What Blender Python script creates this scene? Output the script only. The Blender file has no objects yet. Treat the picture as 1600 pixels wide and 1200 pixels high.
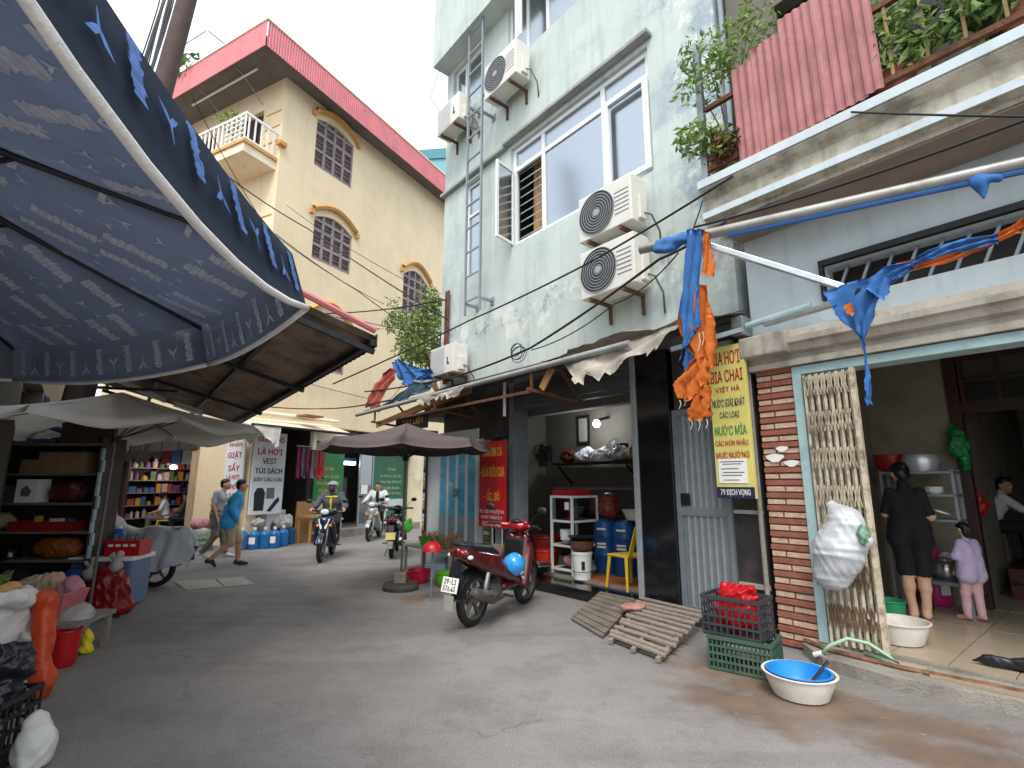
import bpy, bmesh, math, random
import numpy as np
from mathutils import Vector, Matrix
R = math.radians
rnd = random.Random(7)
SC = bpy.context.scene
COL = SC.collection

# ------------------------------------------------------------ camera
FPX = 810.0; PITCH = math.atan(155/810); EYE = 1.6
cam_d = bpy.data.cameras.new('camera'); cam = bpy.data.objects.new('camera', cam_d); COL.objects.link(cam)
cam_d.sensor_width = 36; cam_d.lens = FPX/1600*36; cam_d.clip_start = 0.05; cam_d.clip_end = 3000
cam.location = (0, 0, EYE); cam.rotation_euler = (R(90)+PITCH, 0, 0)
SC.camera = cam
# ------------------------------------------------------------ overcast sky, veiled sun, exposure
SUN_EL, SUN_AZ = 56, 188           # azimuth clockwise from +Y (north)
W = bpy.data.worlds.new('World'); SC.world = W; W.use_nodes = True
nt = W.node_tree; nt.nodes.clear()
wo = nt.nodes.new('ShaderNodeOutputWorld'); bg = nt.nodes.new('ShaderNodeBackground'); bg.inputs[1].default_value = 0.15
sky = nt.nodes.new('ShaderNodeTexSky'); sky.sky_type = 'NISHITA'; sky.sun_disc = False
sky.sun_elevation = R(SUN_EL); sky.sun_rotation = R(SUN_AZ); sky.dust_density = 3.0; sky.air_density = 1.0
tc = nt.nodes.new('ShaderNodeTexCoord'); nz = nt.nodes.new('ShaderNodeTexNoise'); nz.inputs['Scale'].default_value = 1.7; nz.inputs['Detail'].default_value = 5
nt.links.new(tc.outputs['Generated'], nz.inputs['Vector'])
rp = nt.nodes.new('ShaderNodeValToRGB'); rp.color_ramp.elements[0].position = .3; rp.color_ramp.elements[0].color = (.66, .66, .66, 1); rp.color_ramp.elements[1].position = .7; rp.color_ramp.elements[1].color = (.92, .92, .92, 1)
nt.links.new(nz.outputs[0], rp.inputs[0])
mx = nt.nodes.new('ShaderNodeMixRGB'); mx.inputs[2].default_value = (4.1, 4.38, 4.6, 1)
nt.links.new(rp.outputs[0], mx.inputs[0]); nt.links.new(sky.outputs[0], mx.inputs[1]); nt.links.new(mx.outputs[0], bg.inputs[0]); nt.links.new(bg.outputs[0], wo.inputs[0])
sl = bpy.data.lights.new('sun', 'SUN'); sl.energy = 1.1; sl.angle = R(30); sl.color = (1, .96, .9)
sun = bpy.data.objects.new('sun', sl); COL.objects.link(sun)
sd = Vector((math.sin(R(SUN_AZ))*math.cos(R(SUN_EL)), math.cos(R(SUN_AZ))*math.cos(R(SUN_EL)), math.sin(R(SUN_EL))))
sun.rotation_euler = sd.to_track_quat('Z', 'Y').to_euler(); sun.location = sd*60
SC.view_settings.view_transform = 'Standard'; SC.view_settings.look = 'None'; SC.view_settings.gamma = 1
SC.view_settings.exposure = 1.46
SC.render.engine = 'CYCLES'

# ------------------------------------------------------------ pixels of the photograph -> positions
_c, _s = math.cos(PITCH), math.sin(PITCH)
def ray(u, v):
    zc = 600-v
    return Vector((u-800, FPX*_c-zc*_s, FPX*_s+zc*_c))
def gz(u, v, z=0.0):
    r = ray(u, v); t = (z-EYE)/r.z
    return Vector((r.x*t, r.y*t, z))
def aty(u, v, y):
    r = ray(u, v); t = y/r.y
    return Vector((r.x*t, y, EYE+r.z*t))
class Fr:
    def __init__(S, ox, oy, deg):
        S.ox, S.oy, S.r = ox, oy, R(deg); S.c, S.s = math.cos(S.r), math.sin(S.r)
    def w(S, x, y, z=0): return Vector((S.ox+x*S.c-y*S.s, S.oy+x*S.s+y*S.c, z))
    def l(S, p): X, Y = p[0]-S.ox, p[1]-S.oy; return Vector((X*S.c+Y*S.s, -X*S.s+Y*S.c, p[2]))
    def on(S, u, v, d=0):
        r = ray(u, v); t = (d-S.ox*S.s+S.oy*S.c)/(-r.x*S.s+r.y*S.c)
        p = S.l((r.x*t, r.y*t, EYE+r.z*t)); return p.x, p.z
    def onz(S, u, v, z): p = S.l(gz(u, v, z)); return p.x, p.y
G = Fr(2.65, 5.66, -50.5)      # street front of the grey house and the house beside it
Yf = Fr(-6.83, 13.7, 62)       # street side of the yellow house
Yl = Fr(-6.83, 13.7, -27)      # its other side

# ------------------------------------------------------------ materials
def lin(h, k=1.0):
    h = h.lstrip('#'); o = []
    for i in (0, 2, 4):
        c = int(h[i:i+2], 16)/255
        o.append((c/12.92 if c <= .04045 else ((c+.055)/1.055)**2.4)*k)
    return tuple(o)+(1,)
MATS = {}
def mat(name, col='#808080', rough=.6, metal=0, var=.12, scale=5, bump=.05, bscale=60, dirt=None, damt=.5, dscale=1.5, spec=.4, trans=0, emit=0, stretch=None, sss=0, coat=0, streak=None, samt=.4):
    if name in MATS: return MATS[name]
    m = bpy.data.materials.new(name); m.use_nodes = True; MATS[name] = m
    n, L = m.node_tree.nodes, m.node_tree.links
    b = n['Principled BSDF']; c = lin(col)
    b.inputs['Roughness'].default_value = rough; b.inputs['Metallic'].default_value = metal; b.inputs['Specular IOR Level'].default_value = spec
    if coat: b.inputs['Coat Weight'].default_value = coat; b.inputs['Coat Roughness'].default_value = .08
    t = n.new('ShaderNodeTexCoord'); vec = t.outputs['Object']
    if stretch:
        mp = n.new('ShaderNodeMapping'); mp.inputs['Scale'].default_value = stretch; L.new(vec, mp.inputs[0]); vec = mp.outputs[0]
    a = n.new('ShaderNodeTexNoise'); a.inputs['Scale'].default_value = scale; a.inputs['Detail'].default_value = 6; a.inputs['Roughness'].default_value = .65; L.new(vec, a.inputs['Vector'])
    x = n.new('ShaderNodeMixRGB'); x.inputs[1].default_value = [v*(1-var*1.6) for v in c[:3]]+[1]; x.inputs[2].default_value = [min(1, v*(1+var*1.3)) for v in c[:3]]+[1]
    rm = n.new('ShaderNodeMapRange'); rm.inputs[1].default_value = .3; rm.inputs[2].default_value = .7; L.new(a.outputs[0], rm.inputs[0]); L.new(rm.outputs[0], x.inputs[0])
    out = x.outputs[0]
    if dirt:
        a2 = n.new('ShaderNodeTexNoise'); a2.inputs['Scale'].default_value = dscale; a2.inputs['Detail'].default_value = 8; a2.inputs['Roughness'].default_value = .7; L.new(vec, a2.inputs['Vector'])
        r2 = n.new('ShaderNodeMapRange'); r2.inputs[1].default_value = .62-damt*.28; r2.inputs[2].default_value = .78-damt*.2; r2.inputs[4].default_value = min(1, .5+damt*.5); L.new(a2.outputs[0], r2.inputs[0])
        x2 = n.new('ShaderNodeMixRGB'); x2.inputs[2].default_value = lin(dirt); L.new(out, x2.inputs[1]); L.new(r2.outputs[0], x2.inputs[0]); out = x2.outputs[0]
    if streak:
        ms_ = n.new('ShaderNodeMapping'); ms_.inputs['Scale'].default_value = (5, 5, .35); L.new(t.outputs['Object'], ms_.inputs[0])
        a3 = n.new('ShaderNodeTexNoise'); a3.inputs['Scale'].default_value = 1.3; a3.inputs['Detail'].default_value = 7; a3.inputs['Roughness'].default_value = .7; L.new(ms_.outputs[0], a3.inputs['Vector'])
        r3 = n.new('ShaderNodeMapRange'); r3.inputs[1].default_value = .5; r3.inputs[2].default_value = .78; r3.inputs[4].default_value = samt; L.new(a3.outputs[0], r3.inputs[0])
        x3 = n.new('ShaderNodeMixRGB'); x3.inputs[2].default_value = lin(streak); L.new(out, x3.inputs[1]); L.new(r3.outputs[0], x3.inputs[0]); out = x3.outputs[0]
    L.new(out, b.inputs['Base Color'])
    if bump:
        f = n.new('ShaderNodeTexNoise'); f.inputs['Scale'].default_value = bscale; f.inputs['Detail'].default_value = 5; L.new(vec, f.inputs['Vector'])
        bp = n.new('ShaderNodeBump'); bp.inputs['Strength'].default_value = min(1, bump*4); bp.inputs['Distance'].default_value = .02*bump*5; L.new(f.outputs[0], bp.inputs['Height']); L.new(bp.outputs[0], b.inputs['Normal'])
    if emit:
        L.new(out, b.inputs['Emission Color']); b.inputs['Emission Strength'].default_value = emit
    if trans:
        o = n['Material Output']; tr = n.new('ShaderNodeBsdfTranslucent'); L.new(out, tr.inputs[0]); ms = n.new('ShaderNodeMixShader'); ms.inputs[0].default_value = trans
        L.new(b.outputs[0], ms.inputs[1]); L.new(tr.outputs[0], ms.inputs[2]); L.new(ms.outputs[0], o.inputs[0])
    return m
def glass_mat(name, tint='#9fb0b4', refl=.35, rough=.03):
    if name in MATS: return MATS[name]
    m = bpy.data.materials.new(name); m.use_nodes = True; MATS[name] = m
    n, L = m.node_tree.nodes, m.node_tree.links; n.remove(n['Principled BSDF'])
    o = n['Material Output']; gl = n.new('ShaderNodeBsdfGlossy'); gl.inputs['Roughness'].default_value = rough; gl.inputs[0].default_value = (.9, .95, 1, 1)
    tr = n.new('ShaderNodeBsdfTransparent'); tr.inputs[0].default_value = lin(tint)
    t = n.new('ShaderNodeTexCoord'); nn = n.new('ShaderNodeTexNoise'); nn.inputs['Scale'].default_value = 1.5; L.new(t.outputs['Object'], nn.inputs[0])
    bp = n.new('ShaderNodeBump'); bp.inputs['Strength'].default_value = .06; bp.inputs['Distance'].default_value = .02; L.new(nn.outputs[0], bp.inputs['Height']); L.new(bp.outputs[0], gl.inputs['Normal'])
    ms = n.new('ShaderNodeMixShader'); ms.inputs[0].default_value = refl
    L.new(tr.outputs[0], ms.inputs[1]); L.new(gl.outputs[0], ms.inputs[2]); L.new(ms.outputs[0], o.inputs[0])
    return m

# ------------------------------------------------------------ mesh builder
def basis(d):
    d = Vector(d).normalized(); a = Vector((0, 0, 1)) if abs(d.z) < .9 else Vector((1, 0, 0))
    x = d.cross(a).normalized(); return x, x.cross(d).normalized()
class MB:
    def __init__(S): S.v = []; S.f = []; S.mi = []; S.cur = 0; S.uv = None
    def add(S, vs, fs):
        o = len(S.v); S.v += [tuple(p) for p in vs]; S.f += [tuple(i+o for i in f) for f in fs]; S.mi += [S.cur]*len(fs); return S
    def bx(S, x0, x1, y0, y1, z0, z1, M=None):
        vs = [(x, y, z) for z in (z0, z1) for y in (y0, y1) for x in (x0, x1)]
        if M is not None: vs = [M @ Vector(p) for p in vs]
        return S.add(vs, [(0, 2, 3, 1), (4, 5, 7, 6), (0, 1, 5, 4), (2, 6, 7, 3), (0, 4, 6, 2), (1, 3, 7, 5)])
    def bar(S, p0, p1, w, h=None):
        h = h or w; p0, p1 = Vector(p0), Vector(p1); a, b = basis(p1-p0)
        vs = [p+a*sx*w/2+b*sy*h/2 for p in (p0, p1) for sx, sy in ((-1, -1), (1, -1), (1, 1), (-1, 1))]
        return S.add(vs, [(3, 2, 1, 0), (4, 5, 6, 7)]+[(i, (i+1) % 4, (i+1) % 4+4, i+4) for i in range(4)])
    def tube(S, pts, r, n=8, cap=True):
        pts = [Vector(p) for p in pts]; N = len(pts); rs = r if isinstance(r, (list, tuple)) else [r]*N
        vs = []; a = None
        for i, p in enumerate(pts):
            d = (pts[min(i+1, N-1)]-pts[max(i-1, 0)])
            if d.length < 1e-9: d = Vector((0, 0, 1))
            d.normalize()
            if a is None: a, b = basis(d)
            else:
                a = (a-d*a.dot(d)).normalized(); b = a.cross(d)
            for k in range(n):
                t = 2*math.pi*k/n; vs.append(p+(a*math.cos(t)+b*math.sin(t))*rs[i])
        fs = [(i*n+k, i*n+(k+1) % n, (i+1)*n+(k+1) % n, (i+1)*n+k) for i in range(N-1) for k in range(n)]
        if cap: fs += [tuple(reversed(range(n))), tuple(range((N-1)*n, N*n))]
        return S.add(vs, fs)
    def lathe(S, prof, n=20, M=None, ang=2*math.pi):
        vs = []; full = abs(ang-2*math.pi) < 1e-6; m = n if full else n+1
        for r, z in prof:
            for k in range(m):
                t = ang*k/n; vs.append((r*math.cos(t), r*math.sin(t), z))
        if M is not None: vs = [M @ Vector(p) for p in vs]
        fs = [(i*m+k, i*m+(k+1) % m, (i+1)*m+(k+1) % m, (i+1)*m+k) for i in range(len(prof)-1) for k in range(n)]
        return S.add(vs, fs)
    def prism(S, pts, y0, y1, M=None):      # outline in xz, from y0 to y1
        n = len(pts); vs = [(x, y, z) for y in (y0, y1) for x, z in pts]
        if M is not None: vs = [M @ Vector(p) for p in vs]
        return S.add(vs, [tuple(range(n)), tuple(reversed(range(n, 2*n)))]+[(i+n, (i+1) % n+n, (i+1) % n, i) for i in range(n)])
    def grid(S, P, th=0, two=False):                   # P[i][j] points; th: thickness
        ni, nj = len(P), len(P[0]); vs = [Vector(P[i][j]) for i in range(ni) for j in range(nj)]
        fs = [(i*nj+j, i*nj+j+1, (i+1)*nj+j+1, (i+1)*nj+j) for i in range(ni-1) for j in range(nj-1)]
        if not th: return S.add(vs, fs)
        nr = [Vector((0, 0, 0)) for _ in vs]
        for f in fs:
            q = (vs[f[2]]-vs[f[0]]).cross(vs[f[3]]-vs[f[1]])
            for i in f: nr[i] += q
        b = [v-(n_.normalized() if n_.length > 0 else Vector((0, 0, 1)))*th for v, n_ in zip(vs, nr)]
        o = len(vs); bd = [(i*nj, (i+1)*nj) for i in range(ni-1)]+[((i+1)*nj+nj-1, i*nj+nj-1) for i in range(ni-1)]+[(j+1, j) for j in range(nj-1)]+[((ni-1)*nj+j, (ni-1)*nj+j+1) for j in range(nj-1)]
        S.mi_two = len(fs) if two else 0; S.add(vs+b, fs+[tuple(o+i for i in reversed(f)) for f in fs]+[(q, p, p+o, q+o) for p, q in bd])
        if two: S.mi = [0]*len(fs)+[1]*len(fs)+[0]*len(bd)
        return S
    def ell(S, c, r, n=12, m=8, M=None):
        prof = [(math.sin(math.pi*i/m), -math.cos(math.pi*i/m)) for i in range(m+1)]
        T = Matrix.Translation(c) @ Matrix.Diagonal((r[0], r[1], r[2], 1))
        return S.lathe([(max(a, 1e-4), z) for a, z in prof], n, (M @ T) if M is not None else T)
    def build(S, name, m, parent=None, smooth=False, bevel=0, loc=None, rotz=0):
        me = bpy.data.meshes.new(name); me.from_pydata(S.v, [], S.f)
        ms = m if isinstance(m, (list, tuple)) else [m]
        for q in ms: me.materials.append(MATS[q] if isinstance(q, str) else q)
        if len(ms) > 1: me.polygons.foreach_set('material_index', S.mi)
        me.validate(); me.update()
        if smooth:
            me.polygons.foreach_set('use_smooth', [True]*len(me.polygons))
            if smooth == 'auto': me.set_sharp_from_angle(angle=R(40))
        o = bpy.data.objects.new(name, me); COL.objects.link(o)
        if bevel:
            bv = o.modifiers.new('bevel', 'BEVEL'); bv.width = bevel; bv.segments = 2; bv.limit_method = 'ANGLE'; bv.angle_limit = R(40)
        if parent: o.parent = parent
        if loc is not None: o.location = loc
        o.rotation_euler[2] = rotz
        return o
def tag(o, label, cat, group=None):
    o['label'] = label; o['category'] = cat
    if group: o['group'] = group
    return o
def thing(name, label, cat, loc=(0, 0, 0), rotz=0, group=None):
    o = bpy.data.objects.new(name, None); COL.objects.link(o); o.location = loc; o.rotation_euler = (0, 0, rotz); o.empty_display_size = .1
    return tag(o, label, cat, group)
def inst(o, loc, rot=(0, 0, 0), scale=(1, 1, 1), parent='same'):
    c = o.copy(); COL.objects.link(c); c.location = loc; c.rotation_euler = rot; c.scale = scale
    if parent != 'same': c.parent = parent
    return c
def dup(root, loc, rotz=None, label=None, group=None):
    r = root.copy(); COL.objects.link(r); r.location = loc
    if rotz is not None: r.rotation_euler = (0, 0, rotz)
    if label: r['label'] = label
    if group: r['group'] = group
    for ch in list(root.children):
        c = ch.copy(); COL.objects.link(c); c.parent = r
        for g in ch.children:
            d = g.copy(); COL.objects.link(d); d.parent = c
    return r
def struct(o): o['kind'] = 'structure'; return o
def wall(x0, x1, z0, z1, ops, y0, y1, mb=None):   # upright slab in xz with rectangular openings
    mb = mb or MB(); xs = sorted({x0, x1, *[o[0] for o in ops], *[o[1] for o in ops]}); zs = sorted({z0, z1, *[o[2] for o in ops], *[o[3] for o in ops]})
    xs = [x for x in xs if x0 <= x <= x1]; zs = [z for z in zs if z0 <= z <= z1]
    solid = lambda i, j: 0 <= i < len(xs)-1 and 0 <= j < len(zs)-1 and not any(o[0] <= (xs[i]+xs[i+1])/2 <= o[1] and o[2] <= (zs[j]+zs[j+1])/2 <= o[3] for o in ops)
    for i in range(len(xs)-1):
        for j in range(len(zs)-1):
            if not solid(i, j): continue
            a, b, c, d = xs[i], xs[i+1], zs[j], zs[j+1]
            mb.add([(a, y0, c), (b, y0, c), (b, y0, d), (a, y0, d), (a, y1, c), (b, y1, c), (b, y1, d), (a, y1, d)], [(0, 1, 2, 3), (7, 6, 5, 4)]
                   + ([(0, 3, 7, 4)] if not solid(i-1, j) else [])+([(1, 5, 6, 2)] if not solid(i+1, j) else [])
                   + ([(0, 4, 5, 1)] if not solid(i, j-1) else [])+([(3, 2, 6, 7)] if not solid(i, j+1) else []))
    return mb
def corrug(w, h, pitch=.08, amp=.012, th=.003):    # corrugated sheet in xz, ribs upright
    n = max(4, int(w/pitch*4)); P = []
    for i in range(n+1):
        x = w*i/n; y = amp*(1 if (i//2) % 2 else -1)
        P.append([(x, y, 0), (x, y, h)])
    return MB().grid(P, th)
def ribsheet(p00, p10, p01, p11, n, amp, m=4):     # wavy sheet between four corners, ridges run from 0 to 1 in the second direction
    p00, p10, p01, p11 = map(Vector, (p00, p10, p01, p11)); nn = (p10-p00).cross(p01-p00).normalized(); P = []
    for i in range(n*4+1):
        u = i/(n*4); off = nn*amp*math.sin(i*math.pi/2)
        P.append([p00.lerp(p10, u).lerp(p01.lerp(p11, u), j/m)+off for j in range(m+1)])
    return MB().grid(P, .004)
FONT = None
try:
    import os
    for fn in ('Inter.woff2', 'DejaVuSans.woff2', 'NotoSans-Regular.woff2'):
        fp = os.path.join(bpy.utils.system_resource('DATAFILES', path='fonts'), fn)
        if os.path.exists(fp): FONT = bpy.data.fonts.load(fp); break
except Exception: FONT = None
def text(s, w, h, m, parent, x, z, y=-.003, th=.0015, bold=.012, name='lettering', maxw=True):
    cu = bpy.data.curves.new('t', 'FONT')
    for a_, b_ in (('Ơ', 'O’'), ('Ớ', 'Ó’'), ('Ờ', 'Ò’'), ('ơ', 'o’')): s = s.replace(a_, b_)
    cu.body = s; cu.size = 1; cu.offset = 0
    if FONT: cu.font = FONT; cu.resolution_u = 6
    o = bpy.data.objects.new('t', cu); COL.objects.link(o)
    dg = bpy.context.evaluated_depsgraph_get(); me = bpy.data.meshes.new_from_object(o.evaluated_get(dg)); bpy.data.objects.remove(o)
    if not me.vertices: return None
    co = np.empty(len(me.vertices)*3); me.vertices.foreach_get('co', co); co = co.reshape(-1, 3)
    mn, mxx = co.min(0), co.max(0); kx = w/max(mxx[0]-mn[0], .01); kz = h/max(mxx[1]-mn[1], .01)
    X, Z = (co[:, 0]-(mn[0]+mxx[0])/2)*kx+x, (co[:, 1]-(mn[1]+mxx[1])/2)*kz+z; fs = [tuple(q.vertices) for q in me.polygons]; bpy.data.meshes.remove(me)
    b_ = bold*1.6; V, F = [], []                      # strokes thickened by slightly shifted layers
    for i, (dx, dz) in enumerate(((-b_, 0), (b_, 0), (0, b_*.7), (0, -b_*.7))):
        o_ = len(V); V += list(zip((X+dx*min(kx, kz)).tolist(), [y-.00025*i]*len(X), (Z+dz*min(kx, kz)).tolist())); F += [tuple(q+o_ for q in f) for f in fs]
    me = bpy.data.meshes.new(name); me.from_pydata(V, [], F); me.materials.append(MATS[m] if isinstance(m, str) else m); me.update()
    ob = bpy.data.objects.new(name, me); COL.objects.link(ob); ob.parent = parent
    return ob

# ------------------------------------------------------------ soft shapes: smooth union of primitives, meshed with surface nets
def sdf(name, prims, mats, parent=None, h=.012, k=.02, noise=None, loc=None, rotz=0, flat_bottom=None):
    los, his = [], []
    for p in prims:
        if p[0] == 'c': a, b, ra, rb = np.array(p[1], float), np.array(p[2], float), p[3], p[4]; r = max(ra, rb); los.append(np.minimum(a, b)-r); his.append(np.maximum(a, b)+r)
        else: c, r = np.array(p[1], float), np.array(p[2], float); rr = np.full(3, max(r)) if p[3] is not None else r; los.append(c-rr); his.append(c+rr)
    pad = 3*h+k; lo = np.min(los, 0)-pad; hi = np.max(his, 0)+pad
    n = np.ceil((hi-lo)/h).astype(int)+1
    D = np.full(n, 1.0, np.float32); I = np.zeros(n, np.int8); B = np.full(n, 1.0, np.float32)
    ax = [lo[i]+np.arange(n[i])*h for i in range(3)]
    for p, l0, h0 in zip(prims, los, his):
        i0 = np.maximum(0, ((l0-pad-lo)/h).astype(int)); i1 = np.minimum(n, ((h0+pad-lo)/h).astype(int)+2)
        sl = tuple(slice(i0[q], i1[q]) for q in range(3))
        X, Y, Z = np.meshgrid(*[ax[q][sl[q]] for q in range(3)], indexing='ij')
        if p[0] == 'c':
            a, b, ra, rb, mi = np.array(p[1], float), np.array(p[2], float), p[3], p[4], p[5]; kk = p[6] if len(p) > 6 else k
            ba = b-a; t = np.clip(((X-a[0])*ba[0]+(Y-a[1])*ba[1]+(Z-a[2])*ba[2])/max(ba.dot(ba), 1e-9), 0, 1)
            d = np.sqrt((X-a[0]-t*ba[0])**2+(Y-a[1]-t*ba[1])**2+(Z-a[2]-t*ba[2])**2)-(ra+(rb-ra)*t)
        else:
            c, r, rot, mi = p[1], p[2], p[3], p[4]; kk = p[5] if len(p) > 5 else k
            x, y, z = X-c[0], Y-c[1], Z-c[2]
            if rot is not None:
                Mi = np.array(Matrix(rot).inverted()) if not isinstance(rot, np.ndarray) else rot
                x, y, z = [Mi[q][0]*x+Mi[q][1]*y+Mi[q][2]*z for q in range(3)]
            if p[0] == 'e':
                k0 = np.sqrt((x/r[0])**2+(y/r[1])**2+(z/r[2])**2); k1 = np.sqrt((x/r[0]**2)**2+(y/r[1]**2)**2+(z/r[2]**2)**2); d = k0*(k0-1)/np.maximum(k1, 1e-6)
            else:
                q = .3*min(r); qx, qy, qz = np.abs(x)-r[0]+q, np.abs(y)-r[1]+q, np.abs(z)-r[2]+q
                d = np.sqrt(np.maximum(qx, 0)**2+np.maximum(qy, 0)**2+np.maximum(qz, 0)**2)+np.minimum(np.maximum(qx, np.maximum(qy, qz)), 0)-q
        d = d.astype(np.float32); Ds = D[sl]; Bs = B[sl]; Is = I[sl]
        better = d < Bs; Is[better] = mi; Bs[better] = d[better]
        hh = np.maximum(kk-np.abs(Ds-d), 0)/max(kk, 1e-6); D[sl] = np.minimum(Ds, d)-hh*hh*kk*.25
    if noise is not None:
        X, Y, Z = np.meshgrid(*ax, indexing='ij'); D = D+noise(X, Y, Z).astype(np.float32)
    if flat_bottom is not None:
        Z = ax[2][None, None, :]; D = np.maximum(D, (flat_bottom-Z).astype(np.float32))
    s = D < 0; cnt = np.zeros(np.array(s.shape)-1, np.int8); offs = [(i, j, q) for i in (0, 1) for j in (0, 1) for q in (0, 1)]
    cs = cnt.shape
    for o in offs: cnt += s[o[0]:o[0]+cs[0], o[1]:o[1]+cs[1], o[2]:o[2]+cs[2]]
    act = (cnt > 0) & (cnt < 8); idx = np.argwhere(act); num = np.full(cs, -1, np.int32); num[act] = np.arange(len(idx))
    acc = np.zeros((len(idx), 3)); w = np.zeros(len(idx))
    for a in offs:
        for q in range(3):
            if a[q]: continue
            b = list(a); b[q] = 1
            d0 = D[idx[:, 0]+a[0], idx[:, 1]+a[1], idx[:, 2]+a[2]]; d1 = D[idx[:, 0]+b[0], idx[:, 1]+b[1], idx[:, 2]+b[2]]
            m = (d0 < 0) != (d1 < 0); t = np.where(m, d0/np.where(m, d0-d1, 1), 0); pp = np.array(a, float)[None]+np.zeros((len(idx), 3)); pp[:, q] += t
            acc += pp*m[:, None]; w += m
    V = lo+(idx+acc/w[:, None])*h
    F = []
    for q in range(3):
        o = [slice(None)]*3; o2 = [slice(None)]*3; o[q] = slice(0, -1); o2[q] = slice(1, None)
        s0, s1 = s[tuple(o)], s[tuple(o2)]; e = np.argwhere(s0 != s1); e = e[(e[:, (q+1) % 3] > 0) & (e[:, (q+2) % 3] > 0)]
        e = e[(e[:, (q+1) % 3] < cs[(q+1) % 3]) & (e[:, (q+2) % 3] < cs[(q+2) % 3])]
        u, v = np.zeros(3, int), np.zeros(3, int); u[(q+1) % 3] = 1; v[(q+2) % 3] = 1
        g = lambda A: num[A[:, 0], A[:, 1], A[:, 2]]
        Q = np.stack([g(e-u-v), g(e-v), g(e), g(e-u)], 1); fl = s1[tuple(e.T)]; Q[fl] = Q[fl][:, ::-1]; F.append(Q)
    F = np.concatenate(F); F = F[(F >= 0).all(1)]
    me = bpy.data.meshes.new(name); me.from_pydata(V.tolist(), [], F.tolist())
    for q in mats: me.materials.append(MATS[q] if isinstance(q, str) else q)
    if len(mats) > 1:
        ci = I[np.minimum(idx[:, 0], n[0]-1), idx[:, 1], idx[:, 2]]; me.polygons.foreach_set('material_index', ci[F[:, 0]].astype(np.int32))
    me.polygons.foreach_set('use_smooth', [True]*len(me.polygons)); me.update()
    o = bpy.data.objects.new(name, me); COL.objects.link(o)
    if parent: o.parent = parent
    if loc is not None: o.location = loc
    o.rotation_euler[2] = rotz
    return o
def wrinkle(amp, f=9, seed=0):
    q = random.Random(seed); ph = [(q.uniform(-1, 1), q.uniform(-1, 1), q.uniform(-1, 1), q.uniform(0, 6)) for _ in range(5)]
    def fn(X, Y, Z):
        s = 0
        for i, (a, b, c, p) in enumerate(ph): s = s+np.sin(f*(1+.45*i)*(a*X+b*Y+c*Z)*1.6+p+1.3*np.sin(f*.5*(b*X-a*Z+c*Y)+p))/(1+.4*i)
        return amp*s*.5
    return fn
def crumple(amp, f=9, seed=0):        # creased plastic: ridged folds at several scales
    q = random.Random(seed); ph = [(q.uniform(-1, 1), q.uniform(-1, 1), q.uniform(-1, 1), q.uniform(0, 6)) for _ in range(6)]
    def fn(X, Y, Z):
        s = 0
        for i, (a, b, c, p) in enumerate(ph):
            g = f*(.8+.5*i); s = s+(np.abs(np.sin(g*(a*X+b*Y+c*Z)+p+1.1*np.sin(g*.6*(b*X+c*Z-a*Y)+2*p)))-.6)/(1+.35*i)
        return amp*s*.9
    return fn
def catenary(a, b, sag, n=14):
    a, b = Vector(a), Vector(b); return [a.lerp(b, i/n)-Vector((0, 0, sag*4*(i/n)*(1-i/n))) for i in range(n+1)]
def leaves(name, centers, n, size, m, parent, seed=1, droop=.3, loc=None, long=1.6):   # many small bent leaves spread through ellipsoid clumps
    q = random.Random(seed); mb = MB(); wts = [c[1][0]*c[1][1]*c[1][2] for c in centers]
    for _ in range(n):
        c, r = q.choices(centers, wts)[0]
        while True:
            p = Vector((q.uniform(-1, 1), q.uniform(-1, 1), q.uniform(-1, 1)))
            if .15 < p.length < 1: break
        P = Vector((c[0]+p.x*r[0], c[1]+p.y*r[1], c[2]+p.z*r[2])); s = size*q.uniform(.6, 1.3)
        d = Vector((q.uniform(-1, 1), q.uniform(-1, 1), q.uniform(-.8, .5)-droop)).normalized(); a, b = basis(d); t = q.uniform(0, 6.28); sd_ = (a*math.cos(t)+b*math.sin(t)); up = sd_.cross(d)
        mid = P+d*s*.5*long+up*s*.12
        mb.cur = q.randrange(2) if isinstance(m, (list, tuple)) else 0
        mb.add([P, mid-sd_*s*.32, mid+sd_*s*.32, P+d*s*long-up*s*.1, mid-up*s*.08], [(0, 4, 1), (0, 2, 4), (1, 4, 3), (4, 2, 3)])
    return mb.build(name, m, parent, loc=loc)
# ------------------------------------------------------------ shared materials
mat('plaster_grey', '#bcc6c0', .85, var=.06, scale=1.2, bump=.06, bscale=25, dirt='#8494a0', damt=.34, dscale=.55, streak='#7f8a8c', samt=.5)
mat('plaster_blue', '#c2cdd0', .85, var=.06, scale=1.5, bump=.05, bscale=30, dirt='#93a0a4', damt=.2, dscale=1.2, streak='#8b8f8c', samt=.35)
mat('plaster_yellow', '#e4d1b0', .9, var=.05, scale=.9, bump=.05, bscale=25, dirt='#cdbb98', damt=.25, dscale=.6, streak='#b9a37c', samt=.35)
mat('plaster_cream', '#e6d8bd', .9, var=.06, scale=1.5, bump=.05, bscale=30, dirt='#b9a78c', damt=.3, dscale=2)
mat('trim_ochre', '#c99a5c', .8, var=.12, scale=3, bump=.05)
mat('hood_grey', '#9a9c97', .85, var=.12, scale=4, bump=.08, dirt='#5f615c', damt=.3)
mat('white_pvc', '#dfe2e2', .35, var=.04, scale=3, bump=.01, dirt='#b5b2aa', damt=.15)
mat('steel_grey', '#8f979d', .45, metal=.5, var=.1, scale=8, bump=.03, dirt='#6d6a66', damt=.3, dscale=4)
mat('rust', '#6b4632', .85, var=.3, scale=10, bump=.15, dirt='#3c2a22', damt=.5, dscale=6)
mat('dark_iron', '#2b2b2d', .5, metal=.4, var=.2, scale=10, bump=.05)
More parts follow.
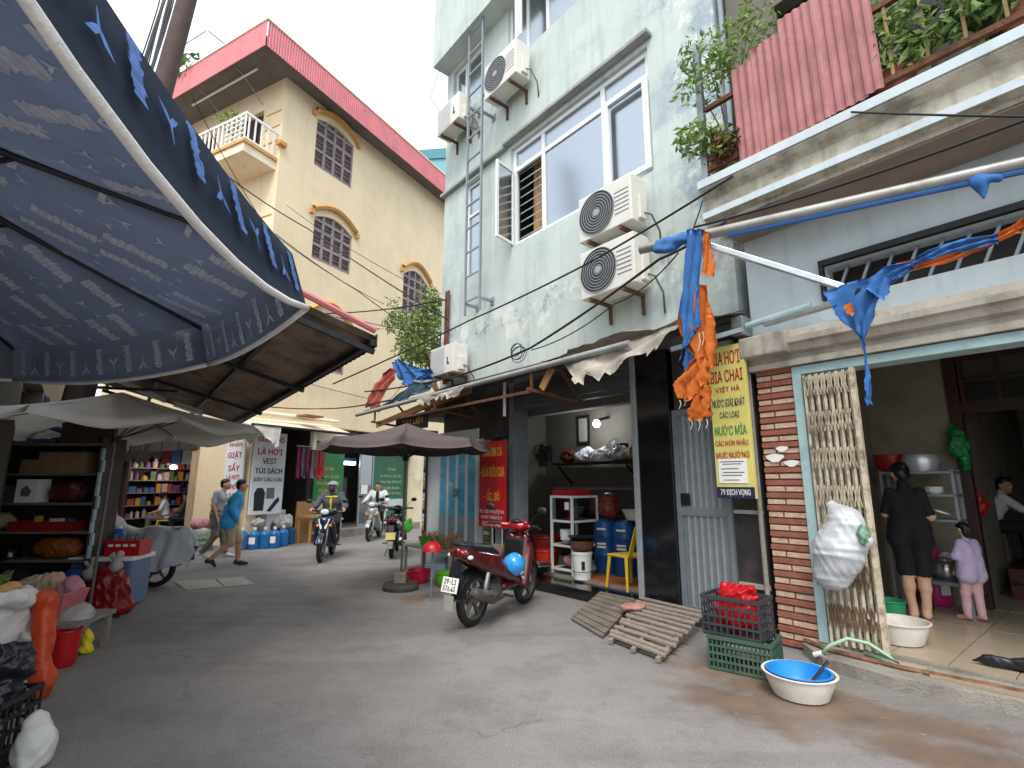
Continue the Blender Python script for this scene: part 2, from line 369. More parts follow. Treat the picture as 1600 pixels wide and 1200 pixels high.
mat('rubber', '#1b1b1c', .75, var=.2, scale=20, bump=.1, dirt='#4a4640', damt=.35, dscale=8)
mat('black_plastic', '#1e1e20', .4, var=.15, scale=10, bump=.03, dirt='#3a3836', damt=.2, dscale=6)
mat('chrome', '#b9bbbd', .25, metal=.9, var=.1, scale=12, bump=.02)
mat('alu', '#c4c8ca', .35, metal=.6, var=.08, scale=9, bump=.02)
mat('black_tile', '#16181a', .12, var=.2, scale=8, bump=.005, spec=.6)
mat('dark_panel', '#3a3736', .5, var=.25, scale=3, bump=.05, dirt='#5a4d44', damt=.4)
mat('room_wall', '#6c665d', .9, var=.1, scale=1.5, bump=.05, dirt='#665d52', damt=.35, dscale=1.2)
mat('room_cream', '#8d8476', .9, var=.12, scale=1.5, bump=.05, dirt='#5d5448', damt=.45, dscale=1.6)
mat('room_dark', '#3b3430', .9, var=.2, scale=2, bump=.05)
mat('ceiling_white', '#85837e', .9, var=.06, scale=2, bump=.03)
mat('wood_dark', '#3a2018', .5, var=.25, scale=4, bump=.06, stretch=(8, 8, 1))
mat('wood_old', '#8b7f73', .85, var=.22, scale=5, bump=.05, stretch=(2, 12, 12), dirt='#4f463e', damt=.4, dscale=3)
mat('wood_light', '#b58a58', .7, var=.2, scale=4, bump=.08, stretch=(10, 10, 1.2))
mat('concrete', '#8d887f', .9, var=.15, scale=5, bump=.15, dirt='#5d574f', damt=.4, dscale=2)
mat('concrete_pale', '#a8a59b', .9, var=.12, scale=6, bump=.1, dirt='#7d786d', damt=.35, dscale=2)
mat('floor_tile', '#a2947f', .3, var=.08, scale=3, bump=.02, dirt='#85786a', damt=.35, dscale=1.8)
mat('brick_red', '#995f4e', .85, var=.16, scale=9, bump=.15, dirt='#7d4636', damt=.3, dscale=7)
mat('brick_pale', '#cdae96', .85, var=.14, scale=9, bump=.15, dirt='#b07f66', damt=.4, dscale=7)
mat('mortar', '#8b7f74', .95, var=.15, scale=12, bump=.12)
mat('teal_paint', '#a9c4c5', .55, var=.08, scale=5, bump=.05, dirt='#7b8887', damt=.3, dscale=3)
mat('gate_paint', '#d6cbb2', .7, var=.08, scale=9, bump=.1, dirt='#5e3a28', damt=.62, dscale=9)
mat('gate_rust', '#7a5a44', .85, var=.3, scale=12, bump=.15, dirt='#3d2b22', damt=.5, dscale=9)
mat('red_sheet', '#a26a69', .7, var=.2, scale=2.5, bump=.05, dirt='#b98a84', damt=.5, dscale=2.0, streak='#6a3a34', samt=.75)
mat('pink_sheet', '#c9747a', .55, var=.1, scale=2, bump=.03)
mat('leaf_a', '#647d3a', .55, var=.3, scale=3, bump=.02, trans=.35)
mat('leaf_b', '#8aa25e', .55, var=.3, scale=3, bump=.02, trans=.35)
mat('leaf_c', '#3f6330', .5, var=.25, scale=3, bump=.02, trans=.3)
mat('twig', '#6a5743', .9, var=.2, scale=10, bump=.1)
mat('cable', '#1d1c1d', .6, var=.1, bump=0)
mat('white_paint', '#e4e4e0', .5, var=.04, bump=.02)
mat('awning_old', '#6d5a4a', .9, var=.25, scale=4, bump=.12, dirt='#3f342b', damt=.45)
mat('canvas_old', '#b6aea1', .95, var=.12, scale=5, bump=.15, dirt='#7c7266', damt=.4, dscale=4, trans=.15)
mat('paper', '#ecebe4', .8, var=.03, bump=.01)
mat('red_paint', '#b3201f', .5, var=.08, scale=4, bump=.02)
mat('ink_red', '#b01d2e', .6, var=.05, bump=0)
mat('ink_blue', '#232a5c', .6, var=.05, bump=0)
mat('ink_green', '#1f8a4e', .6, var=.05, bump=0)
mat('ink_black', '#1a1c22', .6, var=.05, bump=0)
mat('ink_yellow', '#e3b843', .6, var=.05, bump=0)
mat('ink_white', '#e9e6e0', .6, var=.05, bump=0)
glass_mat('glass_win', '#b3babc', .42, .16); glass_mat('glass_dark', '#555d60', .25); glass_mat('glass_clear', '#c8d4d4', .2)
P = MATS

# ------------------------------------------------------------ road
def road_material():
    m = bpy.data.materials.new('asphalt'); m.use_nodes = True; MATS['asphalt'] = m
    n, L = m.node_tree.nodes, m.node_tree.links; b = n['Principled BSDF']; t = n.new('ShaderNodeTexCoord'); v = t.outputs['Object']
    def noise(sc, det=6, ro=.6):
        a = n.new('ShaderNodeTexNoise'); a.inputs['Scale'].default_value = sc; a.inputs['Detail'].default_value = det; a.inputs['Roughness'].default_value = ro; L.new(v, a.inputs['Vector']); return a.outputs[0]
    def rng(x, a, c, lo=0., hi=1.):
        r = n.new('ShaderNodeMapRange'); r.inputs[1].default_value = a; r.inputs[2].default_value = c; r.inputs[3].default_value = lo; r.inputs[4].default_value = hi; L.new(x, r.inputs[0]); return r.outputs[0]
    def mix(f, a, c):
        x = n.new('ShaderNodeMixRGB')
        for i, q in ((0, f), (1, a), (2, c)):
            if isinstance(q, tuple): x.inputs[i].default_value = q
            else: L.new(q, x.inputs[i])
        return x.outputs[0]
    col = mix(rng(noise(.35, 7), .35, .65), lin('#787371'), lin('#8d8987'))
    col = mix(rng(noise(1.6, 9, .7), .47, .7, 0, .6), col, lin('#575351'))
    col = mix(rng(noise(.8, 10, .75), .56, .6, 0, .22), col, lin('#9a9691'))
    col = mix(rng(noise(5, 6, .7), .55, .75, 0, .35), col, lin('#4d4a48'))
    col = mix(rng(noise(70, 3, .8), .52, .7, 0, .6), col, lin('#a9a5a0'))
    col = mix(rng(noise(110, 2), .56, .68, 0, .7), col, lin('#3b3938'))
    mpw = n.new('ShaderNodeMapping'); mpw.inputs['Rotation'].default_value = (0, 0, R(-129)); mpw.inputs['Scale'].default_value = (.25, 2.2, 1); L.new(v, mpw.inputs[0]); nw = n.new('ShaderNodeTexNoise'); nw.inputs['Scale'].default_value = 1.0; nw.inputs['Detail'].default_value = 7; nw.inputs['Roughness'].default_value = .65; L.new(mpw.outputs[0], nw.inputs['Vector'])
    col = mix(rng(nw.outputs[0], .52, .72, 0, .45), col, lin('#615c58'))
    wv = n.new('ShaderNodeVectorMath'); wv.operation = 'ADD'; nd = n.new('ShaderNodeTexNoise'); nd.inputs['Scale'].default_value = 1.7; nd.inputs['Detail'].default_value = 6; L.new(v, nd.inputs['Vector']); L.new(v, wv.inputs[0]); L.new(nd.outputs['Color'], wv.inputs[1])
    vc = n.new('ShaderNodeTexVoronoi'); vc.feature = 'DISTANCE_TO_EDGE'; vc.inputs['Scale'].default_value = .42; L.new(wv.outputs[0], vc.inputs['Vector'])
    mk = n.new('ShaderNodeMath'); mk.operation = 'MULTIPLY'; L.new(rng(vc.outputs['Distance'], .009, .003), mk.inputs[0]); L.new(rng(noise(.5, 3), .5, .58), mk.inputs[1])
    col = mix(rng(mk.outputs[0], 0., 1., 0., .3), col, lin('#3a3735'))
    vor = n.new('ShaderNodeTexVoronoi'); vor.inputs['Scale'].default_value = 7; L.new(v, vor.inputs['Vector'])
    col = mix(rng(vor.outputs['Distance'], .028, .018, 0, .5), col, lin('#cfcac0'))
    wet = None
    for (u, vv, rx, ry, ang) in ((1230, 1085, 1.15, .5, -50), (1500, 1185, .8, .3, -35), (1160, 1100, .7, .35, -50), (655, 935, .45, .3, 0), (1400, 1120, .8, .3, -45)):
        p = gz(u, vv); mp = n.new('ShaderNodeMapping'); mp.vector_type = 'TEXTURE'; mp.inputs['Location'].default_value = p; mp.inputs['Rotation'].default_value = (0, 0, R(ang)); mp.inputs['Scale'].default_value = (rx, ry, 1); L.new(v, mp.inputs[0])
        ln = n.new('ShaderNodeVectorMath'); ln.operation = 'LENGTH'; L.new(mp.outputs[0], ln.inputs[0])
        ad = n.new('ShaderNodeMath'); ad.operation = 'ADD'; L.new(ln.outputs['Value'], ad.inputs[0]); L.new(rng(noise(2.3, 6), .25, .75, -.5, .6), ad.inputs[1])
        k = rng(ad.outputs[0], 1.1, .5)
        if wet is None: wet = k
        else:
            mm = n.new('ShaderNodeMath'); mm.operation = 'MAXIMUM'; L.new(wet, mm.inputs[0]); L.new(k, mm.inputs[1]); wet = mm.outputs[0]
    ws = n.new('ShaderNodeMath'); ws.operation = 'MULTIPLY'; ws.inputs[1].default_value = .65; L.new(wet, ws.inputs[0])
    col = mix(ws.outputs[0], col, mix(rng(noise(3, 5), .3, .7), lin('#5e4a3a'), lin('#7f6248')))
    L.new(col, b.inputs['Base Color'])
    rough = n.new('ShaderNodeMapRange'); rough.inputs[3].default_value = .82; rough.inputs[4].default_value = .3; L.new(wet, rough.inputs[0]); L.new(rough.outputs[0], b.inputs['Roughness'])
    bp = n.new('ShaderNodeBump'); bp.inputs['Strength'].default_value = .5; bp.inputs['Distance'].default_value = .008; L.new(noise(55, 4, .8), bp.inputs['Height'])
    b2 = n.new('ShaderNodeBump'); b2.inputs['Strength'].default_value = .4; b2.inputs['Distance'].default_value = .05; L.new(noise(1.2, 4), b2.inputs['Height']); L.new(bp.outputs[0], b2.inputs['Normal']); L.new(b2.outputs[0], b.inputs['Normal'])
road_material()
struct(MB().add([(-400, -400, 0), (400, -400, 0), (400, 400, 0), (-400, 400, 0)], [(0, 1, 2, 3)]).build('road', 'asphalt'))
for nm, q, lb in (('a', ((338, 905), (378, 901), (398, 913), (352, 917)), 'square pale concrete lid in the road beside the walking man in blue'), ('b', ((272, 909), (335, 905), (349, 917), (290, 922)), 'worn grey concrete lid in the road behind the sheet covered motorbike')):
    ps = [gz(*p, .004) for p in q]; c = sum(ps, Vector())/4
    tag(MB().add([p-c for p in ps]+[p-c+Vector((0, 0, .008)) for p in ps], [(4, 5, 6, 7), (0, 1, 5, 4), (1, 2, 6, 5), (2, 3, 7, 6), (3, 0, 4, 7)]).build('concrete_lid', 'concrete_pale', loc=(c.x, c.y, .002)), lb, 'lid')

# ------------------------------------------------------------ windows
def window(parent, x0, x1, z0, z1, y, xs, trans=None, fw=.06, fm='white_pvc', pm='glass_win', dep=.06, name='window', bars=False):
    m = MB(); m.bx(x0, x1, y, y+dep, z0, z0+fw).bx(x0, x1, y, y+dep, z1-fw, z1).bx(x0, x0+fw, y, y+dep, z0+fw, z1-fw).bx(x1-fw, x1, y, y+dep, z0+fw, z1-fw)
    for x in xs: m.bx(x-fw/2, x+fw/2, y+.004, y+dep-.004, z0+fw, z1-fw)
    ed = [x0+fw/2]+list(xs)+[x1-fw/2]
    zs = [z0+fw/2]+([trans] if trans else [])+[z1-fw/2]
    if trans:
        for a, b in zip(ed[:-1], ed[1:]): m.bx(a+fw/2, b-fw/2, y+.004, y+dep-.004, trans-fw/2, trans+fw/2)
    w = m.build(name, fm, parent, bevel=.004)
    for a, b in zip(ed[:-1], ed[1:]):
        for c, d in zip(zs[:-1], zs[1:]):
            MB().bx(a+fw/2-.004, b-fw/2+.004, y+dep*.5, y+dep*.5+.006, c+fw/2-.004, d-fw/2+.004).build('pane', pm, w)
    return w

# ------------------------------------------------------------ grey house
gh = thing('grey_house', 'tall pale grey green plastered house with stacked air conditioners above an open shop', 'house', G.w(0, 0, 0), G.r)
GX0, GX1 = -6.55, -.06
wx0, wx1, wz0, wz1 = -4.2, -1.08, 5.86, 7.86
W2 = (-4.28, -2.1, 9.75, 11.2); NW = (-5.72, -5.2, 5.7, 7.8); UL = (-6.3, -5.1, 9.75, 11.0)
def stained_plaster():      # the same plaster with old damp patches at the right edge and a peeled band low down
    m = MATS['plaster_grey'].copy(); m.name = 'plaster_grey_stained'; MATS['plaster_grey_stained'] = m; n, L = m.node_tree.nodes, m.node_tree.links; b = n['Principled BSDF']
    src = b.inputs['Base Color'].links[0].from_socket; t = n.new('ShaderNodeTexCoord'); sp = n.new('ShaderNodeSeparateXYZ'); L.new(t.outputs['Object'], sp.inputs[0])
    def rng(x, a, c, lo=0., hi=1.):
        r = n.new('ShaderNodeMapRange'); r.interpolation_type = 'SMOOTHSTEP'; r.inputs[1].default_value = a; r.inputs[2].default_value = c; r.inputs[3].default_value = lo; r.inputs[4].default_value = hi; L.new(x, r.inputs[0]); return r.outputs[0]
    def mul(a, c): k = n.new('ShaderNodeMath'); k.operation = 'MULTIPLY'; L.new(a, k.inputs[0]); L.new(c, k.inputs[1]); return k.outputs[0]
    def noise(sc, d=8): a = n.new('ShaderNodeTexNoise'); a.inputs['Scale'].default_value = sc; a.inputs['Detail'].default_value = d; a.inputs['Roughness'].default_value = .68; L.new(t.outputs['Object'], a.inputs['Vector']); return a.outputs[0]
    def mixc(f, col):
        nonlocal src
        x = n.new('ShaderNodeMixRGB'); x.inputs[2].default_value = lin(col); L.new(f, x.inputs[0]); L.new(src, x.inputs[1]); src = x.outputs[0]
    mixc(mul(rng(sp.outputs[0], -1.5, -.5), rng(noise(1.1), .47, .6, 0, .75)), '#8496a4')
    mixc(mul(rng(sp.outputs[0], -1.1, -.3), rng(noise(2.6), .52, .62, 0, .8)), '#dfe4da')
    mixc(mul(rng(sp.outputs[0], -6.2, -4.4, 1., 0.), rng(noise(.9), .45, .6, 0, .5)), '#93a2a8')
    mixc(mul(mul(rng(sp.outputs[2], 4.25, 4.5), rng(sp.outputs[2], 4.95, 4.7)), rng(noise(3.5), .53, .58, 0, .8)), '#8a9293')
    mixc(mul(mul(rng(sp.outputs[2], 3.9, 4.3), rng(sp.outputs[2], 5.1, 4.6)), rng(noise(2.0), .5, .56, 0, .6)), '#dcdfd6')
    mixc(mul(rng(sp.outputs[2], 4.1, 3.5), rng(noise(1.5), .45, .65, 0, .6)), '#9aa19c')
    L.new(src, b.inputs['Base Color'])
stained_plaster()
wall(GX0, GX1, 3.52, 11.1, [(wx0, wx1, wz0, wz1), W2, NW, UL], 0, .22).build('wall', 'plaster_grey_stained', gh)
MB().bx(GX0, GX0+.2, .22, 8, 0, 15).bx(GX1-.2, GX1, .22, 8, 3.52, 15).bx(GX0+.2, GX1-.2, 7.8, 8, 0, 15).bx(GX0+.2, GX1-.2, .22, 7.8, 3.3, 3.5).bx(GX0+.2, GX1-.2, .22, 7.8, 8.6, 8.75).build('side_wall', 'plaster_grey', gh)
MB().bx(GX0-.02, GX1, -.4, .1, 11.1, 15).bx(GX0+.2, GX1-.2, .1, 7.8, 14.8, 15).build('upper_storey', 'plaster_grey', gh)
for x0, x1, z, dd in ((-6.6, -4.3, 7.92, .1), (-4.3, -.98, 7.95, .14)):
    MB().bx(x0, x1-.003, -dd, .0, z, z+.07).build('window_hood', 'hood_grey', gh, bevel=.01)
xa = G.on(845, 300)[0]; xb = G.on(940, 230)[0]
w1 = window(gh, wx0, wx1, wz0, wz1, .06, [xa, xb], 7.42, fw=.085)
# the left light stands open, with bars and a curtain inside it; the right light is ajar
cas = MB(); hz0, hz1 = wz0+.03, 7.4
cas.bx(0, .05, 0, .04, hz0, hz1).bx(.45, .5, 0, .04, hz0, hz1).bx(.05, .45, 0, .04, hz0, hz0+.05).bx(.05, .45, 0, .04, hz1-.05, hz1)
for ch in [c for c in w1.children if c.name.startswith('pane')]:
    if ch.data.vertices[0].co.x < xa-.2 and ch.data.vertices[0].co.z < 7: bpy.data.objects.remove(ch)
co = cas.build('open_casement', 'white_pvc', w1, loc=(wx0+.02, .03, 0)); co.rotation_euler[2] = R(-78)
MB().bx(.045, .455, .018, .024, hz0+.045, hz1-.045).build('pane', 'glass_win', w1, loc=(wx0+.02, .03, 0)).rotation_euler[2] = R(-78)
mat('curtain_tan', '#9a7a58', .9, var=.15, scale=6, bump=.05)
for k in range(9): MB().bx(wx0+.1, xa-.05, .15, .165, wz0+.18+k*.165, wz0+.195+k*.165).build('window_bar', 'alu', w1)
MB().grid([[(wx0+.3+.5*i/16, .3+.03*math.sin(i*1.7), wz0+.05), (wx0+.3+.5*i/16, .3+.03*math.sin(i*1.7+.4), wz1-.1)] for i in range(17)], .004).build('curtain', 'curtain_tan', w1, smooth=True)
mat('room_white', '#b9b6ae', .9, var=.08, scale=1, bump=.02)
mat('curtain_pale', '#cfd0cc', .9, var=.06, scale=4, bump=.03)
def backing(x0, x1, z0, z1, y, m): MB().grid([[(x0+(x1-x0)*i/40, y+.035*math.sin(i*1.1)+.02*math.sin(i*2.3), z0), (x0+(x1-x0)*i/40, y+.035*math.sin(i*1.1), z1)] for i in range(41)], .004).build('curtain', m, gh, smooth=True)
backing(xa+.05, wx1-.02, wz0+.02, wz1-.02, .55, 'curtain_pale'); backing(NW[0], NW[1], NW[2], NW[3], .4, 'curtain_pale'); backing(W2[0], W2[1], W2[2], W2[3], .5, 'curtain_pale')
ra = MB(); rx0, rx1 = xb+.07, wx1-.02
ra.bx(rx0, rx0+.09, -.03, .02, wz0+.05, 7.4).bx(rx1-.09, rx1, -.03, .02, wz0+.05, 7.4).bx(rx0+.09, rx1-.09, -.03, .02, wz0+.05, wz0+.14).bx(rx0+.09, rx1-.09, -.03, .02, 7.31, 7.4).build('window_sash', 'white_pvc', w1, bevel=.006)
window(gh, *NW, .06, [], 7.1, fw=.06, name='window')
w2 = window(gh, *W2, .05, [-3.75, -3.2], None, fw=.07)
window(gh, *UL, .08, [-5.9], None, fw=.06)
MB().bx(-3.72, -3.55, -.3, -.26, 9.8, 11.1).build('window_sash', 'white_pvc', w2)
MB().bx(-3.5, -3.25, .1, .14, 9.82, 11.1).build('shutter', 'wood_dark', w2)
# ground floor front
SX0, SX1 = -4.1, -1.6
MB().bx(GX0+.2, SX0-.002, 0.0, .2, 2.4, 3.52).build('lintel', 'dark_panel', gh); MB().bx(-.98, GX1, 0, .2, 2.5, 3.3).build('lintel', 'dark_panel', gh)
for k in range(9): MB().bx(SX0, SX1+.05, -.02+.004*(k % 2), .1, 2.82+k*.075, 2.82+k*.075+.068).build('shutter_slat', mat('shutter', '#5d6460', .5, metal=.3, var=.15, scale=6, bump=.04, dirt='#3c3e3a', damt=.4), gh)
MB().bx(GX0, GX1+.1, -.09, .0, 3.44, 3.52).build('ledge', mat('ledge_dark', '#57504a', .9, var=.2, scale=5, bump=.1), gh)
MB().bx(SX1-.02, SX1+.06, -.04, .28, .18, 3.3).build('door_post', 'alu', gh, bevel=.004)
MB().bx(SX1+.062, -1.05, -.02, .35, .18, 3.3).build('pillar', 'black_tile', gh, bevel=.004)
MB().bx(SX0-.12, SX0, -.02, .3, .18, 3.3).build('door_post', 'steel_grey', gh)
# raised floor and step
MB().bx(-4.9, -.95, -.06, .35, .004, .15).build('step', 'black_tile', gh, bevel=.006)
MB().bx(GX0+.2, -1.0, .351, 3.6, .004, .178).build('shop_floor', 'concrete', gh)
MB().bx(-.95, .03, -.02, .3, .004, .13).build('step', 'dark_panel', gh)
MB().bx(-4.9, -1.03, -.075, -.0601, .12, .153).build('step_nosing', 'black_tile', gh)
# shop room
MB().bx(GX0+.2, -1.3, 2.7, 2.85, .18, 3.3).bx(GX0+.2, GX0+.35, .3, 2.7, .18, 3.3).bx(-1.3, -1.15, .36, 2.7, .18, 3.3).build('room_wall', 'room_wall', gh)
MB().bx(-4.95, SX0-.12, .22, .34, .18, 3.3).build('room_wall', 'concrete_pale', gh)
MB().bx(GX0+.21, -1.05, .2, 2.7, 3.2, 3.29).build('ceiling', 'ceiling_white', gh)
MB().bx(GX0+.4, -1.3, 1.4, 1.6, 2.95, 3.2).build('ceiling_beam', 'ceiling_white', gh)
# white metal folding panel between sign and shop
for k in range(3): MB().prism([(0, 0), (.12, 0), (.12, .75), (0, .75)], 0, .02).build('fold_panel', 'alu', gh, loc=(-4.62+k*.13, -.1, .2)).rotation_euler[2] = R(25 if k % 2 else -25)
# pale shopfront with blue printed doors
MB().bx(-6.9, -6.42, -.02, .2, .0, 2.6).bx(-5.12, -4.96, -.02, .2, .0, 2.4).bx(-6.42, -5.12, -.02, .2, .0, .42).bx(-6.42, -5.12, -.02, .2, 2.42, 2.6).build('shopfront', mat('shopfront_white', '#e0e6e7', .7, var=.05, scale=2, bump=.03, dirt='#b9bdb9', damt=.25), gh)
def wave_print():
    m = mat('blue_print', '#58b2d4', .3, var=.2, scale=2, bump=.005, stretch=(1, 1, 2.5), dirt='#d6f1f6', damt=.35, dscale=1.6); return m
wave_print()
for k in range(4):
    x0 = -6.4+k*.32; d = MB().bx(x0, x0+.03, -.06, 0, .43, 2.41).bx(x0+.285, x0+.315, -.06, 0, .43, 2.41).bx(x0+.03, x0+.285, -.06, 0, .43, .46).bx(x0+.03, x0+.285, -.06, 0, 2.38, 2.41).build('door_leaf', 'white_pvc', gh)
    MB().bx(x0+.03, x0+.285, -.04, -.02, 1.0, 2.38).build('printed_panel', 'blue_print', d); MB().bx(x0+.03, x0+.285, -.04, -.02, .46, .998).build('lower_panel', mat('print_grey', '#93a8b2', .4, var=.15, scale=5, bump=.01), d)
    if k in (1, 2): MB().bx(x0+(.02 if k == 2 else .25), x0+(.06 if k == 2 else .29), -.1, -.06, 1.35, 1.5).build('handle', 'chrome', d)
cl = MB().bx(-7.02, -6.9, -.06, .2, 0, 2.7).build('column', 'concrete_pale', gh)
for k in range(26): MB().bx(-6.995, -6.915, -.072, -.061, .5+k*.083, .5+k*.083+.066).build('tile', ('ink_white', 'ink_yellow', 'ink_black', 'ink_white', 'trim_ochre')[(k*7) % 5], cl)
MB().tube([(-6.86, -.08, 0), (-6.86, -.08, 2.5)], .022, 8).build('downpipe', 'dark_iron', gh)
MB().bx(-4.93, -4.72, -.03, .2, .18, 2.4).build('tiled_wall', 'room_dark', gh)
for k in range(22): MB().bx(-4.91, -4.74, -.042, -.031, .45+k*.088, .45+k*.088+.07).build('tile', ('concrete_pale', 'trim_ochre', 'concrete', 'plaster_cream')[(k*5) % 4], gh)
# grey metal door and the dark boarded wall beside it
gd = MB().bx(-1.04, -.98, .02, .1, .14, 2.5).bx(-.4, -.345, .02, .1, .14, 2.5).bx(-.98, -.4, .02, .1, 2.42, 2.5).bx(-.98, -.4, .03, .09, 1.22, 1.32).bx(-.98, -.4, .03, .09, .14, .2).build('metal_door', 'steel_grey', gh)
for k in range(7): MB().bx(-.975+k*.083, -.9+k*.083, .05, .062, .2, 2.42).build('door_slat', 'steel_grey', gd)
for k in range(6): MB().bx(-.912+k*.083, -.89+k*.083, .035, .049, .2, 2.42).build('door_bar', 'alu', gd)
MB().bx(-.98, -.86, .02, .034, 1.34, 1.48).build('lock_plate', 'black_plastic', gd)
MB().bx(-.34, .0, .06, .14, .05, 3.3).build('side_panel', 'dark_panel', gh)
MB().bx(-.33, -.01, .03, .06, 1.27, 1.31).build('batten', 'concrete_pale', gh); MB().bx(-.33, .0, .03, .06, .5, .55).build('batten', 'concrete_pale', gh)
MB().tube([(0.0, -.03, .05), (0.0, -.03, 3.4)], .025, 8).build('drainpipe', 'concrete', gh)
for x in (-6.3, -6.22): MB().tube([(x, -.06, 3.6), (x+.02, -.06, 5.6)], .03, 8).build('conduit', 'rust', gh)
# ------------------------------------------------------------ ladder on the wall
la = thing('wall_ladder', 'grey steel ladder bolted upright to the pale grey house wall', 'ladder', G.w(-4.98, -.3, 0), G.r)
for s in (-1, 1): MB().bx(s*.24-.02, s*.24+.02, -.02, .02, 4.75, 13.2).build('rail', 'steel_grey', la)
for k in range(17): MB().bx(-.22, .22, -.015, .015, 5.0+k*.5, 5.03+k*.5).build('rung', 'steel_grey', la)
for z in (4.95, 9.25, 8.85): 
    for s in (-1, 1): MB().bx(s*.24-.02, s*.24+.02, .02, .3, z, z+.05).bx(s*.24-.05, s*.24+.05, .28, .3, z-.05, z+.1).build('bracket', 'steel_grey', la)
# ------------------------------------------------------------ air conditioners
def ac(label, x, y, z, w=.88, h=.68, dp=.34, fan=True, wallgap=.12, rot=0, tint='ac_white'):
    mat('ac_white', '#d5d3cb', .45, var=.05, scale=3, bump=.01, dirt='#a09a8d', damt=.25, dscale=3); mat('ac_grille', '#5d6166', .5, var=.1, bump=.02)
    t = thing('air_conditioner', label, 'air conditioner', G.w(x, y, z), G.r+R(rot), 'outdoor air conditioner units on the grey house')
    MB().bx(0, w, 0, dp, 0, h).build('casing', tint, t, bevel=.015)
    if fan:
        cx, cz, r = w*.36, h*.5, min(w*.335, h*.46); M = Matrix.Translation((cx, -.004, cz)) @ Matrix.Rotation(R(90), 4, 'X')
        g = MB().lathe([(1e-3, 0), (r, 0), (r, .006)], 28, M).build('fan_shroud', mat('fan_dark', '#34383c', .6, var=.1, bump=.01), t)
        rr = MB()
        for k in range(7):
            q = r*(.22+.78*k/6); rr.lathe([(q, .008), (q-.0045, .014), (q+.0045, .014), (q, .008)], 28, M)
        rr.lathe([(1e-3, .018), (r*.16, .018), (r*.18, .006)], 16, M).build('fan_guard', mat('guard_grey', '#9a9da0', .5, var=.08, bump=.01), g)
        for k in range(6): MB().bx(w*.7, w*.95, -.004, -.001, h*(.25+.09*k), h*(.25+.09*k)+.012).build('vent_line', 'ac_grille', t)
    else:
        MB().bx(.03, w*.62, -.006, -.001, .04, h-.04).build('grille', mat('ac_pale', '#b0b2b2', .6, var=.06, bump=.01), t)
        mb = MB().bx(w*.75, w*.79, -.006, -.001, h*.3, h*.55).bx(w*.79, w*.84, -.006, -.001, h*.3, h*.36).build('badge', 'ink_blue', t)
    MB().bx(w+.001, w+.05, .12, .26, .05, h*.55).build('valve_cover', 'ac_white', t, bevel=.008)
    for q in (.15, .75):
        MB().bx(w*q, w*q+.04, .0, dp+wallgap, -.05, -.003).bx(w*q+.002, w*q+.038, dp+wallgap-.04, dp+wallgap-.001, -.3, -.051).build('wall_bracket', 'rust', t)
    MB().tube([(w+.03, .2, .15), (w+.12, .25, .1), (w+.14, dp+.05, -.1), (w+.1, dp+wallgap, -.35)], .014, 6).build('refrigerant_pipe', 'ac_grille', t, smooth=True)
    return t
ac('upper of two stacked white air conditioners beside the large window', -2.06, -.48, 4.98, .94, .68)
ac('lower of two stacked white air conditioners above the shop awning', -2.06, -.48, 4.12, .94, .7)
ac('weathered white air conditioner under the top floor window beside the ladder', -4.45, -.46, 8.85, .95, .72)
ac('air conditioner on the house corner behind the ladder', -6.2, -.46, 9.05, .85, .62, fan=False)
ac('clean boxy air conditioner low on the house corner near the vine', -6.15, -.48, 3.66, .82, .56, fan=False)
# ------------------------------------------------------------ shop awning with a long pipe
aw = thing('shop_awning', 'worn low awning with a long grey pipe along the grey house shopfront', 'awning', G.w(0, 0, 0), G.r)
ribsheet((-8.0, -1.02, 3.14), (-2.0, -1.02, 3.16), (-8.0, -.1, 3.42), (-2.0, -.1, 3.42), 40, .012).build('roof_sheet', 'awning_old', aw)
MB().tube([(-8.3, -1.05, 3.08), (-.82, -1.05, 3.14)], .04, 12).build('pipe', mat('pipe_grey', '#9a9c9a', .5, metal=.2, var=.15, scale=6, bump=.03, dirt='#6b6862', damt=.35), aw, smooth='auto')
MB().tube([(-6.3, -.12, 3.33), (-.1, -.12, 3.45)], .045, 10).build('gutter_pipe', 'ledge_dark', aw, smooth='auto')
for x in (-7.4, -5.0, -2.5):
    MB().bar((x, -.02, 2.75), (x, -1.1, 2.85), .04).bar((x, -.05, 2.78), (x, -.55, 3.28), .035).bar((x, -1.03, 2.87), (x, -1.03, 3.1), .03).build('bracket', 'rust', aw)
for k, (x0, z0, x1, z1, y) in enumerate(((-7.6, 2.75, -4.6, 3.05, -.9), (-6.9, 2.9, -4.4, 3.1, -.7), (-2.35, 2.82, -2.15, 3.08, -.95))):
    M = Matrix.Translation((x0, y, z0)) @ Matrix.Rotation(-math.atan2(z1-z0, x1-x0), 4, 'Y'); l_ = math.hypot(x1-x0, z1-z0)
    MB().bx(0, l_, 0, .02, 0, .11, M).build('batten', 'wood_light', aw)
MB().bx(-7.4, -2.5, -1.0, -.96, 2.82, 2.86).build('cross_bar', 'rust', aw)
MB().tube([(-3.75, -.5, 2.65), (-3.75, -.5, 3.2)], .025, 8).build('lamp_tube', 'white_paint', aw)
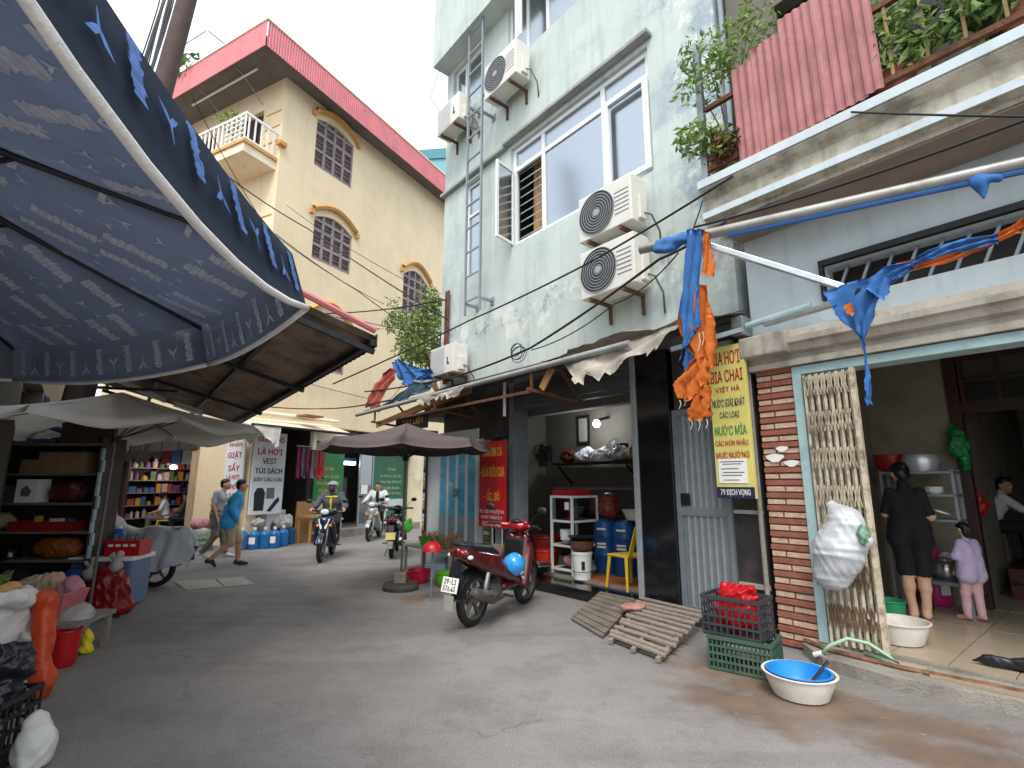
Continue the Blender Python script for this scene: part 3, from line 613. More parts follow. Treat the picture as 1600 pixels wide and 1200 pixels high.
def rag(name, q, nx, nz, amp, seed, m, parent, th=.004, ragged=.04, dz=None):   # hanging cloth between four corners (top left, top right, bottom left, bottom right)
    r_ = random.Random(seed); q = [Vector(p) for p in q]; Pp = []
    nrm = (q[1]-q[0]).cross(q[2]-q[0]); nrm = nrm.normalized() if nrm.length > 1e-6 else Vector((0, 1, 0))
    ph = [r_.uniform(0, 6) for _ in range(4)]
    for i in range(nx+1):
        u = i/nx; col_ = []; end = 1+r_.uniform(-ragged, ragged)
        for j in range(nz+1):
            v = j/nz*end; p = q[0].lerp(q[1], u).lerp(q[2].lerp(q[3], u), v)
            col_.append(p+nrm*amp*(math.sin(u*9+ph[0]+v*3)+.6*math.sin(u*17+ph[1]-v*4)+.5*math.sin(v*11+ph[2]+u*3))*(.3+v*.7)+Vector((r_.uniform(-1, 1), r_.uniform(-1, 1), r_.uniform(-1, 1)))*amp*.15)
        Pp.append(col_)
    return MB().grid(Pp, th).build(name, m, parent, smooth=True)
rag('torn_canvas', ((-1.9, -1.0, 3.1), (-.2, -.95, 3.25), (-1.55, -1.15, 2.75), (-.45, -1.1, 3.0)), 22, 8, .05, 3, 'canvas_old', aw, ragged=.18)
rag('top_canvas', ((-2.3, -.1, 3.5), (.05, -.1, 3.5), (-2.3, -1.06, 3.22), (-.05, -1.0, 3.3)), 20, 10, .03, 5, 'canvas_old', aw, ragged=.06)
rag('torn_canvas', ((-5.6, -1.08, 3.1), (-4.0, -1.08, 3.12), (-5.4, -1.12, 2.98), (-4.2, -1.12, 3.0)), 20, 5, .03, 9, 'canvas_old', aw, ragged=.5)
MB().bx(-7.0, -5.75, -.75, -.72, 2.62, 2.92).build('name_board', 'room_dark', aw)
text('TỚI LIỆT', .85, .15, 'ink_yellow', aw, -6.3, 2.78, -.755)
# ------------------------------------------------------------ signs on the grey house
def board(name, label, x, y, z, w, h, m, edge=.04, rot=0, tilt=0):
    t = thing(name, label, 'sign', G.w(x, y, z), G.r+R(rot)); MB().bx(-w/2, w/2, 0, edge, 0, h).build('panel', m, t, bevel=.004); return t
mat('sign_yellow', '#d9d077', .5, var=.07, scale=3, bump=.01, dirt='#b7b06a', damt=.25); mat('sign_navy', '#2a2b45', .5, var=.06, bump=.01); mat('sign_red', '#b5161d', .45, var=.08, scale=3, bump=.01)
ys = board('drinks_sign', 'tall yellow drinks sign with red blue and green lettering beside the brick pier', -.165, -.2, 1.44, .42, 1.68, 'sign_yellow', .06)
MB().bx(-.21, .21, -.003, -.0005, 0, .12).build('footer', 'sign_navy', ys)
H = 1.68
for s, w, h, m, z in (('BIA HƠI', .33, .15, 'ink_red', 1.54), ('BIA CHAI', .37, .135, 'ink_red', 1.335), ('VIỆT HÀ', .28, .08, 'ink_red', 1.185), ('NƯỚC GIẢI KHÁT', .37, .11, 'ink_blue', 1.045), ('CÁC LOẠI', .22, .1, 'ink_blue', .9), ('NƯỚC MÍA', .36, .125, 'ink_green', .74), ('CÁC MÓN NHẬU', .37, .085, 'ink_red', .59), ('MỰC NƯỚNG', .37, .1, 'ink_red', .46), ('79 DỊCH VỌNG', .33, .075, 'ink_white', .058)):
    text(s, w, h, m, ys, 0, z, -.005, bold=.012)
MB().bx(-.17, .15, -.009, -.006, .16, .42).build('notice', 'paper', ys)
for k, z in enumerate((.385, .36, .31, .27, .24, .19)): MB().bx(-.14+.02*(k % 2), .12-.03*(k % 3), -.0105, -.0095, z, z+.008).build('print_line', 'ink_blue', ys)
rs = board('noodle_sign', 'red sign with yellow noodle soup lettering beside the blue printed doors', -4.36, -.28, .88, .72, 1.42, 'sign_red', .03)
for s, w, h, m, z in (('BÁNH ĐA CÁ', .55, .19, 'ink_yellow', 1.26), ('- BÚN RIÊU CUA', .68, .2, 'ink_yellow', .93), ('- ỐC, BÒ', .42, .22, 'ink_yellow', .52), ('ĐC: SỐ 79 NGÕ 59', .66, .075, 'ink_white', .27), ('KHÚC THỪA DỤ', .55, .075, 'ink_white', .165), ('010989.941', .5, .07, 'ink_white', .06)):
    text(s, w, h, m, rs, 0, z, -.004, bold=.012)
# ------------------------------------------------------------ house with balcony and brick pier
rh = thing('balcony_house', 'pale blue house with a deep stained balcony, brick pier and open front room', 'house', G.w(0, 0, 0), G.r)
BP0, BP1, FL = .07, .45, .15
wall(.06, 5.2, 2.82, 4.36, [(.86, 4.6, 3.42, 3.78)], .02, .25).build('wall', 'plaster_blue', rh)
MB().bx(4.4, 5.2, .02, .25, 0, 2.82).bx(5.0, 5.2, .25, 9, 0, 9).bx(.06, .2, .26, 9, 0, 9).bx(.2, 5, 8.8, 9, 0, 9).build('side_wall', 'plaster_blue', rh)
wall(.06, 5.2, 4.9, 9, [(.6, 1.5, 4.95, 7.2), (2.0, 4.4, 4.95, 7.2)], .1, .3).build('upper_wall', 'room_wall', rh)
MB().bx(.25, 5, 2.2, 2.3, 4.9, 9).bx(.25, 5, .3, 2.2, 7.3, 7.4).build('room_wall', 'room_dark', rh)
pier = MB().bx(BP0, BP1, .03, .3, 0, 2.81).build('brick_pier', 'mortar', rh)
z = .02; k = 0; BW = BP1-BP0
while z < 2.78:
    if k % 2 == 0: MB().bx(BP0+.004+rnd.uniform(-.006, .002), BP1-.002+rnd.uniform(-.004, .008), -.012+rnd.uniform(-.006, .004), .05, z, z+.052).build('brick', 'brick_red', pier, bevel=.004); z += .066
    else:
        c_ = BP0+BW*(.42+rnd.uniform(-.06, .12))
        for a, b in ((BP0+.006, c_-.008), (c_+.008, BP1-.004)): MB().bx(a, b, -.004+rnd.uniform(-.006, .005), .05, z, z+.05+rnd.uniform(-.004, .002)).build('brick', 'brick_pale', pier, bevel=.004)
        z += .064
    k += 1
for (px_, pz, s) in ((.2, 1.86, .09), (.36, 1.8, .07), (.28, 1.95, .06)): MB().prism([(px_+s*math.cos(a)*(1+.3*math.sin(3*a)), pz+s*.5*math.sin(a)) for a in [i*.63 for i in range(10)]], -.023, -.0205).build('torn_paper', 'paper', pier)
# mouldings above the opening
prof = [(0, 2.80), (-.10, 2.80), (-.10, 2.86), (-.06, 2.88), (-.06, 2.92), (-.13, 2.94), (-.16, 3.0), (-.2, 3.02), (-.2, 3.08), (-.14, 3.1), (-.1, 3.18), (0, 3.2)]
mat('moulding', '#b7b0a4', .85, var=.1, scale=3, bump=.06, dirt='#75695a', damt=.45, dscale=2, streak='#6a5f52', samt=.5)
mo = MB(); n_ = len(prof); mo.add([(.03, y+.021, z) for y, z in prof]+[(5.2, y+.021, z) for y, z in prof], [(i, i+1, i+1+n_, i+n_) for i in range(n_-1)]+[tuple(reversed(range(n_))), tuple(range(n_, 2*n_))]); mo.build('cornice', 'moulding', rh)
MB().bx(.0, .5, -.21, .021, 2.93, 3.16).build('pier_capital', 'moulding', rh, bevel=.02)
MB().bx(BP1+.002, BP1+.09, -.03, .22, .12, 2.79).bx(BP1+.09, 4.4, -.03, .22, 2.7, 2.79).build('door_frame', 'teal_paint', rh, bevel=.006)
for (a, b, c, d) in ((.86, 4.6, 3.42, 3.78),):
    fr = MB().bx(a-.04, b, -.04, .02, d, d+.06).bx(a-.04, a, -.04, .02, c, d).build('vent_frame', 'dark_iron', rh)
    for k in range(20): MB().bar((a+.05+k*.19, .1, c+.02), (a+.19+k*.19, .1, d-.02), .025).build('vent_bar', 'steel_grey', rh)
    MB().bx(a, b, .24, .27, c-.05, d+.05).build('vent_back', 'room_dark', rh)
# floor, threshold, front room
MB().bx(.2, 5.0, .25, 5.2, .0, FL-.012).bx(BP1, 5, -.02, .25, 0, FL-.012).build('floor_slab', 'concrete', rh)
tl = MB().bx(0, .392, 0, .392, 0, .012).build('floor_tile', 'floor_tile', rh, loc=(.62, .0, FL-.011))
for i in range(9):
    for j in range(10):
        if i or j: inst(tl, (.62+i*.4, .0+j*.4, FL-.011+.0015*((i*3+j*5) % 3)))
ths = MB(); pts = [(.34, -.12), (.62, -.42), (1.15, -.5), (1.8, -.38), (2.6, -.2), (4.4, -.1)]
for (a, b), (c, d) in zip(pts[:-1], pts[1:]): ths.add([(a, b, 0), (c, d, 0), (c, .0, 0), (a, .0, 0), (a, b, .1), (c, d, .1), (c, .0, .11), (a, .0, .11)], [(0, 1, 5, 4), (4, 5, 6, 7), (0, 4, 7, 3), (1, 2, 6, 5)])
ths.build('threshold', 'concrete', rh)
MB().tube([(p[0], p[1]*.55, .12) for p in pts], .022, 6).build('gate_track', 'gate_rust', rh)
for (a, b, c, d) in ((1.0, -.28, 1.3, -.1), (1.35, -.3, 2.0, -.12), (2.05, -.2, 2.6, -.05)): MB().bx(a, c, b, d, .105, .122).build('threshold_tile', 'floor_tile', rh)
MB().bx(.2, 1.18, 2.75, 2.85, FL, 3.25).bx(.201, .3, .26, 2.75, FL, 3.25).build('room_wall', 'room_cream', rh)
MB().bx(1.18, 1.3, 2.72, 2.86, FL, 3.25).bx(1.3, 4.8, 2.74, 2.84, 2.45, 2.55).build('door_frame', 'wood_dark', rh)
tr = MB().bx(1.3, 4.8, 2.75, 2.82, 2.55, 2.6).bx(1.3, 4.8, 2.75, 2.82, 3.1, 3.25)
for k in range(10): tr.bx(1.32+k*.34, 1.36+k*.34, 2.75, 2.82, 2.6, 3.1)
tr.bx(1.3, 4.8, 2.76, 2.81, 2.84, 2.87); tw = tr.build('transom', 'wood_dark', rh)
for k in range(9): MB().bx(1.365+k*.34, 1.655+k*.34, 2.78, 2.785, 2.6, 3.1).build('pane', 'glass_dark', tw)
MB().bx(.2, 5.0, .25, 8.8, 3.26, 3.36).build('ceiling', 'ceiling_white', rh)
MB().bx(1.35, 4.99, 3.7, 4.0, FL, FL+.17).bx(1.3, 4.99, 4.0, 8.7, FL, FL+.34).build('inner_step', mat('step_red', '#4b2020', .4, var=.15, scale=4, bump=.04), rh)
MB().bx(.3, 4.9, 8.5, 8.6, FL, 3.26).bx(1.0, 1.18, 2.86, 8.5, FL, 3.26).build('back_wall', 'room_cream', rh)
st = MB()
for k in range(9): st.bx(1.9+k*.24, 2.16+k*.24, 6.6, 7.6, .9+k*.2, 1.1+k*.2)
st.build('stairs', 'room_dark', rh)
for k in range(8): MB().bar((1.95+k*.24, 6.58, 1.1+k*.2), (1.95+k*.24, 6.58, 1.75+k*.2), .03).build('baluster', 'wood_dark', rh)
# balcony
BD = -.72; BX0, BX1 = -.02, 5.2
bp_ = [(0.02, 4.36), (BD+.1, 4.36), (BD+.1, 4.4), (BD+.03, 4.42), (BD+.03, 4.5), (BD+.07, 4.54), (BD+.07, 4.66), (BD+.0, 4.7), (BD-.04, 4.74), (BD-.04, 4.86), (0.02, 4.86)]
mat('balcony_plaster', '#c3bcab', .9, var=.16, scale=3, bump=.12, dirt='#4f453a', damt=.5, dscale=2.2, streak='#3f3830', samt=.7)
n_ = len(bp_); MB().add([(BX0, y, z) for y, z in bp_]+[(BX1, y, z) for y, z in bp_], [(i, (i+1) % n_, (i+1) % n_+n_, i+n_) for i in range(n_)]+[tuple(reversed(range(n_))), tuple(range(n_, 2*n_))]).build('balcony_slab', 'balcony_plaster', rh)
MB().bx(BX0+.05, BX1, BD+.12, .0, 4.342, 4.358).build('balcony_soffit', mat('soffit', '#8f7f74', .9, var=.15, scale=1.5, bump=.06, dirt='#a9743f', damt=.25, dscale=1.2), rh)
MB().bx(BX0-.003, BX1, BD-.06, BD-.041, 4.76, 4.85).bx(BX0-.003, BX1, BD+.005, BD+.029, 4.425, 4.495).build('balcony_band', 'plaster_blue', rh)
ry = BD+.06
for z_ in (4.98, 5.72): MB().bx(.0, 4.8, ry-.025, ry+.025, z_, z_+.05).build('railing_rail', 'rust', rh)
for k in range(20):
    x = .1+k*.24
    if x > 1.55: MB().bx(x-.012, x+.012, ry-.012, ry+.012, 5.03, 5.72).build('railing_bar', mat('bar_ochre', '#8f7a4e', .7, var=.2, scale=8, bump=.06), rh)
for x in (2.05, 2.6, 3.1): MB().add([(x-.14, ry-.03, 5.4), (x, ry-.03, 5.58), (x+.14, ry-.03, 5.4), (x, ry-.03, 5.22), (x-.1, ry-.03, 5.4), (x, ry-.03, 5.53), (x+.1, ry-.03, 5.4), (x, ry-.03, 5.27)], [(0, 1, 5, 4), (1, 2, 6, 5), (2, 3, 7, 6), (3, 0, 4, 7)]).build('railing_diamond', 'dark_iron', rh)
MB().bx(-.01, .06, ry-.03, ry+.03, 4.86, 6.6).bx(.0, .05, .02, .06, 4.86, 9).build('corner_post', 'steel_grey', rh)
for k, (x, w_, z0, z1) in enumerate(((.44, .23, 4.88, 5.98), (.645, .33, 4.88, 6.1), (.95, .35, 4.9, 6.22), (1.275, .33, 4.92, 6.2), (1.58, .14, 4.94, 6.16))):
    o = corrug(w_-.006, z1-z0, .075, .008).build('metal_sheet', 'red_sheet', rh, loc=(x, ry-.05, z0)); o.rotation_euler[1] = R(-.6); o.location.y += .012*(k % 2)
# concertina gate
gt = thing('folding_gate', 'rusty cream folding lattice gate pulled aside next to the brick pier', 'gate', G.w(0, 0, 0), G.r)
gx0, gx1 = .575, .965; NB = 14
for k in range(NB):
    x = gx0+(gx1-gx0)*k/(NB-1); y = -.05+(.03 if k % 2 else -.01)
    MB().bx(x-.0105, x+.0105, y, y+.018, .14, 2.68).build('bar', 'gate_paint' , gt)
for row in range(7):
    z0 = .3+row*.36
    for k in range(0, NB-1):
        x = gx0+(gx1-gx0)*k/(NB-1); x2 = gx0+(gx1-gx0)*(k+1)/(NB-1)
        MB().bar((x, -.075, z0), (x2, -.075, z0+.2), .009, .006).bar((x2, -.069, z0), (x, -.069, z0+.2), .009, .006).build('lattice', 'gate_rust' if row < 2 else 'gate_paint', gt)
MB().bx(gx1+.02, gx1+.06, -.07, -.01, .14, 2.69).build('end_post', 'gate_paint', gt)
# ------------------------------------------------------------ yellow house
yh = thing('yellow_house', 'tall cream yellow house with pink eaves, arched shuttered windows and a corner balcony', 'house', Yf.w(0, 0, 0), Yf.r)
LR = Yl.r-Yf.r
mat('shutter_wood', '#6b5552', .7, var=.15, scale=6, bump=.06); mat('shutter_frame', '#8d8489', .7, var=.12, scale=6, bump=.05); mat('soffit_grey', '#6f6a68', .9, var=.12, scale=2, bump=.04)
def arch(x0, x1, z0, zs, rise, n=10): return [(x0, z0), (x1, z0), (x1, zs)]+[(x1+(x0-x1)*k/n, zs+rise*math.sin(math.pi*k/n)) for k in range(1, n)]+[(x0, zs)]
WN = [(1.22, 2.82, 11.5, 13.12, .2), (1.4, 3.0, 8.42, 9.8, .26), (5.7, 7.2, 8.0, 9.5, .35), (8.6, 10.0, 8.1, 9.5, .35), (1.5, 3.0, 5.0, 6.5, .35)]
# wall built in strips so each window is a real arched recess
wl = wall(0, 12, 3.3, 13.9, [(a, b, c, d+e) for a, b, c, d, e in WN], 0, .25)
wl.bx(.0, .3, .0, .3, 0, 3.3).bx(6.85, 12, 0, .25, 0, 3.3)
for a, b, c, d, e in WN:          # spandrels over the arch
    n = 10
    for k in range(n):
        xa_, xb_ = a+(b-a)*k/n, a+(b-a)*(k+1)/n; za, zb = d+e*math.sin(math.pi*k/n), d+e*math.sin(math.pi*(k+1)/n)
        wl.add([(xa_, 0, za), (xb_, 0, zb), (xb_, 0, d+e), (xa_, 0, d+e), (xa_, .25, za), (xb_, .25, zb)], [(0, 1, 2, 3), (0, 4, 5, 1)])
wl.build('wall', 'plaster_yellow', yh)
for i, (a, b, c, d, e) in enumerate(WN):
    w = MB().bx(a, b, .1, .14, c, d+e).build('window', 'shutter_wood', yh)
    f = MB(); n = 4
    for k in range(n+1):
        x = a+(b-a)*k/n; zt = d+e*math.sin(math.pi*min(max(k/n, .04), .96)); f.bx(max(a, x-.045), min(b, x+.045), .04, .099, c, zt)
    f.build('frame', 'shutter_frame', w)
    for k in range(n):
        for z in (c+.05, c+(d-c)*.38, c+(d-c)*.74, d-.02):
            MB().bx(a+(b-a)*k/n+.046, a+(b-a)*(k+1)/n-.046, .045, .098, z-.05, z+.05).build('shutter_rail', 'shutter_frame', w)
        for q in range(9): MB().bx(a+(b-a)*k/n+.05, a+(b-a)*(k+1)/n-.05, .07, .099, c+.12+q*(d-c-.2)/9, c+.15+q*(d-c-.2)/9).build('louvre', 'shutter_wood', w)
    h = MB(); n = 12; P0 = []
    for k in range(n+1):
        t = k/n; x = a-.12+(b-a+.24)*t; z = d+.12+(e+.1)*math.sin(math.pi*t)
        P0.append([(x, .0, z), (x, -.12, z+.02), (x, -.16, z+.1), (x, -.1, z+.18), (x, 0, z+.2)])
    h.grid(P0).bx(a-.22, a-.1, -.12, 0, d+.02, d+.16).bx(b+.1, b+.22, -.12, 0, d+.02, d+.16).build('window_hood', 'trim_ochre', yh)
BALZ = 10.62
wall(-8, 0, 3.2, 13.9, [(-1.9, -.9, 10.95, 12.9), (-1.9, -.9, 7.4, 9.3), (-4.2, -3.2, 10.95, 12.9)], .001, .26).bx(-2.2, 0, 0, .26, 0, 3.2).bx(-8, -6.6, 0, .26, 0, 3.2).build('wall', 'plaster_yellow', yh, rotz=LR)
for x, z0, z1 in ((-1.9, 10.95, 12.9), (-1.9, 7.4, 9.3), (-4.2, 10.95, 12.9)): MB().bx(x, x+1, .15, .2, z0, z1).bx(x, x+.08, .1, .15, z0, z1).bx(x+.92, x+1, .1, .15, z0, z1).bx(x+.46, x+.54, .1, .15, z0, z1).build('balcony_door', 'wood_dark', yh, rotz=LR)
for z in (12.6, 12.1, 11.6, 9.2, 8.6): MB().bx(-.75, -.1, -.02, .0, z, z+.03).build('groove_line', 'trim_ochre', yh, rotz=LR)
for (x0, x1, zb) in ((-3.4, -.12, 10.62), (-3.4, -.12, 7.0)):
    bl = MB().bx(x0, x1, -1.05, .0, zb, zb+.26).build('balcony', 'plaster_cream', yh, rotz=LR)
    MB().bx(x0-.04, x1+.05, -1.1, .0, zb+.261, zb+.36).build('balcony_edge', 'trim_ochre', bl)
    rl = MB().bx(x0, x1, -1.05, -1.0, zb+1.15, zb+1.22).bx(x1-.05, x1, -1.0, 0, zb+1.15, zb+1.22).bx(x0, x1, -1.04, -1.0, zb+.4, zb+.45).bx(x1-.05, x1, -1.0, 0, zb+.4, zb+.45).build('railing', 'white_paint', bl)
    for k in range(17): MB().bx(x0+k*.2, x0+k*.2+.045, -1.04, -1.005, zb+.36, zb+1.15).build('baluster', 'white_paint', bl)
    for k in range(5): MB().bx(x1-.045, x1-.01, -.95+k*.2, -.91+k*.2, zb+.36, zb+1.15).build('baluster', 'white_paint', bl)
    for k in range(4): MB().bx(x1-.9, x1-.05, -1.06, -1.045, zb+.55+k*.15, zb+.58+k*.15).build('rail_bar', 'white_paint', bl)
MB().bx(-.12, .14, -.14, .06, 11.35, 11.5).build('corner_moulding', 'trim_ochre', yh, bevel=.03)
# roof with corrugated pink fascia
OL, OR = 1.2, .66; EZ = 13.5
MB().bx(-OL, 12.4, -OR, 8.5, EZ+.25, EZ+.33).build('roof', 'concrete_pale', yh)
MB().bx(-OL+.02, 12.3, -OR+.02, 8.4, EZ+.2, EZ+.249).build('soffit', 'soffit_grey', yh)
corrug(12.4+OL, .82, .09, .012).build('fascia', 'pink_sheet', yh, loc=(-OL, -OR-.02, EZ))
o = corrug(9.0, .82, .09, .012).build('fascia', 'pink_sheet', yh, loc=(-OL-.02, 8.5-.17, EZ)); o.rotation_euler[2] = R(-90)
MB().bx(-OL-.05, 12.4, -OR-.05, -OR+.03, EZ+.82, EZ+.87).bx(-OL-.05, -OL+.03, -OR+.03, 8.5, EZ+.82, EZ+.87).build('fascia_cap', 'plaster_cream', yh)
MB().tube([(-.7, .4, EZ+.1), (-.7, 3.6, EZ+.1)], .03, 8).build('pipe', 'white_paint', yh)
for y in (1.0, 2.8): MB().tube([(-1.0, y, EZ+.19), (-.7, y, EZ+.1), (0, y, EZ-.4)], .015, 6).build('pipe_stay', 'steel_grey', yh)
# ground floor of the yellow house: shop with green panels
mat('green_sign', '#1f7a3f', .45, var=.12, scale=2, bump=.01, dirt='#2f9150', damt=.3); mat('green_dull', '#2c6246', .5, var=.15, scale=2, bump=.01)
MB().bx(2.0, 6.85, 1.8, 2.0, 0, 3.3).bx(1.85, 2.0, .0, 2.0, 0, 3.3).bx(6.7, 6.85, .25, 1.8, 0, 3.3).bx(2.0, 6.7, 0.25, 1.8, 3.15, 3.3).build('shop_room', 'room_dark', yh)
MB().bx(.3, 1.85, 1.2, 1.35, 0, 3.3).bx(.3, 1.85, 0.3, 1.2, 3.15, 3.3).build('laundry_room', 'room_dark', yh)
MB().bx(2.0, 6.7, -.4, 1.8, 0, .22).build('shop_step', 'concrete', yh)
MB().bx(2.0, 6.9, -.08, .12, 2.85, 3.1).bx(6.55, 6.9, -.3, .25, 0, 2.85).build('shop_frame', 'plaster_cream', yh)
gp = MB().bx(2.05, 3.2, -.05, .0, .5, 2.8).build('green_panel', 'green_sign', yh)
for s, w, h, z in (('Tư Vấn', .35, .12, 2.05), ('Ép Phone, Ép Gốc', .85, .13, 1.8), ('Thay Dây Đồng Hồ', .9, .13, 1.6), ('Chuẩn Đoán', .7, .13, 1.4), ('Cao Bền Rẻ Đẹp', .8, .13, 1.2)): text(s, w, h, 'ink_yellow', gp, 2.6, z, -.054)
MB().bx(2.1, 2.85, -.056, -.051, .75, 1.05).build('phone_plate', 'plaster_cream', gp)
gq = MB().bx(4.7, 6.5, .1, .15, .3, 2.8).build('green_panel', 'green_dull', yh)
for s, w, h, z in (('Tư Vấn', .4, .12, 2.1), ('Ép Phone, Ép Gốc', 1.1, .12, 1.85), ('Thay Dây Đồng Hồ', 1.1, .12, 1.65), ('Chuẩn Đoán', .9, .12, 1.45), ('Cao Bền Rẻ Đẹp', 1.1, .12, 1.25)): text(s, w, h, mat('ink_pale', '#9db89a', .6, var=.05, bump=0), gq, 5.6, z, .095)
MB().bx(4.95, 6.3, .092, .099, .8, 1.05).build('phone_plate', 'plaster_blue', gq)
gdr = MB().bx(4.0, 4.06, .05, .1, .22, 2.8).bx(4.6, 4.66, .05, .1, .22, 2.8).bx(4.06, 4.6, .05, .1, 2.74, 2.8).bx(4.06, 4.6, .05, .1, .22, .3).build('glass_door', 'steel_grey', yh)
MB().bx(4.06, 4.6, .07, .078, .3, 2.74).build('pane', 'glass_dark', gdr); MB().bx(4.1, 4.4, .055, .06, 1.25, 1.55).build('notice', 'paper', gdr)
mat('lamp_white', '#ffffff', .4, var=0, bump=0, emit=6); mat('lamp_pink', '#f6d5ff', .4, var=0, bump=0, emit=8)
lt = tag(MB().bx(-.35, .35, -.04, .04, 0, .1).build('shop_light', 'lamp_white', loc=Yf.w(3.75, .4, 2.2), rotz=Yf.r), 'lit white tube lamp hanging in the green shop doorway', 'lamp')
tag(MB().bx(-.4, .4, -.06, .06, 0, .1).build('display_box', mat('box_blue', '#2b74b8', .5, var=.1, bump=.02), loc=Yf.w(3.75, .4, 2.31), rotz=Yf.r), 'blue box on top of the lit lamp in the green shop', 'box')
# awning with white cloth over the laundry corner
la_ = thing('laundry_awning', 'patched cream awning with rolled cloth along the yellow house corner', 'awning', Yf.w(0, 0, 0), Yf.r)
ribsheet((-1.0, -1.3, 2.95), (2.6, -1.1, 3.0), (-1.0, .0, 3.3), (2.6, -.02, 3.35), 24, .012).build('roof_sheet', mat('sheet_cream', '#d8ccb4', .8, var=.12, scale=3, bump=.06, dirt='#9a8a70', damt=.3), la_)
MB().tube([(-1.0, -1.32, 2.97), (2.6, -1.12, 3.02)], .035, 8).build('front_pipe', 'dark_iron', la_)
MB().tube([(-1.2, -.5, 3.38), (.8, -.45, 3.4), (2.6, -.3, 3.45)], [.05, .07, .05], 8).build('rolled_cloth', 'plaster_cream', la_)
rag('cloth_flap', ((-1.0, -1.34, 2.96), (-.2, -1.33, 2.96), (-.75, -1.4, 2.75), (-.3, -1.4, 2.45)), 10, 6, .02, 11, mat('cloth_white', '#dedad2', .9, var=.06, scale=4, bump=.04, trans=.3), la_, ragged=.12)
MB().bar((1.2, -.9, 2.5), (1.2, -.9, 3.05), .12).build('post_block', 'plaster_cream', la_)
MB().bx(.9, 1.5, -.9, -.5, 3.42, 3.46).build('loose_tile', 'brick_red', la_)
# ------------------------------------------------------------ laundry sign round the corner
mat('sign_white', '#dfe3e8', .45, var=.04, bump=.01)
for fr, x, w, rows, lb in ((Yl, -.43, .74, (('NHẬN', .5, .16, 'ink_red', 1.48), ('GIẶT', .55, .22, 'ink_red', 1.2), ('SẤY', .45, .22, 'ink_red', .9), ('LÀ HƠI', .5, .15, 'ink_red', .65), ('KHÔ', .3, .15, 'ink_red', .4), ('NGAY', .4, .15, 'ink_red', .14)), 'white laundry sign with only red lettering on the yellow house corner'),
                           (Yf, .44, .98, (('GIẶT KHÔ', .8, .19, 'ink_red', 1.95), ('LÀ HƠI', .75, .2, 'ink_red', 1.65), ('VEST', .42, .15, 'ink_black', 1.38), ('TÚI SÁCH', .82, .17, 'ink_black', 1.14), ('GIÀY CÁC LOẠI', .86, .15, 'ink_black', .9)), 'tall white laundry sign with red and black lettering and clothes pictures')):
    hgt = 1.65 if fr is Yl else 2.15
    z0 = fr.on(390, 785 if fr is Yl else 805, -.16)[1]
    t = thing('laundry_sign', lb, 'sign', fr.w(x, -.16, z0), fr.r); MB().bx(-w/2, w/2, 0, .04, 0, hgt).build('panel', 'sign_white', t, bevel=.004)
    for s, ww, h, m, z in rows: text(s, ww, h, m, t, 0, z, -.004, bold=.015)
    if fr is Yf:
        MB().prism([(-.36, .1), (-.08, .1), (-.06, .55), (-.14, .68), (-.3, .68), (-.38, .55)], -.006, -.001).build('suit_picture', 'ink_black', t)
        MB().prism([(-.02, .4), (.22, .4), (.22, .68), (-.02, .68)], -.006, -.001).build('bag_picture', mat('ink_grey', '#6c6a70', .6, var=.1, bump=0), t)
        MB().prism([(.02, .08), (.14, .06), (.4, .34), (.36, .44), (.26, .36)], -.006, -.001).build('shoe_picture', 'ink_black', t)
# ------------------------------------------------------------ small eatery under the yellow house
et = thing('eatery_front', 'dim small eatery room with shelves of goods at the foot of the yellow house', 'shop front', Yl.w(0, 0, 0), Yl.r)
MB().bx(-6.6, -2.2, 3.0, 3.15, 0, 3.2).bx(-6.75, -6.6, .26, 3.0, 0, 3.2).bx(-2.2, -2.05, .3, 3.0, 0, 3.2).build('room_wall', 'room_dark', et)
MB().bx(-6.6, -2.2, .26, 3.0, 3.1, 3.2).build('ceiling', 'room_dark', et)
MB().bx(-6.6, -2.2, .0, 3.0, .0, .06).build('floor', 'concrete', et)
MB().bx(-2.45, -2.2, -.06, .2, 0, 2.95).build('door_post', mat('peeled_wood', '#b29a80', .85, var=.25, scale=3, bump=.12, stretch=(6, 6, .6), dirt='#7a4a38', damt=.4), et)
MB().bx(-6.6, -2.2, -.1, .1, 2.55, 3.0).build('lintel_board', 'room_dark', et)
for k in range(5): MB().bx(-6.5+k*.85, -6.4+k*.85, -.13, -.101, 2.58, 2.98).build('lintel_post', 'wood_dark', et)
for z in (.5, .9, 1.3, 1.7, 2.1): MB().bx(-6.59, -6.2, .3, 2.95, z-.03, z).build('shelf_board', 'wood_old', et)
for y in (.3, 1.15, 2.05, 2.9): MB().bx(-6.59, -6.22, y, y+.04, .06, 2.3).build('shelf_side', 'wood_dark', et)
MB().bx(-4.6, -3.4, 1.5, 2.1, .7, .74).build('table_top', 'wood_old', et); MB().bx(-4.55, -4.5, 1.55, 1.6, .06, .7).build('table_leg', 'wood_old', et); MB().bx(-3.5, -3.45, 1.55, 1.6, .06, .7).build('table_leg', 'wood_old', et)
gcol = ['#c9b79a', '#9fb0a0', '#b0523c', '#3d6a8c', '#d8d2c0', '#c7a03c', '#7d5c7a', '#5d7f4a']
for i, c in enumerate(gcol): mat('goods%d' % i, c, .6, var=.15, scale=6, bump=.03)
r2 = random.Random(4); gi = 0
gnm = ('tan', 'sage', 'brick red', 'blue', 'white', 'golden', 'violet', 'green')
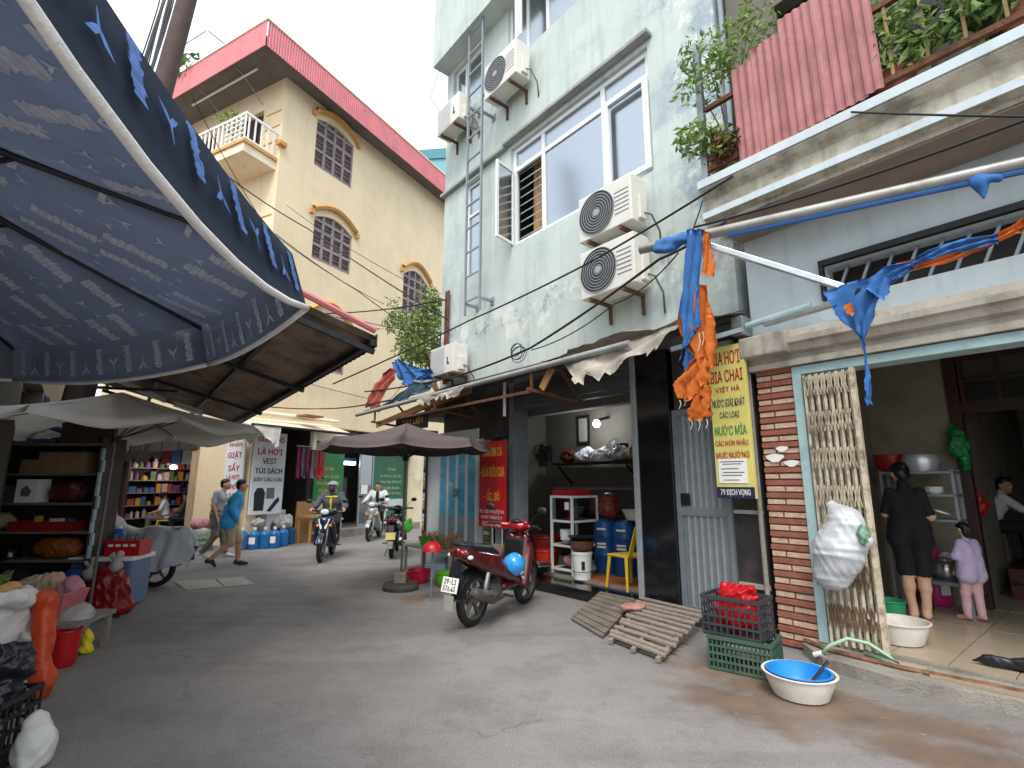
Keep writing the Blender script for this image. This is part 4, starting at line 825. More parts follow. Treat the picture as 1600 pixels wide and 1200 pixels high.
for z in (.5, .9, 1.3, 1.7, 2.1):
    y = .38
    while y < 2.8:
        w_, h_ = r2.uniform(.1, .24), r2.uniform(.12, .3); ci = r2.randrange(8)
        b = (MB().bx(0, .2, 0, w_, 0, h_) if r2.random() < .6 else MB().lathe([(1e-3, 0), (w_*.45, 0), (w_*.45, h_*.7), (w_*.2, h_*.85), (w_*.2, h_), (1e-3, h_)], 10, Matrix.Translation((.12, w_*.5, 0)))).build('goods_packet', 'goods%d' % ci, loc=Yl.w(-6.45, y, z+.001), rotz=Yl.r); gi += 1
        tag(b, gnm[ci]+' goods packet standing on the dim eatery shelves', 'packet', gnm[ci]+' goods on the eatery shelves'); y += w_+r2.uniform(.02, .07)
for k, c in enumerate(('ink_red', 'box_blue', 'paper', 'ink_red', 'goods4', 'goods3')):
    o = MB().bx(0, .45, 0, .02, 0, .6).build('hanging_cloth', c, loc=Yl.w(-5.6+k*.55, .9, 2.2), rotz=Yl.r); tag(o, ('crimson', 'blue', 'white', 'dark red', 'pale tan', 'navy')[k]+' cloth hanging from the eatery ceiling', 'cloth')
bl_ = thing('bulb_lamp', 'small lit pinkish bulb lamp hanging in the eatery', 'lamp', Yl.w(*[(lambda p: (p[0], 1.2, p[1]))(Yl.on(271, 730, 1.2))][0]), Yl.r)
MB().ell((0, 0, 0), (.11, .11, .07), 12, 8).build('bulb', 'lamp_pink', bl_, smooth=True); MB().lathe([(.03, .07), (.06, .1), (.04, .2), (.01, .25)], 10).build('socket', 'dark_iron', bl_); MB().tube([(0, 0, .25), (0, 0, .9)], .006, 5).build('cord', 'cable', bl_)
ld0 = bpy.data.lights.new('bulb_light', 'POINT'); ld0.energy = 9; ld0.color = (1, .85, .95); ld0.shadow_soft_size = .1; lo0 = bpy.data.objects.new('bulb_light', ld0); COL.objects.link(lo0); lo0.location = (0, -.15, 0); lo0.parent = bl_
# boxes above the eatery: two pale outdoor units
for k, (u, v, w_) in enumerate(((122, 672, .75), (165, 682, .95))):
    x, z = Yl.on(u, v, -.9); t = thing('air_conditioner', ('dusty air conditioner with a small dark badge above the eatery' if k == 0 else 'long pale air conditioner above the eatery by the bamboo pole'), 'air conditioner', Yl.w(x, -.9, z), Yl.r)
    MB().bx(0, w_, 0, .35, 0, .5).build('casing', 'ac_white', t, bevel=.015); MB().bx(.05, w_*.6, -.006, -.001, .06, .44).build('grille', 'ac_pale', t); MB().bx(w_*.72, w_*.9, -.006, -.001, .33, .44).build('badge', 'ink_black', t)
    for q in (.1, w_-.15): MB().bx(q, q+.05, 0, .9, -.05, -.002).build('wall_bracket', 'rust', t)
# ------------------------------------------------------------ far teal building and rooftop rail
fb = thing('teal_building', 'far flat roofed teal building seen over the pink eaves', 'building', (-6.9, 31, 0), R(-6))
MB().bx(0, 8, 0, 7, 0, 22.6).build('wall', mat('teal_wall', '#6fa3ab', .8, var=.05, scale=.5, bump=.02), fb); MB().bx(-.1, 8.1, -.1, 7.1, 22.602, 23.3).build('parapet', mat('teal_dark', '#4f8590', .8, var=.05, bump=.02), fb)
for k in range(4): MB().bx(.6+k*1.9, 1.6+k*1.9, -.03, -.002, 19.4, 20.8).build('window', 'glass_dark', fb)
rr_ = thing('roof_rail', 'thin white pipe frame standing on the yellow house roof', 'railing', Yl.w(-3.1, -.75, EZ+.33), Yl.r)
for x, y, h in ((0, 0, 2.3), (-1.5, 0, 2.3), (0, 1.6, 2.3)): MB().tube([(x, y, 0), (x, y, h)], .035, 6).build('post', 'alu', rr_)
for z in (1.1, 2.28): MB().tube([(-1.5, 0, z), (0, 0, z)], .03, 6).build('rail', 'alu', rr_); MB().tube([(0, 0, z), (0, 1.6, z)], .03, 6).build('rail', 'alu', rr_)
rp_ = thing('roof_plant', 'dark leafy pot plant on the yellow house roof edge', 'plant', Yl.w(-3.2, -.95, EZ+.33), Yl.r)
MB().lathe([(.18, 0), (.24, .35), (.22, .35), (.2, .05)], 12).build('pot', 'brick_red', rp_); leaves('foliage', [((0, 0, .75), (.5, .5, .4))], 60, .22, ['leaf_c', 'leaf_a'], rp_, 5)
bp2 = thing('balcony_plant', 'feathery potted plant on the yellow house balcony', 'plant', Yl.w(-1.2, -.7, 10.985), Yl.r)
MB().lathe([(.13, 0), (.18, .3), (.16, .3), (.14, .03)], 12).build('pot', 'brick_red', bp2); MB().tube([(0, 0, .2), (-.05, 0, .9), (-.3, 0, 1.4)], .015, 5).build('stem', 'twig', bp2); leaves('foliage', [((-.1, 0, 1.1), (.35, .3, .4)), ((-.45, 0, 1.45), (.3, .2, .15))], 220, .09, ['leaf_b', 'leaf_a'], bp2, 6)
# ------------------------------------------------------------ utility pole and cables
p0, p1 = aty(292, 0, 8.3), aty(247, 165, 8.1); dv = (p0-p1)/(p0.z-p1.z); base = p1-dv*p1.z; top = p1+dv*(11.5-p1.z)
up = thing('utility_pole', 'dark leaning utility pole with bundled cables behind the blue parasol', 'utility pole', base)
MB().tube([(0, 0, 0), tuple(dv*11.5)], [.2, .15], 14).build('shaft', mat('pole_brown', '#4a3b38', .85, var=.15, scale=4, bump=.06), up, smooth='auto')
for k in range(7):
    q = random.Random(k); off = Vector((-.26-.045*k, .02*(k % 3), 0)); pts = [dv*z+off+Vector((.02*math.sin(z*2+k), 0, 0)) for z in [3.2+.6*i for i in range(14)]]
    MB().tube(pts, .012+.008*(k % 3), 6).build('cable', 'cable', up, smooth=True)
for k, z in enumerate((6.3, 7.6)): M = Matrix.Translation(dv*z+Vector((.17, 0, 0))) @ Matrix.Rotation(R(90), 4, 'X'); MB().tube([M @ Vector((.13*math.cos(t), .16*math.sin(t), .0)) for t in [i*.42 for i in range(16)]], .01, 6).build('cable_loop', 'cable', up)
def wire(label, pts, r=.012, sag=.0, name='overhead_cable'):
    pp = []
    for a, b in zip(pts[:-1], pts[1:]): pp += catenary(a, b, sag, 12)[:-1]
    pp.append(Vector(pts[-1])); o = pp[0]; tag(MB().tube([p-o for p in pp], r, 6).build(name, 'cable', loc=o, smooth=True), label, 'cable')
def gw(u, v, d): x, z = G.on(u, v, d); return G.w(x, d, z)
wire('black cable sagging from the blue parasol side across the yellow house windows', [aty(355, 275, 11), aty(482, 358, 12), gw(700, 500, -.3)], .014, .05)
wire('second thinner cable running below the first across the yellow house', [aty(430, 365, 11), aty(560, 455, 11.5), gw(695, 545, -.4)], .011, .05)
wire('cable crossing the grey house front below the stacked air conditioners', [aty(520, 600, 9.2), gw(735, 500, -.7), gw(912, 415, -.7), gw(1145, 275, -.78)], .013, .02)
wire('lower double cable crossing from the awning pipe to the torn tarp', [gw(570, 612, -.9), gw(705, 590, -.8), gw(830, 543, -.75), gw(1030, 405, -.95), gw(1135, 345, -.8)], .016, .03)
wire('thin cable under the lower double cable near the stacked air conditioners', [gw(830, 547, -.75), gw(960, 475, -.8), gw(1060, 395, -1.1)], .008, .08)
wire('black cable running along the stained balcony soffit', [gw(1085, 355, -.9), gw(1700, 150, -1.0)], .012, .06)
wire('straight thin cable in front of the balcony edge', [gw(1330, 175, -.8), gw(1700, 183, -.95)], .009, .01)
wire('thin cable dropping down the grey house corner by the tarp', [gw(1122, 195, -.1), gw(1105, 290, -.15), gw(1082, 360, -.8)], .008, .02)
wire('thin loose wire hanging at the far corner of the grey house', [gw(694, 92, -.1), gw(672, 150, -.2), gw(690, 180, -.1)], .008, .0)
wire('grey cable strung from the yellow house to the grey house corner', [aty(490, 490, 12), gw(698, 468, -.2)], .014, .08)
wire('pale cable looping across the yellow house above the laundry awning', [Yf.w(-.9, -.5, 3.55), Yf.w(1.8, -.4, 3.75), gw(610, 625, -1.0)], .016, .05)
wire('thin cable sloping from the yellow house eaves to the vine', [Yf.w(.3, -.1, 9.6), gw(697, 470, -.15)], .008, .15)
wire('slack thin cable between the blue parasol side and the vine', [aty(470, 480, 10.5), aty(560, 500, 11), gw(690, 520, -.3)], .008, .06)
wire('lowest thin cable along the foot of the yellow house wall', [Yf.w(.2, -.08, 4.6), Yf.w(5.0, -.08, 4.4), gw(640, 585, -.5)], .009, .05)
wire('pair of thin cables falling from the pole top across the yellow balcony', [aty(300, 150, 8.2), aty(420, 360, 11), aty(600, 475, 11.5)], .008, .1)
cc = MB()
cp = gw(806, 547, -.78)
for k in range(4): cc.tube([(.12*math.cos(t)*(1+.15*k), .02*k, .1*math.sin(t)*(1+.2*(k % 2))-.02*k) for t in [i*.4 for i in range(17)]], .006, 5)
tag(cc.build('cable_coil', 'cable', loc=cp, rotz=G.r), 'coil of spare wire tied to the lower double cable', 'cable coil')
# ------------------------------------------------------------ left row: house, rusty awning, parasols
ST = Vector((-.632, .775, 0)); NO = Vector((.775, .632, 0))
lh = thing('left_house', 'dim market house behind the stall with an open ground floor', 'house', -NO*.75)
def SL(s, p, z): return ST*s+NO*p+Vector((0, 0, z))
def sbox(s0, s1, p0, p1, z0, z1, mb=None): return (mb or MB()).add([SL(s, p, z) for z in (z0, z1) for p in (p0, p1) for s in (s0, s1)], [(0, 2, 3, 1), (4, 5, 7, 6), (0, 1, 5, 4), (2, 6, 7, 3), (0, 4, 6, 2), (1, 3, 7, 5)])
sbox(2.2, 21, -.25, 0, 3.3, 6).build('wall', 'room_wall', lh); sbox(2.2, 21, -4.2, -4, 0, 6).build('wall', 'room_dark', lh); sbox(20.8, 21, -4, -.25, 0, 6).build('wall', 'room_dark', lh); sbox(2.2, 2.4, -4, -.25, 0, 6).build('wall', 'room_wall', lh)
sbox(2.4, 20.8, -4, -.25, 3.2, 3.3).build('ceiling', 'room_dark', lh); sbox(2.2, 21, -4.2, 0, 6.003, 6.2).build('roof', 'concrete', lh)
for s in (5.6, 9.0, 13.0, 17.0): sbox(s, s+.25, -.25, 0, 0, 3.3).build('pillar', 'room_wall', lh)
A, B = gz(590, 527, 3.0), gz(366, 661, 2.82); sl_ = Vector((-1.71, -1.39, .56)); D, C = A+sl_, B+sl_
ra_ = thing('rusty_awning', 'rusty corrugated metal awning above the left stall, its dark underside showing', 'awning', (0, 0, 0))
mat('rust_sheet', '#a18d7d', .8, metal=.2, var=.3, scale=2.2, bump=.08, stretch=(1, 1, 1), dirt='#5a4234', damt=.45, dscale=1.3)
NSH = 8
for k in range(NSH): ribsheet(A.lerp(B, k/NSH), A.lerp(B, (k+1.04)/NSH)+Vector((0, 0, .012*(k % 2))), D.lerp(C, k/NSH), D.lerp(C, (k+1.04)/NSH)+Vector((0, 0, .012*(k % 2))), 6, .014).build('roof_sheet', 'rust_sheet', ra_)
dn = Vector((0, 0, -.07))
for t in (.02, .35, .68, .97): MB().bar(A.lerp(D, t)+dn, B.lerp(C, t)+dn, .05, .06).build('purlin', 'dark_iron', ra_)
for t in (.01, .33, .66, .99): MB().bar(A.lerp(B, t)+dn*1.9, D.lerp(C, t)+dn*1.9, .04, .05).build('rafter', 'dark_iron', ra_)
ribsheet(A+Vector((0, 0, .03)), B+Vector((0, 0, .03)), A+Vector((0, 0, -.1)), B+Vector((0, 0, -.1)), 60, .008, 1).build('drip_edge', 'rust', ra_)
MB().tube([D+Vector((.4, .35, .02)), A+Vector((-.02, -.02, .06))], .03, 6).build('edge_strip', 'pink_sheet', ra_)
for t in (.35, .7): MB().bar(A.lerp(B, t)*.45+D.lerp(C, t)*.55+dn*2, D.lerp(C, t)-NO*.15-Vector((0, 0, .45)), .04).build('stay', 'dark_iron', ra_)
tb = thing('tube_lamp', 'unlit white tube lamp fixed under the rusty awning', 'lamp', (0, 0, 0))
MB().tube([aty(178, 593, 7.9), aty(258, 628, 8.6)], .025, 8).build('tube', 'white_paint', tb); MB().bar(aty(176, 588, 7.9), aty(260, 624, 8.6), .03).build('batten', 'white_pvc', tb)
tb = thing('tube_lamp', 'second tube lamp under the rusty awning near its far end', 'lamp', (0, 0, 0))
MB().tube([aty(272, 633, 8.7), aty(316, 648, 9.1)], .025, 8).build('tube', 'white_paint', tb); MB().bar(aty(271, 628, 8.7), aty(317, 643, 9.1), .03).build('batten', 'white_pvc', tb)
# parasol builder: canopy panels with valance, hem tape, ribs, pole
def parasol(name, label, c, Rr, n, hem, topz, val, m_in, m_hem, ph, pole_r=.025, sag=.06, pts=None, pole_tilt=(0, 0), base=None, ribm='dark_iron', zig=0, hsag=None):
    t = thing(name, label, 'parasol', (c[0], c[1], 0)); C0 = Vector((0, 0, topz))
    K = pts or [Vector((Rr*math.cos(ph+2*math.pi*k/n), Rr*math.sin(ph+2*math.pi*k/n), hem)) for k in range(n)]; n = len(K); tops = [k+Vector((0, 0, val)) for k in K]
    for i in range(n):
        a, b = tops[i], tops[(i+1) % n]; Pp = []
        for q in range(9):
            u = q/8; e = a.lerp(b, u); col_ = []
            for j in range(9):
                v = j/8; p = C0.lerp(e, v); col_.append(p-Vector((0, 0, sag*4*u*(1-u)*v*v+.05*math.sin(math.pi*v))))
            dr = e-Vector((0, 0, sag*4*u*(1-u)+.0)); o_ = Vector((dr.x, dr.y, 0)).normalized()
            hs_ = (hsag or {}).get(i, 0)*4*u*(1-u)
            for j in (1, 2, 3): col_.append(dr+o_*(.02*j)-Vector((0, 0, (val+hs_)*j/3))+Vector((0, 0, zig*math.sin(u*math.pi*3))) *(j == 3))
            Pp.append(col_)
        pn = MB().grid(Pp, .003, isinstance(m_in, (list, tuple))).build('canopy_panel', m_in, t, smooth=True)
        if m_hem: MB().tube([r_[-1] for r_ in Pp], .011, 6).build('hem_tape', m_hem, pn, smooth=True)
        MB().tube([C0-Vector((0, 0, .05)), (C0+a)/2-Vector((0, 0, .065)), a-Vector((0, 0, .02))], [.012, .011, .008], 6).build('rib', ribm, t)
    MB().tube([(pole_tilt[0], pole_tilt[1], .02), (0, 0, topz-.02)], pole_r, 10).build('pole', mat('pole_grey', '#6d6a68', .5, metal=.4, var=.15, scale=5, bump=.04), t)
    hubz = topz-(topz-hem)*.75-.25
    mid = lambda a: C0.lerp(a, .5)-Vector((0, 0, .07))
    for a in tops: MB().bar((0, 0, hubz), mid(a), .012).build('strut', ribm, t)
    MB().lathe([(.035, hubz-.04), (.05, hubz-.02), (.05, hubz+.03), (.03, hubz+.05)], 10).build('hub', 'black_plastic', t)
    return t, K, tops
# big blue parasol
mat('parasol_navy', '#505b70', .85, var=.12, scale=3, bump=.03, trans=.74); mat('parasol_lining', '#a8afbd', .85, var=.08, scale=3, bump=.02, trans=.62); mat('hem_white', '#d9d6d0', .9, var=.05, scale=20, bump=.1, bscale=90)
bc = Vector((-2.2, 1.08, 0)); kk = [Vector((-.69, .35, 2.33)), Vector((-.77, 1.70, 2.2)), Vector((-1.56, 2.5, 2.19)), Vector((-2.88, 2.9, 2.19)), Vector((-3.75, 1.7, 2.19)), Vector((-3.75, .45, 2.19)), Vector((-2.85, -.5, 2.19)), Vector((-1.65, -.5, 2.22))]
bpz, bk, btop = parasol('blue_parasol', 'huge navy blue parasol with printed whale tails and blocks and white hem', bc, 1.65, 8, 2.19, 2.85, .19, ['parasol_navy', 'parasol_lining'], 'hem_white', 0, .025, .05, [k-bc for k in kk], base=True, hsag={0: .075, 1: -.02})
MB().lathe([(1e-3, 0), (.28, 0), (.28, .06), (.05, .1), (.035, .4)], 18).build('base', 'concrete', bpz)
mat('print_pale', '#f2f4fa', .85, var=.2, scale=30, bump=.02, trans=.5); mat('print_blue', '#5f83c4', .85, var=.25, scale=30, bump=.02, trans=.2)
def tailshape(s): return [(-.5*s, .55*s), (-.15*s, .42*s), (0, .2*s), (.15*s, .42*s), (.5*s, .55*s), (.25*s, .2*s), (.06*s, .02*s), (.02*s, -.6*s), (-.02*s, -.6*s), (-.06*s, .02*s), (-.25*s, .2*s)]
def print_on(f, cells, m, parent, off):        # f(u,v)->point on cloth; cells: (u,v,type,size,rot)
    mb = MB()
    for (u, v, ty, s, ro) in cells:
        if ty == 't': loops = [tailshape(s)]
        else:
            L_, Hh = s*1.5, s*.42; q = random.Random(int(u*997+v*131)); loops = []
            for i in range(9): x = -L_/2+L_*i/9; loops.append([(x+.02*L_/9, -Hh/2+q.uniform(-.2, .2)*Hh), (x+.94*L_/9, -Hh/2+q.uniform(-.2, .2)*Hh), (x+1.0*L_/9, Hh/2+q.uniform(-.2, .2)*Hh), (x+.08*L_/9, Hh/2+q.uniform(-.2, .2)*Hh)])
        for lp in loops:
            vs = [f(u+(x*math.cos(ro)-z*math.sin(ro)), v+(x*math.sin(ro)+z*math.cos(ro))) for x, z in lp]
            if any(p is None for p in vs): continue
            o_ = off((sum(vs, Vector())/len(vs))); vs = [p+o_ for p in vs]
            if len(lp) == 11: mb.add(vs, [(0, 1, 10), (1, 2, 9, 10), (2, 3, 6, 9), (3, 4, 5), (3, 5, 6), (6, 7, 8, 9)])
            else: mb.add(vs, [(0, 1, 2, 3)])
    o = mb.build('printed_pattern', m, parent); o['kind'] = 'stuff'; return o
for i in (0, 1, 2, 3):
    a, b = btop[i], btop[(i+1) % 8]; C0 = Vector((0, 0, 2.85)); Ls = (b-a).length; mid_ = (a+b)/2; Lr = (mid_-C0).length
    def f(x, y, a=a, b=b, C0=C0, Ls=Ls, Lr=Lr):     # x metres along the edge, y metres from the edge towards the top
        v = 1-y/Lr; u = .5+x/(Ls*max(v, .05))
        if not (0.02 < u < .98 and .05 < v < .99): return None
        return C0.lerp(a.lerp(b, u), v)-Vector((0, 0, .05*4*u*(1-u)*v*v+.05*math.sin(math.pi*v)))
    cells = []; q = random.Random(i)
    for r_ in range(6):
        for c_ in range(-7, 8):
            x = c_*.155+.077*(r_ % 2); y = .13+r_*.25+q.uniform(-.02, .02)
            if (c_+r_*2) % 3: cells.append((x, y, 'b', .125+.03*q.random(), 1.57+q.uniform(-.05, .05)))
            else: cells += [(x, y-.05, 't', .05, q.choice((0., 3.14))), (x, y+.08, 't', .05, q.choice((0., 3.14)))]
            cells.append((x+.07, y+.12, 't', .045, q.choice((0., 3.14))))
    print_on(f, cells, 'print_pale', bpz, lambda p: Vector((0, 0, -.008)))
    def fv(x, y, a=a, b=b, Ls=Ls, i=i):
        u = .5+x/Ls
        if not (0.01 < u < .99 and 0.01 < y < .19): return None
        e = a.lerp(b, u)-Vector((0, 0, .05*4*u*(1-u))); o_ = Vector((e.x, e.y, 0)).normalized(); return e+o_*(.06*y/.2)-Vector((0, 0, y))
    cells = [(-.6+.1*k, .09+.025*(k % 2), 't' if k % 2 else 'b', .07 if k % 2 else .09, (3.14 if k % 4 == 1 else 0) if k % 2 else 1.57) for k in range(14)]
    sgn = 1 if i == 0 else -1
    print_on(fv, cells, 'print_blue' if i == 0 else 'print_pale', bpz, lambda p, s=sgn: Vector((p.x, p.y, 0)).normalized()*.009*s)
# pale parasol over the stall
mat('parasol_grey', '#f0ede7', .9, var=.05, scale=2, bump=.04, trans=.6)
pp_ = parasol('pale_parasol', 'faded grey white parasol on a thin pole under the rusty awning', (-5.05, 6.62), 1.62, 8, 2.27, 2.76, .09, 'parasol_grey', None, .2, .018, .1, pole_tilt=(.05, -.1), zig=.02)[0]
for a in range(4): MB().bar((.05, -.1, .03), (.05+.3*math.cos(a*1.57+.6), -.1+.3*math.sin(a*1.57+.6), .015), .025).build('foot', 'dark_iron', pp_)
MB().tube([(.05, -.1, .0), (.05, -.1, .16)], .035, 8).build('foot_sleeve', 'dark_iron', pp_)
# brown parasol by the noodle sign
bb = gz(626, 921); mat('parasol_brown', '#5b4f4e', .8, var=.1, scale=2, bump=.03, trans=.12)
br_ = parasol('brown_parasol', 'dusty brown parasol on a thin pole beside the red motorbike', (bb.x, bb.y), 1.34, 8, 2.13, 2.56, .12, 'parasol_brown', None, .15, .018, .05, zig=.0)[0]
MB().lathe([(1e-3, 0), (.27, 0), (.28, .05), (.25, .1), (1e-3, .1)], 20).build('base', mat('base_grey', '#4c4844', .9, var=.2, scale=8, bump=.15), br_); MB().bx(-.09, .09, -.09, .09, .1, .26).build('base_block', 'wood_old', br_, bevel=.01)
# bamboo pole
bm = gz(182, 905); tp = aty(178, 655, bm.y+.05)
tag(MB().tube([(0, 0, 0), (tp.x-bm.x, tp.y-bm.y, tp.z)], [.035, .03], 8).build('bamboo_pole', mat('bamboo', '#b79a6a', .6, var=.15, scale=6, bump=.05), loc=bm), 'straight bamboo pole standing beside the sheet covered motorbike', 'pole')
# ------------------------------------------------------------ people
mat('skin', '#b98a6c', .55, var=.06, scale=8, bump=.01); mat('skin_pale', '#d0a68a', .55, var=.05, scale=8, bump=.01); mat('hair', '#15110f', .45, var=.2, scale=30, bump=.05, stretch=(1, 1, .2)); mat('eye', '#1a1210', .3, var=0, bump=0); mat('lip', '#8c4a42', .5, var=0, bump=0)
def cloth(n, c, rough=.85): return mat(n, c, rough, var=.1, scale=7, bump=.06, bscale=45)
def person(label, loc, rotz, J, shirt, pants, shoes, sleeve=1.0, leg=1.0, skin='skin', hair='short', hat=None, h=.011, k=1.0, extra=(), bulky=0.0, skirt=0.0, lowerlegm=None, scale=1.0, extra_mats=(), headturn=0, maskm=None):
    """J: joints in metres (x right, y forward). One continuous body; hair and headgear are children."""
    t = thing('person', label, 'person', loc, rotz); t.scale = (scale,)*3
    MS = [skin, shirt, pants, shoes, 'eye', 'lip']+list(extra_mats); SK, SH, PA, SO, EY, LI = range(6)
    V = {n: Vector(v) for n, v in J.items()}; b = bulky; pr = []
    pel, ch, nk, hd = V['pelvis'], V['chest'], V['neck'], V['head']
    up = (ch-pel).normalized(); sx = (V['shR']-V['shL']).normalized(); hx = (V['hipR']-V['hipL']).normalized()
    c = lambda a, bb, ra, rb, m, kk=.03: pr.append(('c', tuple(a), tuple(bb), ra, rb, m, kk))
    # torso: side by side columns so it is wider than deep
    for s in (-1, 1):
        c(pel+hx*s*.07, pel.lerp(ch, .5)+sx*s*.06, .115+b*.6, .105+b, PA if False else SH, .06); c(pel.lerp(ch, .5)+sx*s*.06, ch+sx*s*.075, .105+b, .115+b, SH, .06); c(pel+hx*s*.065-up*.05, pel+hx*s*.07+up*.03, .11, .115, PA, .05)
        c(ch+sx*s*.08, V['shR' if s > 0 else 'shL'], .1+b, .062+b*.7, SH, .05)
    if skirt: 
        for s in (-1, 1): c(pel+hx*s*.08+up*.05, pel+hx*s*.1-up*skirt, .12+b, .13+b, SH, .05)
    c(ch+(nk-ch)*.55, nk, .075, .052, SH, .03); c(nk-(nk-ch)*.1, hd-(hd-nk)*.3, .05, .048, SK, .02)
    for s in 'LR':
        sh, el, wr = V['sh'+s], V['el'+s], V['wr'+s]
        c(sh, el, .048, .04, SK, .02); c(el, wr, .04, .027, SK, .015)
        if sleeve > 0:
            a = min(sleeve, .5)*2; c(sh, sh.lerp(el, a), .06+b*.5, .054+b*.5, SH, .02)
            if sleeve > .5: a = (sleeve-.5)*2; c(el, el.lerp(wr, a*.97), .054+b*.5, .04+b*.4, SH, .02)
        # hand: palm, four curled fingers and a thumb
        d = V.get('ha'+s, wr+(wr-el).normalized()*.09); f = (d-wr).normalized(); side = f.cross(Vector((0, 0, 1))); side = side.normalized() if side.length > .1 else Vector((1, 0, 0)); nrm = side.cross(f); curl = Vector(J.get('curl'+s, (0, 0, -1)))
        c(wr, wr+f*.05, .026, .032, SK, .012)
        for q in range(4):
            r0 = wr+f*.07+side*(q-1.5)*.019; l_ = (.034, .04, .038, .03)[q]; m1 = r0+(f*.75+curl*.4).normalized()*l_; m2 = m1+(f*.3+curl*.9).normalized()*l_*.8
            c(r0-f*.02, m1, .0105, .0095, SK, .004); c(m1, m2, .0095, .008, SK, .004)
        th = wr+f*.03+side*(.028 if s == 'L' else -.028); c(th, th+(f*.6+side*(.6 if s == 'L' else -.6)+curl*.3).normalized()*.05, .012, .009, SK, .006)
        hp, kn, an, toe = V['hip'+s], V['kn'+s], V['an'+s], V['toe'+s]
        lm = PA
        c(hp, kn, .086, .058, SK if leg <= 0 else PA if leg >= .5 else SK, .03); c(kn, kn.lerp(an, .35), .056, .058, SK if leg < .6 else PA, .02); c(kn.lerp(an, .35), an, .056, .038, SK if leg < .8 else PA, .02)
        if leg > 0: c(hp, hp.lerp(kn, min(1, leg*2)), .1, .078, PA, .03)
        if leg >= .9: c(kn, an-(an-kn)*.05, .07, .06, PA, .02)
        f2 = (toe-an); f2.z = 0; f2.normalize(); dn_ = Vector((0, 0, -1))
        c(an+dn_*.02-f2*.035, an+dn_*.035+f2*.06, .042, .04, SO, .02); c(an+dn_*.035+f2*.05, toe, .04, .028, SO, .015)
    # head
    Rm = Matrix.Rotation(headturn, 3, 'Z'); fw = Rm @ Vector(J.get('look', (0, 1, 0))).normalized(); rt = fw.cross(Vector((0, 0, 1))).normalized(); hu = rt.cross(fw)
    rot = Matrix((rt, fw, hu)).transposed()
    E = lambda o, r, m, kk=.01: pr.append(('e', tuple(hd+rt*o[0]+fw*o[1]+hu*o[2]), r, np.array(rot.transposed()), m, kk))
    E((0, -.008, .02), (.076, .093, .1), SK); E((0, .022, -.05), (.056, .066, .066), SK, .03); E((0, .1, -.012), (.014, .018, .022), SK, .012); E((0, .092, .008), (.01, .012, .03), SK, .012)
    E((.078, -.005, -.005), (.012, .022, .032), SK, .006); E((-.078, -.005, -.005), (.012, .022, .032), SK, .006)
    E((.033, .083, .015), (.015, .01, .008), EY, .002); E((-.033, .083, .015), (.015, .01, .008), EY, .002); E((0, .084, -.058), (.024, .01, .008), LI, .002)
    if maskm is not None: E((0, .03, -.05), (.072, .078, .062), maskm, .01)
    for e in extra: pr.append(e)
    sdf('body', pr, MS, t, h=h, k=.03, noise=wrinkle(.005, 16, len(label)))
    HE = lambda o, r, kk=.02: ('e', tuple(hd+rt*o[0]+fw*o[1]+hu*o[2]), r, np.array(rot.transposed()), 0, kk)
    if hair == 'short': sdf('hair', [HE((0, -.022, .05), (.086, .094, .083)), HE((0, -.06, .0), (.077, .05, .08)), HE((0, .03, .092), (.062, .045, .03))], ['hair'], t, h=h, k=.02, noise=wrinkle(.004, 40, 3))
    if hair == 'bun': sdf('hair', [HE((0, -.022, .048), (.088, .096, .084)), HE((0, -.062, -.01), (.078, .05, .085)), HE((0, -.12, .05), (.035, .035, .035))], ['hair'], t, h=h, k=.02, noise=wrinkle(.004, 40, 4))
    if hair == 'long': sdf('hair', [HE((0, -.022, .048), (.088, .096, .084)), HE((0, -.065, -.03), (.08, .05, .11)), HE((0, .055, .06), (.06, .04, .04)), HE((0, -.115, -.03), (.03, .035, .09))], ['hair'], t, h=h, k=.02, noise=wrinkle(.004, 40, 5))
    if hat: sdf(hat[0], [HE(o, r) for o, r in hat[2]], [hat[1]], t, h=h, k=.015)
    return t
def stand(**kw):
    J = dict(pelvis=(0, 0, .95), chest=(0, .0, 1.27), neck=(0, 0, 1.45), head=(0, .03, 1.58), shL=(-.17, 0, 1.39), shR=(.17, 0, 1.39), elL=(-.23, -.03, 1.12), elR=(.23, -.03, 1.12), wrL=(-.24, .06, .9), wrR=(.24, .06, .9),
             hipL=(-.085, 0, .9), hipR=(.085, 0, .9), knL=(-.09, .02, .49), knR=(.09, .02, .49), anL=(-.09, 0, .09), anR=(.09, 0, .09), toeL=(-.1, .16, .035), toeR=(.1, .16, .035)); J.update(kw); return J
for n, c in (('jacket_blue', '#3f97cf'), ('shorts_khaki', '#a8987a'), ('shirt_grey', '#8f9096'), ('trousers_grey', '#6c655e'), ('shoe_dark', '#3a2c2a'), ('shoe_white', '#cfcdc6'), ('dress_black', '#17161a'), ('coat_lilac', '#c3b2cf'), ('leggings_pink', '#d9aeb0'), ('shoe_pink', '#d59a96'), ('tee_white', '#c9cdd2'), ('jacket_brown', '#3a3330'), ('jacket_slate', '#4d525a'), ('trousers_black', '#1f1e24'), ('mask_maroon', '#4a2230'), ('trim_yellow', '#d8c02c'), ('hat_black', '#1c1b1d')): cloth(n, c)
def face_to(p, q): return math.atan2(q[1]-p[1], q[0]-p[0])-math.pi/2      # rotz that turns +Y from p towards q
